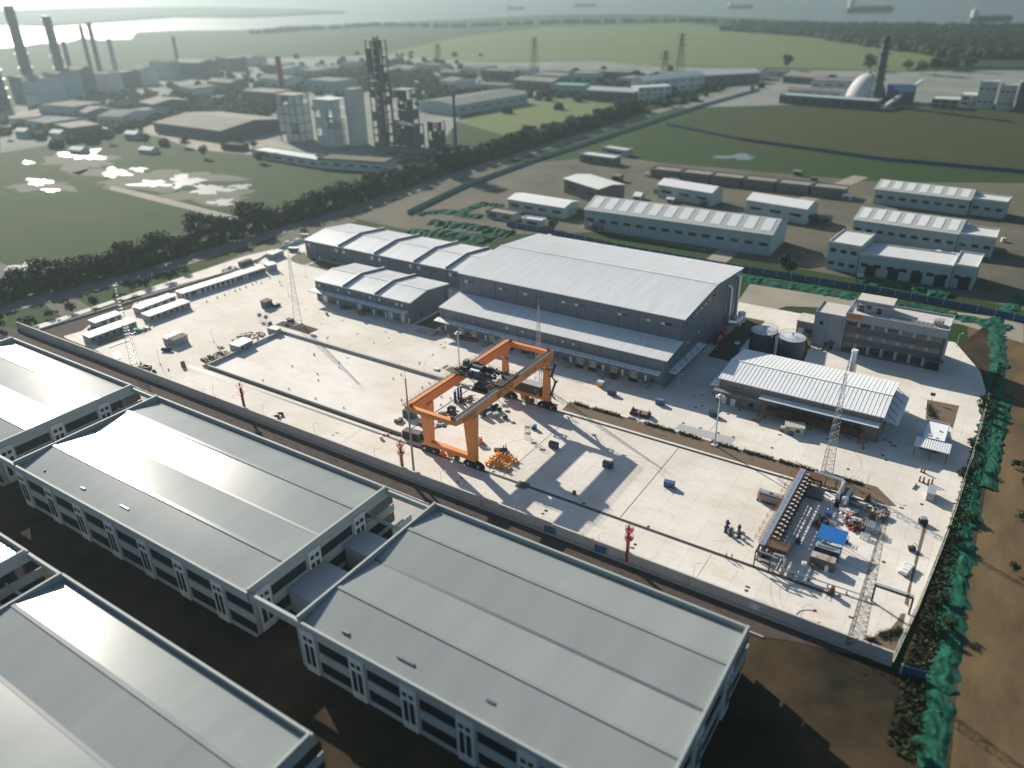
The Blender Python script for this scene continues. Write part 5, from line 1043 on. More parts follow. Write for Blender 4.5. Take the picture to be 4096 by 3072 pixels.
build('roof', rb, M['white'], t); build('leg', MB().box(-1.4,-1.2,-.8,-.6,0,.35).box(1.2,1.4,-.8,-.6,0,.35).box(-1.4,-1.2,.6,.8,0,.35).box(1.2,1.4,.6,.8,0,.35), M['dsteel'], t)
# pump cluster on the slab
for i, q in enumerate([(278,150),(325,168),(352,190),(408,200),(335,135),(410,165)]):
    p = B3(*q); t = thing('upright_pump', 'dark blue upright pump in the slab cluster, '+['leftmost','second from left','front centre','front right','rear middle','rear right'][i], 'pump', (p.x,p.y,0), .3*i, 'dark blue pumps')
    build('body', MB().lathe((0,0,0), [(.5,0),(.5,.15),(.35,.2),(.35,1.2),(.5,1.3),(.5,1.5),(.28,1.55),(.25,2.1),(.1,2.2)], 12), M['navy'], t, smooth=True); build('outlet', MB().tube((0,0,.6),(.9,.1,.6),.2,10).tube((.85,.1,.6),(.95,.1,.6),.32,10), M['navy'], t)
# ------------------------------------------------------------------ loading rack
t = thing('loading_rack', 'long tank loading rack with silver walkway, rust coloured arms and orange rails', 'loading rack', (-30.6,147,0))
wk = MB().box(-30.6,-29.2,147.0,183,4.95,5.05)
for k in range(24): wk.box(-30.55,-29.25,147.4+k*1.5,147.48+k*1.5,5.05,5.09)
wk = build('walkway', wk, M['silver'], t)
mb = MB()
for h in (5.5,6.05): mb.bar((-30.65,147,h),(-30.65,183,h),.06)
for k in range(25): mb.bar((-30.65,147+k*1.5,5.0),(-30.65,147+k*1.5,6.05),.06)
build('railing', mb, M['orail'], wk)
for k in range(12):                                                   # folding gangways on the outer side
    y = 148.2+k*3.0; mb = MB()
    for a in (0,.9): mb.bar((-30.7,y+a,5.1),(-31.9,y+a,5.1),.06).bar((-31.9,y+a,5.1),(-31.9,y+a,6.0),.06).bar((-31.9,y+a,6),(-30.7,y+a,6),.05)
    mb.bar((-31.9,y,5.1),(-31.9,y+.9,5.1),.06).bar((-31.9,y,6),(-31.9,y+.9,6),.05); build('gangway', mb, M['orail'], t)
for y in (147.2,153.2,159.2,165.2,171.2,177.2,182.8):
    build('column', MB().box(-30.5,-30.2,y-.15,y+.15,0,4.95), M['black'], t); build('column', MB().box(-28.2,-27.9,y-.15,y+.15,0,4.6), M['black'], t)
for x, y in ((-24.6,147.3),(-24.9,182.8)): build('column', MB().box(x-.2,x+.2,y-.2,y+.2,0,5), M['black'], t)
for y, s in ((147.3,1),(182.8,-1)):
    d = build('end_deck', MB().box(-29.15,-24.4,min(y,y+s*3),max(y,y+s*3),4.8,4.95), M['rust'], t); mb = MB()
    for h in (5.45,6.0): mb.bar((-29.1,y+s*3,h),(-24.4,y+s*3,h),.06).bar((-24.4,y,h),(-24.4,y+s*3,h),.06)
    for k in range(6): mb.bar((-29.1+k*.94,y+s*3,4.95),(-29.1+k*.94,y+s*3,6),.06)
    build('railing', mb, M['orail'], d); build('side_beam', MB().bar((-30.4,y,4.5),(-24.4,y,4.5),.25,.5), M['black'], d)
    build('brace', MB().bar((-24.7,y+s*.3,2.8),(-29.5,y+s*2.5,4.7),.3), M['black'], t)
rnd = random.Random(11)
for k in range(17):                                                   # one loading arm per bay, with its pale junction box
    y = 150.6+k*1.85; 
    arm = build('loading_arm', MB().tube((-28.6,y,4.6),(-28.6,y,2.4+rnd.uniform(0,.8)),.16,8).tube((-28.6,y,4.3),(-27.6,y+.4,3.6),.12,8).tube((-27.6,y+.4,3.6),(-27.9,y+.9,4.9),.10,8).box(-28.9,-28.2,y-.35,y+.35,3.2,3.9).tube((-29.0,y+.5,4.9),(-28.0,y+.3,5.3),.11,6), M['rust'], t)
    build('junction_box', MB().cbox((-28.1,y+.2,5.35),(.75,.38,.3),rnd.uniform(-.3,.3)).cbox((-27.3,y+.7,4.6),(.5,.35,.35),.2), M['lamp'], arm)
    build('valve', MB().tube((-28.6,y,1.0),(-28.6,y,2.2),.14,8).cbox((-28.5,y,1.6),(.5,.4,.4)), M['orail'] if k % 3 == 0 else M['rust'], t)
for x, z, r in ((-28.5,2.3,.16),(-28.1,1.4,.14),(-29.3,3.9,.2),(-29.7,3.9,.2),(-28.9,4.4,.16),(-27.9,4.0,.14),(-29.9,2.9,.18)): build('header_pipe', MB().tube((x,147.5,z),(x,182.5,z),r,8), M['rust'], t)
build('cable_tray', MB().box(-29.0,-28.3,147.5,182.5,3.0,3.08), M['steel'], t); build('drip_tray', MB().box(-30.1,-28.0,147.5,182.5,.25,.4), M['dsteel'], t)
build('arm_support', MB().box(-27.6,-27.3,147.5,182.5,4.5,4.75), M['rust'], t); build('splash_screen', MB().box(-30.2,-30.1,147.5,182.5,.5,2.2), M['rust'], t)
for k in range(34): build('drop_hose', MB().bar((-27.5,148.4+k*1.02,4.6),(-27.7+.3*(k%3),148.9+k*1.02,1.0+.5*(k%2)),.22,.16).bar((-27.5,148.4+k*1.02,4.6),(-26.4,148.2+k*1.02,4.2),.2,.12), M['rust'], t)
for z, y in ((4.1,145.4),(2.6,144.9)): build('manifold', MB().tube((-30.2,y,z),(-25.6,y,z),.24,12).tube((-30.4,y,z),(-29.9,y,z),.34,12).tube((-27.6,y,z),(-27.3,y,z),.3,12), M['silver'], t, smooth=True)
build('manifold_frame', MB().box(-30.5,-30.25,144.4,144.65,0,4.6).box(-27.1,-26.85,144.4,144.65,0,4.6).box(-30.5,-26.85,144.4,144.65,4.4,4.6).box(-30.5,-26.85,144.4,144.65,2.1,2.3).box(-30.5,-30.25,144.66,147,4.4,4.6), M['black'], t)
t = thing('pipe_line', 'pale pipe arching down from the rack and running low to the right fence', 'pipeline', (-24.4,146.5,0))
build('pipe', MB().path([(-26.8,145.7,4.6),(-24.4,146.0,4.6),(-24.2,146.2,.9),(-23.8,146.3,.9),(-5.4,147.0,.9)], .2, 10), M['lamp'], t, smooth=True)
mb = MB()
for x in (-22,-18.5,-14.5,-10.5,-6.5): mb.box(x-.12,x+.12,146.3,146.6,0,.75)
build('support', mb, M['dsteel'], t)
t = thing('pipe_arch', 'black gate shaped pipe bridge with pale top at the near right corner', 'pipe arch', (-5.4,147,0))
build('leg', MB().box(-5.65,-5.25,146.8,147.2,0,4.6), M['black'], t); build('beam', MB().box(-5.65,2.0,146.8,147.2,4.2,4.6), M['black'], t); build('leg', MB().box(1.7,2.1,146.8,147.2,0,4.2), M['black'], t); build('pipe', MB().path([(-5.45,147.0,1.0),(-5.45,147.35,4.85),(2.0,147.35,4.85)], .15, 8), M['lamp'], t)
t = thing('pipe_bridge', 'bundle of silver pipes on rusty posts running behind the loading rack', 'pipe bridge', (-24,184.5,0))
for k in range(3): build('pipe', MB().path([(-27.5,185.1+k*.45,3.6),(-19.6-k*.35,184.9+k*.45,3.6),(-19.9-k*.0+(-.0)+.35*k-.35,178.6,3.4),(-19.9+.35*k-.35,178.4,1.2)], .17, 8), M['silver'], t, smooth=True)
for x in (-27,-24.3,-21.6): build('post', MB().box(x-.12,x+.12,185.2,185.5,0,3.4), M['rust'], t)
build('guard_rail', MB().bar((-27.5,184.4,1.0),(-17,184.3,1.0),.1,.25).bar((-27.5,184.4,.5),(-17,184.3,.5),.1,.25), M['rust'], t)
def iso_tank(x0, x1, y, lab):
    t = thing('tank_container', lab, 'tank container', (x0,y,0), group='tank containers'); ym = y+1.22
    build('tank', MB().tube((x0+.25,ym,1.42),(x1-.25,ym,1.42),1.16,24).tube((x0+.1,ym,1.42),(x0+.25,ym,1.42),.7,24,1.16).tube((x1-.25,ym,1.42),(x1-.1,ym,1.42),1.16,24,.7), M['cobalt'], t, smooth=True)
    fr = MB()
    for x in (x0,x1-.14):
        for yy in (y,y+2.3): fr.box(x,x+.14,yy,yy+.14,0,2.6)
        fr.box(x,x+.14,y+.14,y+2.3,2.46,2.6).box(x,x+.14,y+.14,y+2.3,.05,.2)
    for yy in (y,y+2.3): fr.box(x0+.14,x1-.14,yy,yy+.14,.05,.22)
    build('frame', fr, M['black'], t)
    wk = MB().box(x0+.1,x1-.1,y+.35,y+2.1,2.56,2.6)
    build('top_walk', wk, M['hut'], t); mb = MB()
    for k in range(9): mb.box(x0+.4+k*.58,x0+.7+k*.58,y+.6,y+1.0,2.6,2.64)
    mb.box(x0+2.6,x0+3.4,y+.8,y+1.6,2.6,2.75); build('hatch', mb, M['trim'], t)
    lb = build('label_plate', MB().box(x0+.5,x0+2.3,y+.02,y+.06,1.55,2.05), MATS['sign_orange'], t); text('lettering', 'BERTSCHI', .38, lb, M['black'], (x0+.72,y+.015,1.68), FRONT, .004, .85)
    build('side_panel', MB().box(x0+.3,x1-.3,y+.065,y+.09,.5,2.3), M['cobalt'], t)
iso_tank(-37.6, -31.6, 170.0, 'grey tank container left of the loading rack in full sun')
iso_tank(-29.4, -23.3, 178.1, 'grey tank container under the rear end of the loading rack')
# equipment and scrap right of the rack
t = thing('process_vessel', 'shiny steel vessel with pipe bends beside the dark skid', 'vessel', (-18,178.4,0)); build('shell', MB().lathe((-18,178.4,.3), [(.85,0),(.85,2.6),(.8,2.8),(.3,3.0)], 20), M['silver'], t, smooth=True); build('leg', MB().box(-18.6,-18.4,177.7,177.9,0,.35).box(-17.6,-17.4,177.7,177.9,0,.35).box(-18.1,-17.9,179.1,179.3,0,.35), M['dsteel'], t); build('pump', MB().box(-20.2,-19.2,177.6,178.6,0,1.2).tube((-19.7,178,1.2),(-19.7,178,2.2),.2,8), M['black'], t)
solo('dark_skid', 'dark flat topped equipment skid behind the shiny vessel', 'skid', MB().box(-19.5,-17.5,179.6,183.6,.2,2.7).box(-19.6,-17.4,179.5,183.7,2.7,2.85).box(-19.3,-19,179.7,183.4,0,.2).box(-18,-17.7,179.7,183.4,0,.2), M['trim'])
HEAPS = [((900,330),1.3,['steel','trim','blue2'],'grey blue heap of offcuts right of the dark skid'),((700,600),1.2,['white','orange','cream'],'heap with white sheeting and orange sacks'),((930,760),1.2,['tanktop','white','rust'],'heap under pale blue and white sheets'),((760,770),.9,['steel','trim','cream'],'narrow grey heap between the sheet covered heaps'),((860,900),.8,['dred','rust','wood'],'red brown heap in front of the pale sheets'),((980,900),.9,['rust','orange','dsteel'],'rusty heap at the foot of the dark cage'),((1400,470),1.5,['trim','teal','dsteel'],'dark green heap of frames under torn sheeting'),((1560,620),1.0,['red','white','steel'],'bright red and white heap at the right end of the scrap row'),((1380,660),1.3,['wood','cream','gravel'],'heap of olive timber and sacks in the scrap row'),((230,760),1.0,['wood','rust','cream'],'heap of planks beside the small blue topped table'),((120,860),.8,['rust','dred','wood'],'small reddish heap at the left corner of the blue roofed shed')]
for i, (q, r, ms, lab) in enumerate(HEAPS): pile('scrap_heap', lab, 'scrap heap', [d6(*q), d6(q[0]+40,q[1]+50), d6(q[0]-30,q[1]-30)], r, 30, ms, 50+i, (.35,1.0), 1.3)
def cage(name, lab, A, L, W, h, m, rz=0.0, cell=.6):
    t = thing(name, lab, 'cage', (A.x,A.y,0), rz+1e-4); mb = MB(); nx = max(1,int(L/cell)); ny = max(1,int(W/cell))
    for i in range(nx+1): mb.bar((L*i/nx,0,h),(L*i/nx,W,h),.06).bar((L*i/nx,0,0),(L*i/nx,0,h),.06).bar((L*i/nx,W,0),(L*i/nx,W,h),.06)
    for j in range(ny+1): mb.bar((0,W*j/ny,h),(L,W*j/ny,h),.06).bar((0,W*j/ny,0),(0,W*j/ny,h),.06).bar((L,W*j/ny,0),(L,W*j/ny,h),.06)
    for z in (.1,h*.5): mb.bar((0,0,z),(L,0,z),.06).bar((0,W,z),(L,W,z),.06).bar((0,0,z),(0,W,z),.06).bar((L,0,z),(L,W,z),.06)
    build('bars', mb, M[m], t); return t
c = cage('bar_cage', 'long dark open cage between the scrap heaps', d6(880,900), 2.6, 9.0, 1.5, 'black'); build('side_sheet', MB().box(2.62,2.7,0,9,.1,1.5), M['black'], c)
cage('bar_cage', 'pale wire cage with stacked trays, left one before the lattice mast', d6(1120,960), 2.2, 2.6, 1.7, 'lamp', .05, .45); cage('bar_cage', 'low wire cage lying in front of the stacked tray cage', d6(1040,1120), 2.0, 1.3, 1.0, 'lamp', .05, .35); cage('bar_cage', 'wire cage with dark grid, right one beside the lattice mast', d6(1290,1040), 1.6, 2.0, 1.6, 'steel', .05, .4); cage('bar_cage', 'low pale trolley frame behind the blue roofed shed', d6(310,800), 2.0, .9, .8, 'lamp', -.1, .5)
for q, rz, lab, m in (((900,600),.3,'pale turquoise sheet lying tilted on the scrap heaps','tanktop'),((930,420),-.4,'blue grey sheet leaning on the scrap beside the skid','steel'),((700,560),.1,'white sheet draped over the orange sacks','white'),((960,790),.2,'crumpled white sheet on the pale heap','white')):
    p = d6(*q); mb = MB(); rnd = random.Random(int(q[0])); g = [[(-1.3+2.6*i/5, -.8+1.6*j/4, 1.15+rnd.uniform(-.12,.12)+.12*i/5) for j in range(5)] for i in range(6)]
    mb.add([v for r in g for v in r], [(i*5+j,i*5+j+1,(i+1)*5+j+1,(i+1)*5+j) for i in range(5) for j in range(4)]); solo('sheeting', lab, 'sheet', mb, M[m], p, rz, smooth=True)
t = thing('work_table', 'small table with a deep blue top near the shiny vessel', 'table', d6(340,650), .1); build('top', MB().box(-.9,.9,-.7,.7,1.5,1.65), mat('deep_blue', (.03,.06,.30), .5), t)
for x in (-.8,.8):
    for y in (-.6,.6): build('leg', MB().box(x-.05,x+.05,y-.05,y+.05,0,1.5), M['steel'], t)
build('shelf', MB().box(-.8,.8,-.6,.6,.5,.56).box(-.5,.2,-.4,.3,.56,1.0), M['hut'], t)
for q, lab in ((d6(400,520),'white headed post lamp by the shiny vessel'),(d7(1420,1120),'white headed post lamp by the rusty roofed container')):
    t = thing('post_lamp', lab, 'lamp', (q.x,q.y,0), .4); build('pole', MB().tube((0,0,0),(0,0,3.3),.06,8), M['lamp'], t); build('head', MB().box(-.45,.45,-.4,.4,3.3,3.9), M['white'], t)
solo('tarp_bundle', 'purple and white bundle leaning at the end of the grey container', 'bundle', MB().lump((0,0,.8),.7,8,1.3).lump((.3,-.4,.5),.5,8,1.0), mat('purple_cloth', (.12,.10,.26), .8), d7(1330,400))
solo('reel_stand', 'thin red wire reel standing on the slab near the rack', 'reel', MB().tube((0,-.05,1.1),(0,.05,1.1),.1,8).add([],[]) if 0 else (lambda m: [m.bar((cos(k*pi/8)*.9,0,1.1+sin(k*pi/8)*.9),(cos((k+1)*pi/8)*.9,0,1.1+sin((k+1)*pi/8)*.9),.07) for k in range(16)] and [m.bar((0,0,1.1),(cos(k*pi/3)*.9,0,1.1+sin(k*pi/3)*.9),.05) for k in range(6)] and m.bar((0,0,1.1),(.5,.6,0),.08).bar((0,0,1.1),(-.5,.6,0),.08))(MB()), mat('reel_pink', (.35,.17,.15), .6), d5(390,415), .3)
# right edge of the yard
t = thing('white_stack', 'stack of white panels on a trestle beside the right fence', 'panel stack', B3(1470,415), 1.35); build('panel', MB().box(-2.3,2.3,-.75,.75,.5,1.0).box(-2.2,-1.2,-.7,.7,1.0,1.15).box(-1,0,-.7,.7,1.0,1.2).box(.2,1.2,-.7,.7,1.0,1.15).box(1.35,2.2,-.7,.7,1.0,1.2), M['white'], t); build('trestle', MB().box(-2,-1.8,-1.1,1.1,0,.5).box(1.8,2,-1.1,1.1,0,.5), M['wood'], t)
t = thing('machine', 'dark wheeled machine by the right fence above the white stack', 'machine', B3(1500,282), .4); build('body', MB().box(-.8,.8,-.5,.5,.3,1.0).bar((-.5,0,1),(.5,.3,1.9),.1).bar((.5,.3,1.9),(1.1,-.2,1.2),.1), M['dsteel'], t); build('wheel', MB().tube((-.5,-.6,.3),(-.5,-.45,.3),.3,10).tube((.5,-.6,.3),(.5,-.45,.3),.3,10), M['rubber'], t)
t = thing('machine', 'pale and black compressor at the right fence near the junction of the beds', 'machine', B3(1570,115), .3); build('body', MB().box(-1,1,-.6,.6,.3,1.2), M['black'], t); build('hood', MB().cbox((0,.2,1.6),(1.5,.8,.25),.2,.4), M['lamp'], t)
solo('fence_locker', 'pale blue grey locker at the right fence below the gatehouse', 'locker', MB().box(-.9,.9,-2.2,2.2,0,2.2).box(-1,1,-2.3,2.3,2.2,2.35), M['paleclad'], A6(1620,1560))
for i, q in enumerate([(1562,1402),(1580,1408),(1550,1462),(1575,1468),(1605,1480),(1628,1478)]):
    solo('pipe_stub', 'short rusty pipe stub standing below the gatehouse, %s of six' % ORD[i], 'pipe', MB().tube((0,0,0),(0,0,1.6),.22,10).tube((0,0,0),(0,0,.12),.36,10), mat('stub_brown', (.26,.12,.06), .8), A6(*q))
solo('post', 'pale leaning post lying on the concrete below the gatehouse', 'post', MB().tube((-.2,-1.4,.25),(.2,1.4,.35),.25,10).box(-.4,.4,-.2,.2,0,.15), M['cream'], A6(1517,1496))
solo('sign_board', 'dark board on a post near the brown bed by the gatehouse', 'sign', MB().box(-.05,.05,-.05,.05,0,2.2).box(-.7,.7,-.08,.08,2.2,3.2), mat('board_maroon', (.12,.06,.07), .7), A6(1625,960))
mb = MB().tube((-.9,0,.15),(-.9,0,.95),.5,12).tube((.9,0,.15),(.9,0,.95),.5,12); 
pile('scrap_heap', 'dark rubbish and a puddle of planks at the foot of the office wing', 'scrap heap', [G(3255,1385),G(3280,1396),G(3310,1402)], 1.0, 26, ['black','wood','lamp'], 81, (.3,.8), .4)
# left part of the yard
for j in range(4):
    for i in range(9):
        u = (i+.5)/9; base = Vector((-229.0-j*1.35, 147.6, 0)).lerp(Vector((-227.9-j*1.35, 158.6, 0)), u); base.x += random.uniform(-.25,.25); base.y += random.uniform(-.3,.3)
        if j == 3 and i in (0,1,8): continue
        z = 0.0 if j in (0,3) or i % 3 else .95
        t = thing('cable_drum', 'brown timber cable drum in the jumbled heap against the bund wall, %s row, %s along' % (['nearest','second','third','farthest'][j], ORD[i]), 'cable drum', (base.x,base.y,z), random.uniform(0,3), 'cable drums by the bund wall')
        a = random.uniform(-.5,.5) if z == 0 else random.uniform(-.2,.2); dz = Vector((sin(a)*.9, .15, cos(a)*.95)); c0 = Vector((0,0,.14+abs(a)*.35))
        build('core', MB().tube(c0, c0+dz, .42, 10), M['wood'], t); build('flange', MB().tube(c0-dz*.08, c0+dz*.06, .62, 12).tube(c0+dz*.94, c0+dz*1.06, .62, 12), M['wood'], t); build('end_disc', MB().tube(c0+dz*1.06, c0+dz*1.09, .36, 12), M['capconc'], t)
pile('scrap_heap', 'pale and pink rubbish heap between the hut and the open container', 'scrap heap', [HU(1640,1100),HU(1700,1090),HU(1760,1105),HU(1850,1080),HU(1800,1080)], 1.9, 70, ['lamp','wood','dred','black','cream'], 8, (.3,1.1), .9)
pile('scrap_heap', 'low scatter of planks behind the cable drums', 'scrap heap', [HU(1430,1210),HU(1500,1240),HU(1560,1140)], 1.3, 26, ['wood','dsteel','lamp'], 9, (.3,.9), .5)
solo('sheet_stack', 'stack of long pale sheets lying beside the bund wall', 'sheet stack', MB().box(-2.6,2.6,-.5,.5,.1,.7).box(-2.4,2.2,-.4,.45,.7,.85).box(-2.2,-1.8,-.5,.5,0,.1).box(1.8,2.2,-.5,.5,0,.1), M['tanktop'], HU(1840,1158), radians(84))
mb = MB()
for k in range(5): mb.cbox((random.uniform(-.4,.4),-.9+k*.45,.15+.1*(k%2)),(6.5,.35,.12),random.uniform(-.05,.05))
solo('plank_stack', 'white planks lying loose near the left lattice mast', 'planks', mb, M['white'], HU(415,1285), -.45)
mb = MB()
for k in range(6): mb.cbox((random.uniform(-.6,.6),-.9+k*.36,.35),(10.5,.3,.7),random.uniform(-.03,.03))
solo('timber_stack', 'long stack of brown timber beside the rust streaked hut', 'timber', mb, M['wood'], HU(370,1130), radians(85))
mb = MB()
for k in range(3): mb.cbox((0,-.4+k*.35,.12),(8,.25,.15),random.uniform(-.03,.03))
solo('timber_stack', 'thin pale battens lying in front of the brown timber stack', 'timber', mb, M['cream'], HU(430,1168), radians(86))
pile('scrap_heap', 'rubbish heap half under a bright green tarp by the hut', 'scrap heap', [HU(580,1062),HU(690,1030),HU(720,1015)], 2.0, 50, ['black','lamp','wood'], 12, (.3,1.1), .8)
mb = MB(); g = []
for i in range(9):
    for j in range(8):
        u, v = i/8*2-1, j/7*2-1; g.append((u*2.6, v*2.0, max(.05, 1.5*(1-u*u)*(1-v*v)+random.uniform(-.15,.2))))
mb.add(g, [(i*8+j,i*8+j+1,(i+1)*8+j+1,(i+1)*8+j) for i in range(8) for j in range(7)])
solo('green_tarp', 'bright green tarp thrown over the rubbish heap by the hut', 'tarp', mb, M['green'], HU(605,1050), .4, smooth=True)
mb = MB()
for k in range(7): mb.tube((random.uniform(-.3,.3),-1+k*.33,.2+.25*(k%3)),(4+random.uniform(-.3,.3),-1+k*.33,.2+.25*(k%3)),.16,8)
solo('pipe_stack', 'stack of dark pipes with pale ends behind the rust streaked hut', 'pipes', mb, M['black'], HU(130,1035), .9)
pile('scrap_heap', 'scatter of dark scrap at the foot of the left lattice mast', 'scrap heap', [HU(560,1385),HU(600,1400),HU(650,1375)], 1.6, 40, ['wood','dsteel','lamp'], 14, (.3,.9), .6)
solo('skip', 'dark open skip right of the left lattice mast', 'skip', MB().box(-1.6,1.6,-1,-.9,.1,1.2).box(-1.6,1.6,.9,1,.1,1.2).box(-1.6,-1.5,-.9,.9,.1,1.2).box(1.5,1.6,-.9,.9,.1,1.2).box(-1.5,1.5,-.9,.9,.1,.5).box(-1.2,-1,-.8,.8,0,.1).box(1,1.2,-.8,.8,0,.1), M['trim'], HU(705,1415), .3)
solo('pallet', 'two flat pallets lying before the dark skip', 'pallets', MB().box(-1.3,1.3,-.6,.6,.05,.3).box(-1.2,1.2,-.5,-.3,.3,.36).box(-1.2,1.2,.3,.5,.3,.36), M['bricks'], HU(693,1455), .3)
t = thing('machine', 'dark green pump right of the dark skip', 'machine', HU(778,1447), .7); build('body', MB().box(-.7,.7,-.4,.4,.1,.7).tube((-.5,0,.9),(.5,0,.9),.3,10), M['teal'], t); build('wheel', MB().tube((0,-.5,.25),(0,-.4,.25),.25,10).tube((0,.4,.25),(0,.5,.25),.25,10), M['rubber'], t)
solo('valve_post', 'small rusty valve at the end of a hose on the pale concrete', 'valve', MB().tube((0,0,0),(0,0,.7),.15,8).tube((-.4,0,.6),(.4,0,.6),.1,8).box(-.3,.3,-.2,.2,0,.2), M['rust'], HU(920,1428))
mb = MB()
for i in range(5): mb.bar((-2.2+i*1.1,-1,.8),(-2.2+i*1.1,1,.8),.05)
solo('trough', 'dark blue trough before the pair of cabins', 'trough', MB().add([(-2.2,-.7,1.0),(2.2,-.7,1.0),(2.2,.7,1.0),(-2.2,.7,1.0),(-1.6,-.5,.1),(1.6,-.5,.1),(1.6,.5,.1),(-1.6,.5,.1)], [(0,4,5,1),(1,5,6,2),(2,6,7,3),(3,7,4,0),(4,7,6,5)]).box(-1.4,1.4,-.4,.4,0,.12), M['navy'], HU(905,1240), .45)
for q, lab in (((1822,935),'left one of two thin wheeled access frames on open concrete'),((1885,955),'right one of two thin wheeled access frames on open concrete')):
    t = thing('access_scaffold', lab, 'access frame', HU(*q), .2); mb = MB()
    for x in (-.8,.8):
        for y in (-.6,.6): mb.bar((x,y,0),(x,y,3.2),.06)
    for z in (.3,1.6,3.15):
        for a, b in (((-.8,-.6),(.8,-.6)),((.8,-.6),(.8,.6)),((.8,.6),(-.8,.6)),((-.8,.6),(-.8,-.6))): mb.bar((*a,z),(*b,z),.05)
    build('frame', mb, M['lamp'], t); build('deck', MB().box(-.5,.5,-.5,.5,1.6,2.9), M['bricks'], t)
t0 = None
for i, q in enumerate([(1295,757),(1400,718),(1472,690),(1575,650),(1622,632),(1680,610),(1745,587),(1782,565),(1832,577),(1915,520),(1992,490),(2038,493)]):
    p = HU(*q)
    if t0 is None: 
        t0 = thing('traffic_cone', '', 'traffic cone', p, 0, 'cones before the long hut row'); build('cone', MB().tube((0,0,.06),(0,0,.95),.28,10,.06), M['orange'], t0, world=False); build('base', MB().box(-.36,.36,-.36,.36,0,.06), M['black'], t0, world=False); o = t0
    else: o = dup(t0, p)
    o['label'] = 'small orange traffic cone in the line before the long hut row, %s from the left' % ORD[i]
for i, q in enumerate([(1005,-0+1075),(1920,990)]): pass
for q, m, lab in (((2110,940),'blue2','blue tarp heap at the foot of the second lattice mast'),):
    p = HU(*q); solo('tarp_bundle', lab, 'tarp', MB().lump((-.8,0,.4),1.1,9,.6).lump((.7,.2,.4),1.2,9,.6).lump((1.6,.4,.3),.8,9,.6), mat('faded_blue_tarp', (.10,.18,.30), .7), p)
solo('drum', 'pale steel drum on the small dark bed behind the basin', 'drum', MB().lathe((0,0,0), [(.7,0),(.7,1.4),(.6,1.5),(.1,1.5)], 14), M['lamp'], d8(795,530))
solo('block', 'white block with a dark hollow at the corner of the small dark bed', 'block', MB().box(-.9,.9,-.5,.5,0,.7).box(-1,1,-.6,.6,.7,.85), M['white'], d8(1400,785), .4)
solo('block', 'white block left of the planting beds near the first lamp mast', 'block', MB().box(-.9,.9,-.4,.4,0,.5).box(-1,1,-.5,.5,.5,.62), M['white'], d3(1350,440))
# standpipes in the basin, manholes, drains, bent hooks
t0 = None; BV = [d8(930,1470),d8(1415,1225),d8(1970,1395),d8(1490,1645),d3(400,640),d3(575,555),d3(1195,740),d3(1040,835),d3(585,1115),d3(1665,1075),d3(1455,1220),d3(1465,1045),A4(1985,660),A4(2010,825),A4(2143,745),A4(1825,880),A4(1993,940),A4(2172,1000),A4(1660,825)]
for p in BV:
    if t0 is None: t0 = thing('standpipe', 'short bent grey standpipe on the basin floor', 'standpipe', p, .4, 'standpipes in the basin'); build('pipe', MB().tube((0,0,0),(0,0,.5),.11,8).tube((0,0,.46),(.32,0,.52),.11,8), M['bricks'], t0); build('flange', MB().tube((0,0,.02),(0,0,.1),.3,10), M['bricks'], t0)
    else: dup(t0, p, random.uniform(.2,.6))
MHm = MB().tube((0,0,.015),(0,0,.045),.42,14); MHs = MB().box(-.5,.5,-.3,.3,.015,.045)
MH = [a2(235,935),a2(310,898),a2(335,503),a2(1210,1302),a2(1272,1265),a2(1200,775),a2(1570,905),a2(1890,1010),A4(2130,1157),A4(2105,1170),A4(2205,683),b1(130,1310),b1(970,1550),b1(930,1565),b1(480,1635),b3(350,710),b3(440,768),b3(402,790),b3(170,940),b3(450,660),b3(1548,1310),b3(1300,1247),d1(290,305),d1(405,300),d1(565,268),d1(400,457),d1(303,477),d1(783,577),d1(1152,660),d1(1545,883),d1(1430,1075),d1(122,712),d1(375,783),d1(637,853),d1(862,915),d1(1140,1250),d2(788,1225),d2(750,1258),d2(1203,1145),d2(1917,1400),d2(205,792),B3(465,515),B3(457,538),B3(890,665),B3(1118,707),B3(1325,357),B3(1045,570),A6(1330,1200),A6(1365,1215),A6(1640,1330) if 0 else A6(1340,1328),A6(1380,1235),A6(1400,1240),A6(1320,1297),A6(970,1195),A6(500,1072),A6(1565,1607),A6(1437,1630),A6(1100,1385),A5(385,517),A5(205,530),A5(405,557),A5(310,588),A5(140,683),A5(1395,1647),A5(1635,1602),A5(865,1443),A5(840,1465),B2(1985-25,268-22),B2(1942,268)]
r1 = None; r2 = None
for i, p in enumerate(MH):
    if i % 3 == 2:
        if r2 is None: r2 = solo('drain_grate', 'small dark rectangular drain grate set in the concrete', 'drain', MHs, M['dsteel'], p, 0, 'drain grates in the concrete'); 
        else: o = r2.copy(); link(o); o.location = p
    elif r1 is None: r1 = solo('manhole_cover', 'round dark manhole cover set in the concrete', 'manhole cover', MHm, M['dsteel'], p, 0, 'manhole covers in the concrete')
    else: o = r1.copy(); link(o); o.location = p
for p, lab in ((d3(970,300),'bent grey pipe lying on the pale concrete behind the basin'),(d8(1700,840),'bent grey pipe lying near the small dark bed'),(a5(240,800),'dark broken crate with a bent pipe at the near right kerb')):
    solo('bent_pipe', lab, 'pipe', MB().path([(-.6,-.6,.1),(-.3,.5,.1),(.4,-.4,.12),(1.0,-.6,.1)] if 'broken' in lab else [(-.5,.9,.1),(-.1,.9,.1),(.3,-.5,.1),(1.0,-.9,.1)], .09, 8), M['bricks'], p)
mb = MB(); prev = None
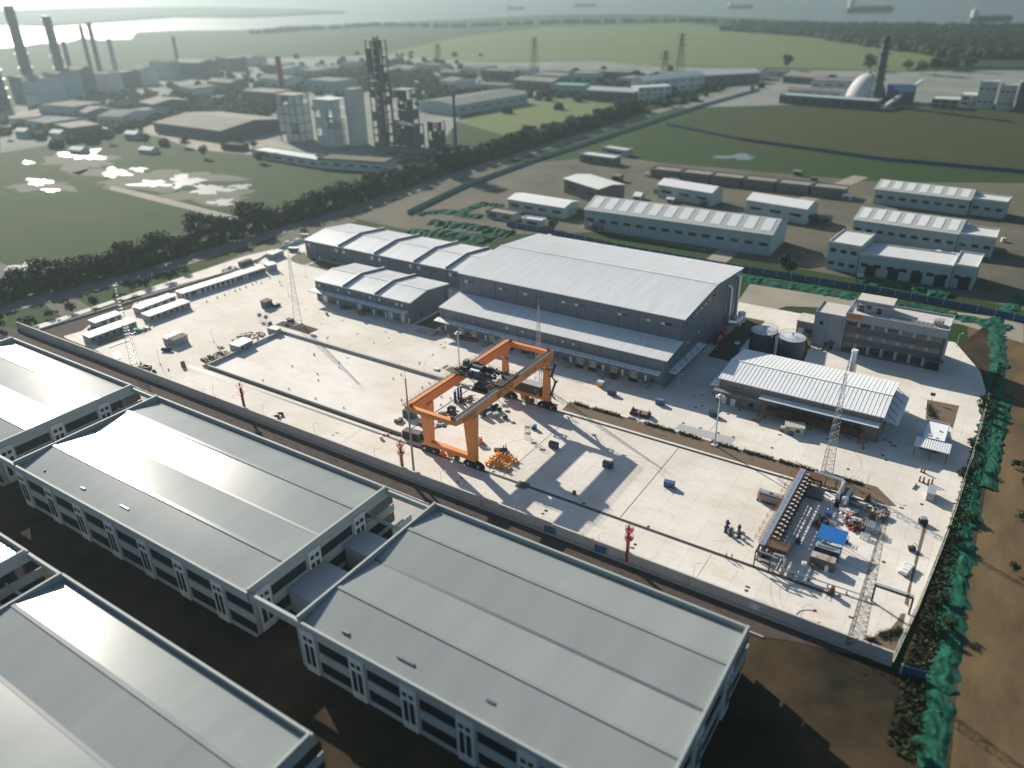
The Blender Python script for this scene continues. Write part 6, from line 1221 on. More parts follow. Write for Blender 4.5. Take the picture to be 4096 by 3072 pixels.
for i in range(21):
    q = [(925,738),(870,742),(800,735),(765,720),(770,690),(800,665),(850,660),(888,668)]; u = i/20*7; k = min(int(u),6); a, b = q[k], q[k+1]; f = u-k
    c = B3(a[0]+(b[0]-a[0])*f, a[1]+(b[1]-a[1])*f); c.z = .06
    if prev: mb.tube(prev, c, .05, 6)
    prev = c
solo('hose', 'thin dark hose curving over the concrete near the front wall', 'hose', mb, M['rubber'])
mb = MB(); prev = None
for x, y in ((210,1230),(260,1260),(300,1150),(430,1240),(520,1200),(700,1280),(740,1240),(1000,1290),(1190,1400)):
    c = b3(1400+x*.4, 700+y*.3) if 0 else b4(x*1.5+60, y*.0+520+x*.42); c.z = .05
    if prev: mb.tube(prev, c, .05, 6)
    prev = c
solo('cable', 'thin brown cable lying across the apron behind the crane', 'cable', mb, M['rust'])
# clipped hedge clumps and loose shrubs
def leaves(n, fx, sz, seed):
    rnd = random.Random(seed); mb = MB()
    for _ in range(n):
        c = Vector(fx(rnd)); s = sz*rnd.uniform(.6,1.4); a = Vector((rnd.gauss(0,1),rnd.gauss(0,1),rnd.gauss(0,.6))).normalized()*s; b = a.cross(Vector((rnd.gauss(0,1),rnd.gauss(0,1),rnd.gauss(0,1)))).normalized()*s*.8
        mb.add([c-a-b*.3, c+b, c+a-b*.2, c-b*.9], [(0,1,2,3)])
    return mb
HD = [(-103,-97.6,191.1,'hedge clump at the left end of the planting strip'),(-96,-86.5,191.1,'long hedge clump on the planting strip behind the crane shadow'),(-78.5,-69,191.2,'hedge clump on the planting strip left of the timber skid side'),(-67.5,-60.5,191.2,'hedge clump on the planting strip by the damp slab'),(-57.5,-49.5,191.2,'hedge clump on the planting strip just right of the lamp mast'),(-48,-39.5,191.3,'hedge clump on the planting strip midway to the lattice mast'),(-38,-27.5,191.3,'hedge clump on the planting strip by the right lattice mast'),(-26.5,-16,191.4,'hedge clump at the right end of the planting strip')]
for i, (xa, xb, yy, lab) in enumerate(HD):
    mb = leaves(int((xb-xa)*90), lambda r: (r.uniform(xa,xb), yy+r.gauss(0,.35), .12+abs(r.gauss(0,.34))), .16, 200+i); solo('hedge', lab, 'hedge', mb, M['leaf2'])
mb = leaves(900, lambda r: (lambda u: (a5(1200,800).lerp(a5(1680,680),u)+Vector((r.gauss(0,.35),r.gauss(0,.45),.1+abs(r.gauss(0,.4))))))(r.random()), .16, 301); solo('hedge', 'dark hedge clump curving along the near right corner bed', 'hedge', mb, M['leaf2'])
mb = leaves(300, lambda r: (lambda u: (a5(900,880).lerp(a5(1120,900),u)+Vector((r.gauss(0,.3),r.gauss(0,.3),.1+abs(r.gauss(0,.35))))))(r.random()), .15, 302); solo('shrub', 'reddish low shrub in the near right corner bed', 'shrub', mb, mat('red_leaves', (.10,.03,.028), .8))
mb = leaves(420, lambda r: (lambda u: (A6(1610,990).lerp(A6(1635,1060),u)+Vector((r.gauss(0,.5),r.gauss(0,.6),.1+abs(r.gauss(0,.6))))))(r.random()), .2, 303); solo('shrub', 'dark shrub at the edge of the brown bed by the gatehouse', 'shrub', mb, M['leaf2'])
# cars beside the far lawn
def car(p, rz, lab, body, van=False):
    t = thing('parked_car', lab, 'car', (p.x,p.y,-.25 if 0 else 0), rz, 'parked cars')
    pr = [(-2.2,.35),(2.2,.35),(2.25,.85),(1.2,1.0),(.6,1.45),(-1.3,1.48),(-1.95,1.0),(-2.25,.9)] if not van else [(-2.4,.35),(2.4,.35),(2.45,1.1),(1.9,2.0),(-2.4,2.05)]
    b = build('body', MB().ypr(pr[::-1], -.85, .85), M[body], t)
    if not van: build('windscreen', MB().add([(1.18,-.72,1.02),(1.18,.72,1.02),(.64,.68,1.42),(.64,-.68,1.42)], [(0,1,2,3)]), M['glass'], b); build('side_window', MB().add([(.9,-.86,1.02),(.5,-.86,1.4),(-1.2,-.86,1.42),(-1.7,-.86,1.02)], [(0,1,2,3)]).add([(.9,.86,1.02),(.5,.86,1.4),(-1.2,.86,1.42),(-1.7,.86,1.02)], [(3,2,1,0)]), M['glass'], b)
    else: build('windscreen', MB().add([(2.44,-.75,1.15),(2.44,.75,1.15),(1.95,.7,1.95),(1.95,-.7,1.95)], [(0,1,2,3)]), M['glass'], b); build('side_window', MB().box(-2.2,1.7,-.87,-.855,1.25,1.8), M['glass'], b)
    for x in (-1.4,1.4):
        for y in (-.88,.68): build('wheel', MB().tube((x,y,.33),(x,y+.2,.33),.33,12), M['rubber'], t)
for q, rz, lab, c, v in ((a7(235,640),.55,'white and black car closest to the long warehouse corner','carwhite',False),(a7(20,695),.5,'white car second from the long warehouse corner','carwhite',False),(A4(1760,-0+0),0,'',None,False),(a7(400,555),.5,'white van beside the long warehouse gable','carwhite',True),(a7(360,405),.4,'dark car on the road behind the long warehouse','cargrey',False),(G(838,943),.5,'white car farther left on the roadside','carwhite',False),(G(815,987),.5,'dark car leftmost in the row by the green barrier','cargrey',False)):
    if c: car(q, rz, lab, c, v)
t = thing('minibus', 'dark glazed minibus with white roof parked by the round lawn', 'minibus', a7(140,860), .35); build('body', MB().box(-2.6,2.6,-.95,.95,.4,1.9), M['cargrey'], t); build('roof', MB().box(-2.6,2.5,-.95,.95,1.9,2.1), M['white'], t)
for x in (-1.6,1.6):
    for y in (-1.0,.8): build('wheel', MB().tube((x,y,.38),(x,y+.2,.38),.38,12), M['rubber'], t)
cabin('portable_cabin', 'small pale cabin at the far gate by the green barrier', G(1092,1040), G(1137,1022), 4.0, 2.8, endwin=[.4], wallm='hut', cat='cabin')
solo('waste_bin', 'blue bin left of the small pale gate cabin', 'bin', MB().box(-.8,.8,-.6,.6,0,1.5).box(-.9,.9,-.7,.7,1.5,1.6), M['blue2'], G(1070,1030))
t = thing('green_barrier', 'long pale green barrier panels beside the parked cars', 'barrier', a7(0,770)); p, q = G(1095,1008), G(1218,965); mb = MB().bar(p+Vector((0,0,.8)), q+Vector((0,0,.8)), .15, 1.6); mb2 = MB()
for i in range(9): c = p.lerp(q, i/8); mb2.box(c.x-.1,c.x+.1,c.y-.1,c.y+.1,0,1.7)
build('panel', mb, mat('mint', (.22,.42,.33), .6), t); build('post', mb2, M['lamp'], t)
t, r, Ln = shed_box('shipping_container', 'grey green container at the far end of the brown earth strip', HU(1645,420), HU(1750,382), 2.6, 2.5, M['bricks']); build('roof', r, M['roofg'], t)
pile('scrap_heap', 'dark rubbish row behind the far end of the long hut row', 'scrap heap', [HU(1500,440),HU(1560,425),HU(1600,430),HU(1780,365)], 2.2, 50, ['black','lamp','wood','rust'], 33, (.4,1.2), .8)
# ------------------------------------------------------------------ near factory roofs
def factory(x0, x1, y0, y1, lab, skips=()):
    t = thing('factory', lab, 'factory', (x0,y0,-.3)); D = y1-y0; ze, zr, zv, zp = 10.7, 12.1, 11.15, 11.9
    build('wall', MB().box(x0,x1,y0,y1,-.3,ze-.35), M['facwall'], t)
    q = [y0+.5, y0+D*.25, y0+D*.5, y0+D*.75, y1-.5]; zz = [ze,zr,zv,zr,ze]
    rf = MB().xpr([(q[0],ze-.3)]+list(zip(q,zz))+[(q[4],ze-.3)], x0+.5, x1-.5)
    for k in (1,3): rf.bar((x0+.5,q[k],zr+.06),(x1-.5,q[k],zr+.06),.9,.14)
    rf.bar((x0+.5,q[2],zv+.03),(x1-.5,q[2],zv+.03),.8,.05)
    build('roof', rf, M['facroof'], t)
    build('valley_gutter', MB().box(x0+.6,x1-.6,q[2]-.35,q[2]+.35,zv+.06,zv+.09), M['trim'], t)
    pp = MB().box(x0-.1,x1+.1,y0-.1,y0+.4,ze-.34,zp).box(x0-.1,x1+.1,y1-.4,y1+.1,ze-.34,zp).box(x0-.1,x0+.4,y0+.4,y1-.4,ze-.34,zp+.6).box(x1-.4,x1+.1,y0+.4,y1-.4,ze-.34,zp+.6)
    build('parapet', pp, M['parapet'], t)
    def facade(L, place):
        nb = max(1, round(L/13.0)); s = L/nb
        for k in range(nb):
            u = k*s+s*.12
            build('stair_bay', place(u, u+3.6, 0, ze, .45), M['bwhite'], t)
            for a in (.55, 2.0):
                f = build('window', place(u+a, u+a+1.0, 8.3, 9.3, .50), M['glass'], t); build('window', place(u+a, u+a+1.0, 2.0, 7.3, .50), M['glass'], t)
            build('strip_window', place(u+4.1, u+s-.5, 6.6, 9.2, .06), M['glass'], t); build('spandrel', place(u+4.0, u+s-.4, 4.3, 6.4, .20), M['facwall'], t); build('strip_window', place(u+4.1, u+s-.5, 1.2, 4.0, .06), M['glass'], t)
    facade(x1-x0, lambda a, b, z0, z1, d: MB().box(x0+a, x0+b, y0-d, y0-.003, z0, z1))
    facade(D, lambda a, b, z0, z1, d: MB().box(x1+.003, x1+d, y0+a, y0+b, z0, z1))
    for k in range(3): build('roof_vent', MB().box(x0+8+k*17+random.uniform(-3,3), x0+8.4+k*17+.8, y0+3+k*.7, y0+3.5+k*.7, ze+.2, ze+.75), M['trim'], t)
    return t
factory(-284,-214,70,112.6,'grey roofed factory at the far left edge, sun glinting on its roof')
factory(-201,-111,69.4,112.3,'long grey roofed factory at the left, with two bright sun glints')
factory(-97,-22.8,69.4,113.4,'large grey roofed factory at the bottom centre, its right gable over bare earth')
factory(-148.6,-75.4,10.5,53,'grey roofed factory cut by the bottom left corner')
factory(-236,-162.5,10.5,53,'sliver of factory roof at the left frame edge')
for xa, xb, lab in ((-110.7,-97.3,'link block with low roofs between the two largest grey factories'),(-213.6,-201.4,'link block in the gap between the two left hand factories'),(-162.2,-148.9,'link block at the left frame edge between the nearest roofs')):
    ya = 10.5 if xa < -150 and xa > -170 else 69.4
    t = thing('link_block', lab, 'building', (xa,ya,-.3))
    build('front_beam', MB().box(xa,xb,ya+.2,ya+.9,9.6,11.6), M['parapet'], t); build('back_beam', MB().box(xa,xb,ya+42,ya+42.6,10.2,11.6), M['parapet'], t)
    build('low_roof', MB().box(xa+.02,xb-.02,ya+9,ya+20,5.6,6.1), M['paleclad'], t); build('low_roof', MB().box(xa+.02,xb-.02,ya+26,ya+33,5.6,6.1), M['paleclad'], t)
    build('low_wall', MB().box(xa+.4,xb-.4,ya+9.3,ya+19.7,-.2,5.59).box(xa+.4,xb-.4,ya+26.3,ya+32.7,-.2,5.59), M['facwall'], t)
    build('frame', MB().box(xa+.02,xb-.02,ya+36,ya+36.5,7,7.6).box((xa+xb)/2-.3,(xa+xb)/2+.3,ya+35.9,ya+42.5,-.2,7.0), M['facwall'], t)
# ------------------------------------------------------------------ works and houses behind
def lot(name, lab, A, B, depth, h, kind='flat', wm='bteal', rm='bwhite', cat='building', wins=0, rise=2.0, sky=0, rows=1, doors=0, wm2=None, winh=1.6):
    A = OV(*A) if isinstance(A, tuple) else A; B = OV(*B) if isinstance(B, tuple) else B
    Ln, rz = frame_AB(A, B); t = thing(name, lab, cat, (A.x,A.y,-.35), rz)
    if kind == 'flat':
        build('wall', MB().box(0,Ln,0,depth,0,h), M[wm], t); build('roof', MB().box(-.3,Ln+.3,-.3,depth+.3,h,h+.5), M[rm], t); build('parapet', MB().box(-.3,Ln+.3,-.3,0,h+.5,h+1.1).box(-.3,Ln+.3,depth,depth+.3,h+.5,h+1.1).box(-.3,0,0,depth,h+.5,h+1.1).box(Ln,Ln+.3,0,depth,h+.5,h+1.1), M[rm], t)
    else:
        pr = [(0,0),(depth,0),(depth,h)]+([(depth/2,h+rise)] if kind == 'gable' else [(depth*(.5+.5*cos(a*pi/8)),h+rise*sin(a*pi/8)) for a in range(1,8)])+[(0,h)]
        build('wall', MB().xpr(pr, 0, Ln), M[wm], t)
        top = [(-.6,h+.05)]+([(depth/2,h+rise+.25)] if kind == 'gable' else [(depth*(.5-.5*cos(a*pi/8)),h+.2+rise*sin(a*pi/8)) for a in range(1,8)])+[(depth+.6,h+.05)]
        build('roof', MB().xpr(top+[(y,z-.25) for y, z in top[::-1]], -.5, Ln+.5), M[rm], t)
        if sky:
            for k in range(sky):
                x = Ln*(k+.5)/sky; build('rooflight', MB().add([(x-Ln/sky*.3,depth*.08,h+.35+rise*.16),(x+Ln/sky*.3,depth*.08,h+.35+rise*.16),(x+Ln/sky*.3,depth*.46,h+.40+rise*.92),(x-Ln/sky*.3,depth*.46,h+.40+rise*.92)], [(0,1,2,3)]), M['white'], t)
    for r in range(rows):
        for k in range(wins): x = Ln*(k+.5)/wins; z = h*(r+.5)/rows-winh*.4; build('window', MB().box(x-Ln/wins*.28,x+Ln/wins*.28,-.06,-.005,z,z+winh), M['glass'], t)
    for k in range(doors): x = Ln*(k+.6)/doors; build('gate', MB().box(x-2.2,x+2.2,-.16,-.07,0,h*.55), M['black'], t)
    return t
lot('works_hall', 'long pale teal works hall with a striped white roof, behind the hoarding at centre', (1262,492), (1662,552), 27, 10.5, 'gable', 'bteal', 'striproof', 'works hall', 14, 4.4, 12)
lot('works_hall', 'lower annex roof behind the right end of the striped hall', (1610,462), (1738,484), 16, 8.5, 'gable', 'bteal', 'white', 'works hall', 3, 2.4, 0)
lot('works_hall', 'small grey roofed hall behind the middle of the striped hall', (1420,425), (1535,445), 14, 8, 'gable', 'bteal', 'white', 'works hall', 3, 2.4, 0)
lot('shed', 'white roofed shed left of the striped works hall', (1098,452), (1218,472), 16, 6.5, 'gable', 'bteal', 'white', 'shed', 4, 1.6)
lot('shed', 'small low shed in front of the white roofed shed', (1050,468), (1108,478), 8, 3.2, 'flat', 'bteal', 'paleLot', 'shed', 2)
lot('shed', 'tiny shed beside the small low shed', (1128,484), (1170,490), 5, 3.0, 'flat', 'bwhite', 'white', 'shed', 1)
lot('storehouse', 'pale roofed storehouse with dark side walls above the white shed', (1218,415), (1292,440), 20, 9, 'gable', 'bricks', 'bwhite', 'storehouse', 2, 1.2)
lot('shed', 'small white roofed shed near the diagonal road', (1252,348), (1325,358), 10, 5, 'flat', 'bricks', 'bwhite', 'shed', 2)
lot('shed', 'second small pale shed near the diagonal road', (1300,330), (1352,338), 8, 4, 'flat', 'bteal', 'bwhite', 'shed', 1)
for i in range(6):
    p, q = OV(1405,382), OV(1828,430); a = p.lerp(q, i/6); b = p.lerp(q, (i+.93)/6)
    lot('brick_row', 'long grey brick stack in the row beyond the works, %s from the left' % ORD[i], a, b, 11, 5, 'flat', 'bricks', 'roofg', 'brick stack', 0)
lot('workshop', 'farthest of three parallel workshops at the right, striped roof', (1885,438), (2088,464), 24, 8.5, 'gable', 'bteal', 'striproof', 'workshop', 8, 3.2, 7)
lot('workshop', 'end block of the farthest parallel workshop', (2092,462), (2166,472), 14, 8.5, 'flat', 'bteal', 'bwhite', 'workshop', 3)
lot('workshop', 'middle one of three parallel workshops at the right, striped roof', (1838,512), (2060,546), 28, 9.5, 'gable', 'bteal', 'striproof', 'workshop', 9, 3.4, 7)
lot('workshop', 'end block of the middle parallel workshop', (2062,545), (2140,556), 16, 9, 'flat', 'bteal', 'bwhite', 'workshop', 3)
lot('workshop', 'tall left block of the nearest parallel workshop with two rows of windows', (1782,578), (1848,590), 22, 12, 'flat', 'bteal', 'bwhite', 'workshop', 3, rows=2)
lot('workshop', 'nearest parallel workshop with dark open gates', (1850,590), (2048,620), 18, 9, 'flat', 'bteal', 'bwhite', 'workshop', 7, doors=4)
lot('workshop', 'right end block of the nearest parallel workshop', (2050,618), (2098,626), 20, 9.5, 'flat', 'bteal', 'bwhite', 'workshop', 2, doors=1)
# the tall chemical plant
def vert(b, tp):
    p = OV(*b); d = ray(tp[0]*4096/2212, tp[1]*4096/2212); tt = hypot(p.x,p.y)/hypot(d.x,d.y); return p, CH+d.z*tt+.35
def frame_tower(name, lab, b, tp, wd, dp, floors, m='frame', cat='plant building', infill=.35, rz=.0, seed=1):
    p, h = vert(b, tp); t = thing(name, lab, cat, (p.x,p.y,-.35), rz+.02); rnd = random.Random(seed); nx, ny = max(2,int(wd/6)), max(2,int(dp/6)); mb = MB()
    for i in range(nx+1):
        for j in range(ny+1): x, y = -wd/2+wd*i/nx, -dp/2+dp*j/ny; mb.box(x-.35,x+.35,y-.35,y+.35,0,h)
    build('column_grid', mb, M[m], t)
    for k in range(floors+1): z = h*k/floors; build('floor_slab', MB().box(-wd/2-.6,wd/2+.6,-dp/2-.6,dp/2+.6,z-.35,z+.15), M[m], t)
    wmb = MB()
    for k in range(floors):
        for i in range(nx):
            if rnd.random() < infill: wmb.box(-wd/2+wd*i/nx+.3,-wd/2+wd*(i+1)/nx-.3,-dp/2-.2,-dp/2+.2,h*k/floors+.2,h*(k+1)/floors-.4)
            if rnd.random() < infill: wmb.box(-wd/2+wd*i/nx+.6,-wd/2+wd*(i+1)/nx-.6,-1.5,1.5,h*k/floors+.2,h*(k+rnd.uniform(.4,.9))/floors)
        for j in range(ny):
            if rnd.random() < infill: wmb.box(wd/2-.2,wd/2+.2,-dp/2+dp*j/ny+.3,-dp/2+dp*(j+1)/ny-.3,h*k/floors+.2,h*(k+1)/floors-.4)
    if wmb.v: build('infill_wall', wmb, M['bwhite'] if infill > .5 else M['bricks'], t)
    return t, h
t, h = frame_tower('process_building', 'dark concrete frame block at the left of the tall chemical plant', (643,302), (643,202), 22, 16, 5, 'bricks', infill=.85, seed=2)
t, h = frame_tower('process_building', 'pale open frame block left of the white stair tower', (722,312), (722,212), 20, 16, 5, 'bteal', infill=.8, seed=3)
p, h = vert((776,312), (776,192)); t = thing('stair_tower', 'plain pale stair tower of the tall chemical plant', 'plant building', (p.x,p.y,-.35), .02); build('wall', MB().box(-5.2,5.2,-6,6,0,h), M['bwhite'], t, world=False); build('roof', MB().box(-5.5,5.5,-6.3,6.3,h,h+.6), M['roofg'], t, world=False); build('stripe', MB().box(-5.0,-3.4,-6.08,-6.003,2,h-2), M['bteal'], t, world=False)
t, h = frame_tower('column_tower', 'very tall dark lattice column tower of the chemical plant', (832,322), (806,86), 11, 11, 14, 'frame', 'tower', .28, seed=4)
build('process_column', MB().tube((0,0,0),(0,0,h+1.5),2.6,16), M['dsteel'], t, world=False, smooth=True); build('process_column', MB().tube((-4,2,0),(-4,2,h*.86),1.4,12), M['steel'], t, world=False, smooth=True); build('crown_pipes', MB().tube((1.5,1,h),(1.5,1,h+3),.5,8).tube((-1.5,-1,h),(-1.5,-1,h+2.2),.4,8), M['dsteel'], t, world=False)
t, h = frame_tower('process_building', 'dark lower pipe frame right of the tall column tower', (882,318), (882,192), 15, 14, 6, 'frame', infill=.5, seed=5)
t, h = frame_tower('process_building', 'low dark equipment frame in front of the tall column tower', (880,330), (880,268), 26, 12, 3, 'frame', infill=.45, seed=6)
t, h = frame_tower('process_building', 'small dark frame at the right foot of the chemical plant', (945,318), (945,262), 10, 9, 3, 'frame', infill=.4, seed=7)
def stack(lab, b, tp, r, m='bwhite', name='chimney', cat='chimney', r2=None, rings=0):
    p, h = vert(b, tp); t = thing(name, lab, cat, (p.x,p.y,-.35)); build('shaft', MB().tube((p.x,p.y,-.35),(p.x,p.y,h),r,16,r2 or r*.75), M[m], t, smooth=True); mb = MB()
    for k in range(1, rings+1): z = h*k/(rings+.3); build('rim', MB().tube((p.x,p.y,z),(p.x,p.y,z+.8),r*1.25,14), M['dsteel'], t)
    mb.tube((p.x,p.y,h),(p.x,p.y,h+1),(r2 or r*.75)*1.1,14); build('rim', mb, M['dsteel'], t); return t
stack('thin pale chimney right of the chemical plant', (985,318), (985,200), 1.3, 'dsteel', r2=.9, rings=3)
stack('short pale stack before the low frame of the chemical plant', (982,340), (982,282), 1.0, 'bteal')
lot('plant_office', 'low white building in front of the chemical plant at left', (545,338), (690,362), 14, 5, 'flat', 'bwhite', 'bteal', 'building', 6)
lot('plant_office', 'low white flat roofed building in front of the chemical plant', (688,362), (830,372), 18, 6.5, 'flat', 'bwhite', 'lot', 'building', 5)
lot('tank_row', 'dark low pump house at the foot of the column tower', (830,338), (935,345), 9, 6, 'flat', 'frame', 'frame', 'building', 3)
lot('tank_row', 'small dark shed right of the pump house', (955,330), (1030,336), 9, 4, 'flat', 'hoard', 'dsteel', 'building', 2)
lot('warehouse', 'wide low dull roofed warehouse left of the chemical plant', (335,285), (480,305), 75, 9, 'gable', 'frame', 'roofg', 'warehouse', 8, 4)
lot('warehouse', 'long white roofed warehouse beyond the chemical plant', (985,250), (1140,222), 55, 10, 'gable', 'bteal', 'roofd', 'warehouse', 6, 3)
lot('gatehouse', 'small yellowish building before the plant left of the white offices', (478,322), (520,326), 10, 4, 'flat', 'soil', 'soil', 'building', 2)
lot('boiler_house', 'teal roofed boiler house far behind the meadow', (1190,205), (1260,208), 25, 11, 'flat', 'bteal', 'thoard', 'building', 3)
lot('factory_hall', 'grey hall far behind the meadow, right of the teal roof', (1268,216), (1370,222), 22, 11, 'gable', 'frame', 'bteal', 'factory hall', 5, 3)
lot('factory_hall', 'pale apartment like block far behind the meadow', (1378,222), (1448,218), 20, 15, 'flat', 'bwhite', 'bwhite', 'building', 5, rows=3)
lot('factory_hall', 'white works block at the road bend', (1390,204), (1520,190), 24, 15, 'gable', 'bwhite', 'bteal', 'factory hall', 7, 4, rows=2)
lot('factory_hall', 'grey works block beyond the road bend', (1500,186), (1640,178), 28, 12, 'gable', 'frame', 'bwhite', 'factory hall', 6, 4)
# dome, chimney and sheds at the right
p, h = vert((1868,218), (1868,158)); t = thing('storage_dome', 'white storage dome beside the dark chimney at the right', 'dome', (p.x,p.y,-.35)); build('shell', MB().lathe((p.x,p.y,-.35), [(20*cos(a*pi/20),h*sin(a*pi/20)) for a in range(0,10)], 24), M['bwhite'], t, smooth=True); build('ring_wall', MB().lathe((p.x,p.y,-.35), [(20.6,0),(20.6,5),(20.0,5.2)], 24), M['bteal'], t, smooth=True); build('collar', MB().tube((p.x,p.y,h-1),(p.x,p.y,h+2),2,12), M['bteal'], t)
stack('tall dark tapered chimney rising beside the white dome', (1890,226), (1898,80), 5.2, 'frame', r2=3.2, rings=5)
lot('kiln_house', 'dark blue pitched house right of the chimney', (1912,224), (1972,226), 26, 12, 'gable', 'frame', 'hoard', 'building', 3, 6)
lot('kiln_shed', 'long low grey shed before the white dome', (1682,222), (1890,238), 18, 8, 'flat', 'frame', 'bteal', 'shed', 9)
lot('kiln_shed', 'pale low shed with reddish roof left of the dome', (1700,208), (1850,214), 24, 7, 'gable', 'bwhite', 'bricks', 'shed', 5, 2)
t = thing('conveyor', 'pale sloping conveyor bridge right of the chimney', 'conveyor', (0,0,0)); a, b = OV(1905,240), OV(1985,208); build('gallery', MB().bar(a+Vector((0,0,3)), b+Vector((0,0,16)), 3.2, 3), M['bwhite'], t); build('trestle', MB().bar(a.lerp(b,.35), a.lerp(b,.35)+Vector((0,0,7)), 1.2).bar(a.lerp(b,.7), a.lerp(b,.7)+Vector((0,0,11)), 1.2), M['frame'], t)
for i, (x, y, hh, w_, m) in enumerate([(2105,232,24,16,'bwhite'),(2150,236,22,14,'bwhite'),(2190,240,26,16,'frame'),(2070,228,10,30,'bteal'),(2010,232,8,24,'paleLot'),(2205,225,18,22,'bwhite')]):
    q = OV(x, y); lot('silo_house', 'pale block at the far right edge behind the olive field, %s of six' % ORD[i], q, q+Vector((w_,1,0)), w_*.9, hh, 'flat', m, 'bwhite', 'building', 3, rows=2)
# refinery at upper left, fading into haze
for lab, b, tp, r, m in (('tallest dark refinery column at the far upper left',(72,205),(38,14),7,'frame'),('second tall refinery column at the far upper left',(142,195),(122,36),6.5,'frame'),('thin refinery column before the river, left of a pair',(202,172),(196,56),3.2,'frame'),('thin refinery column before the river, right of a pair',(222,176),(222,48),3.6,'frame'),('short refinery column at the left frame edge',(8,232),(2,105),8,'frame'),('short hazy refinery column left of the thin pair',(160,180),(150,90),3.5,'frame'),('low hazy refinery column right of the thin pair',(255,172),(252,85),4,'bteal'),('slim hazy stack near the middle of the river bank',(385,138),(383,78),3,'frame'),('red banded hazy mast beyond the wide low warehouse',(610,196),(608,122),4,'dred')):
    stack(lab, b, tp, r, m, 'refinery_column', 'refinery column', r2=r*.85, rings=6)
rnd = random.Random(77); NAMES = ['grey hazy process block','pale hazy works roof','hazy blue grey shed','dull hazy hall','light hazy storage block']
SPOT = [(30,215,26),(60,228,30),(105,212,28),(150,205,30),(190,196,26),(235,188,24),(290,180,22),(330,168,22),(375,165,20),(420,160,18),(470,150,18),(500,140,16),(90,260,14),(150,262,12),(45,275,10),(120,292,9),(215,272,10),(270,258,12),(305,246,12),(330,150,14),(560,152,12),(600,160,12),(640,168,14),(690,160,12),(740,150,12),(790,166,10),(840,158,10),(900,152,10),(950,166,10),(1000,160,10),(1040,172,11),(1090,166,11),(1140,178,11),(1180,170,10),(1230,178,10),(1280,172,10),(560,188,14),(660,196,14),(450,195,12),(390,205,12),(520,215,10),(950,190,10),(1020,198,11),(1110,192,12),(1330,182,10),(1420,178,9),(1560,168,9),(1610,162,9),(1690,178,8),(1750,190,8)]
for i, (x, y, hh) in enumerate(SPOT):
    q = OV(x, y); w_ = rnd.uniform(24,60); k = i % 5
    lot('works_block', '%s far across the industrial plain, %s' % (NAMES[k], ['left of the river bend','near the refinery columns','under the far bank','among the distant sheds','before the pale fields'][(i//5) % 5]+', number '+str(i) if 0 else NAMES[k]+' among many in the distance'), q, q+Vector((w_,rnd.uniform(-8,8),0)), rnd.uniform(18,45), hh*rnd.uniform(.7,1.1), 'gable' if k in (1,3) else 'flat', ['frame','bwhite','bteal','bricks','bwhite'][k], ['roofg','roofd','roofd','roofg','roofd'][k], 'works block', 4, 3)
    o = bpy.data.objects['works_block' if i == 0 else 'works_block.%03d' % i]; o['label'] = NAMES[k]+' among the many fading in haze far across the plain'; o['group'] = NAMES[k]+'s'
for i, (x, y) in enumerate([(75,262),(95,258),(60,270)]):
    p = OV(x, y); t = thing('oil_tank', 'pale low oil tank in the hazy refinery, %s of three' % ORD[i], 'tank', (p.x,p.y,-.35)); build('shell', MB().lathe((p.x,p.y,-.35), [(15,0),(15,9)], 24), M['bwhite'], t, smooth=True); build('roof', MB().lathe((p.x,p.y,8.66), [(15.2,0),(8,1.2),(.1,1.8)], 24), M['paleLot'], t, smooth=True)
# houses near the left edge of the meadow
for i, (x, y, hh, m) in enumerate([(110,300,6,'bwhite'),(165,296,6,'bwhite'),(205,292,5,'bwhite'),(270,300,5,'bteal'),(35,296,6,'bteal'),(150,330,3,'bwhite'),(300,330,3,'bwhite')]):
    q = OV(x, y); lot('works_house', 'small pale house at the far edge of the green meadow, %s of seven' % ORD[i], q, q+Vector((14,2,0)), 9, hh, 'gable', m, 'bwhite', 'house', 3, 2)
for i, (x, y) in enumerate([(15,598),(50,590),(85,604),(40,620)]):
    q = OV(x, y); lot('shed', 'pale roof in the cluster at the left edge, %s of four' % ORD[i], q, q+Vector((10,5,0)), 7, 3.5, 'gable', 'bteal', 'bwhite', 'shed', 2, 1)
# pylons on the pale fields
def pylon(lab, b, tp):
    p, h = vert(b, tp); t = thing('pylon', lab, 'pylon', (p.x,p.y,-.35)); mb = MB()
    for a, c in ((-1,-1),(1,-1),(1,1),(-1,1)): mb.bar((p.x+a*5,p.y+c*5,-.35),(p.x+a*.8,p.y+c*.8,h),.7)
    for k in range(6):
        z = h*k/6; s = 5-4.2*k/6; mb.bar((p.x-s,p.y-s,z),(p.x+s*.86,p.y-s*.86,z+h/6),.45).bar((p.x+s,p.y-s,z),(p.x-s*.86,p.y-s*.86,z+h/6),.45)
    build('tower', mb, M['dsteel'], t); mb = MB()
    for z, w_ in ((h*.72,9),(h*.85,8),(h*.97,6)): mb.bar((p.x-w_,p.y,z),(p.x+w_,p.y,z),.8)
    build('cross_arm', mb, M['dsteel'], t)
pylon('faint pylon on the pale fields, left of the pair', (948,150), (950,95)); pylon('faint pylon on the pale fields, centre right', (1155,148), (1158,82)); pylon('faint pylon before the works beyond the road bend', (1435,168), (1437,110)); pylon('faint pylon on the field nearer the dome', (1468,160), (1468,72))
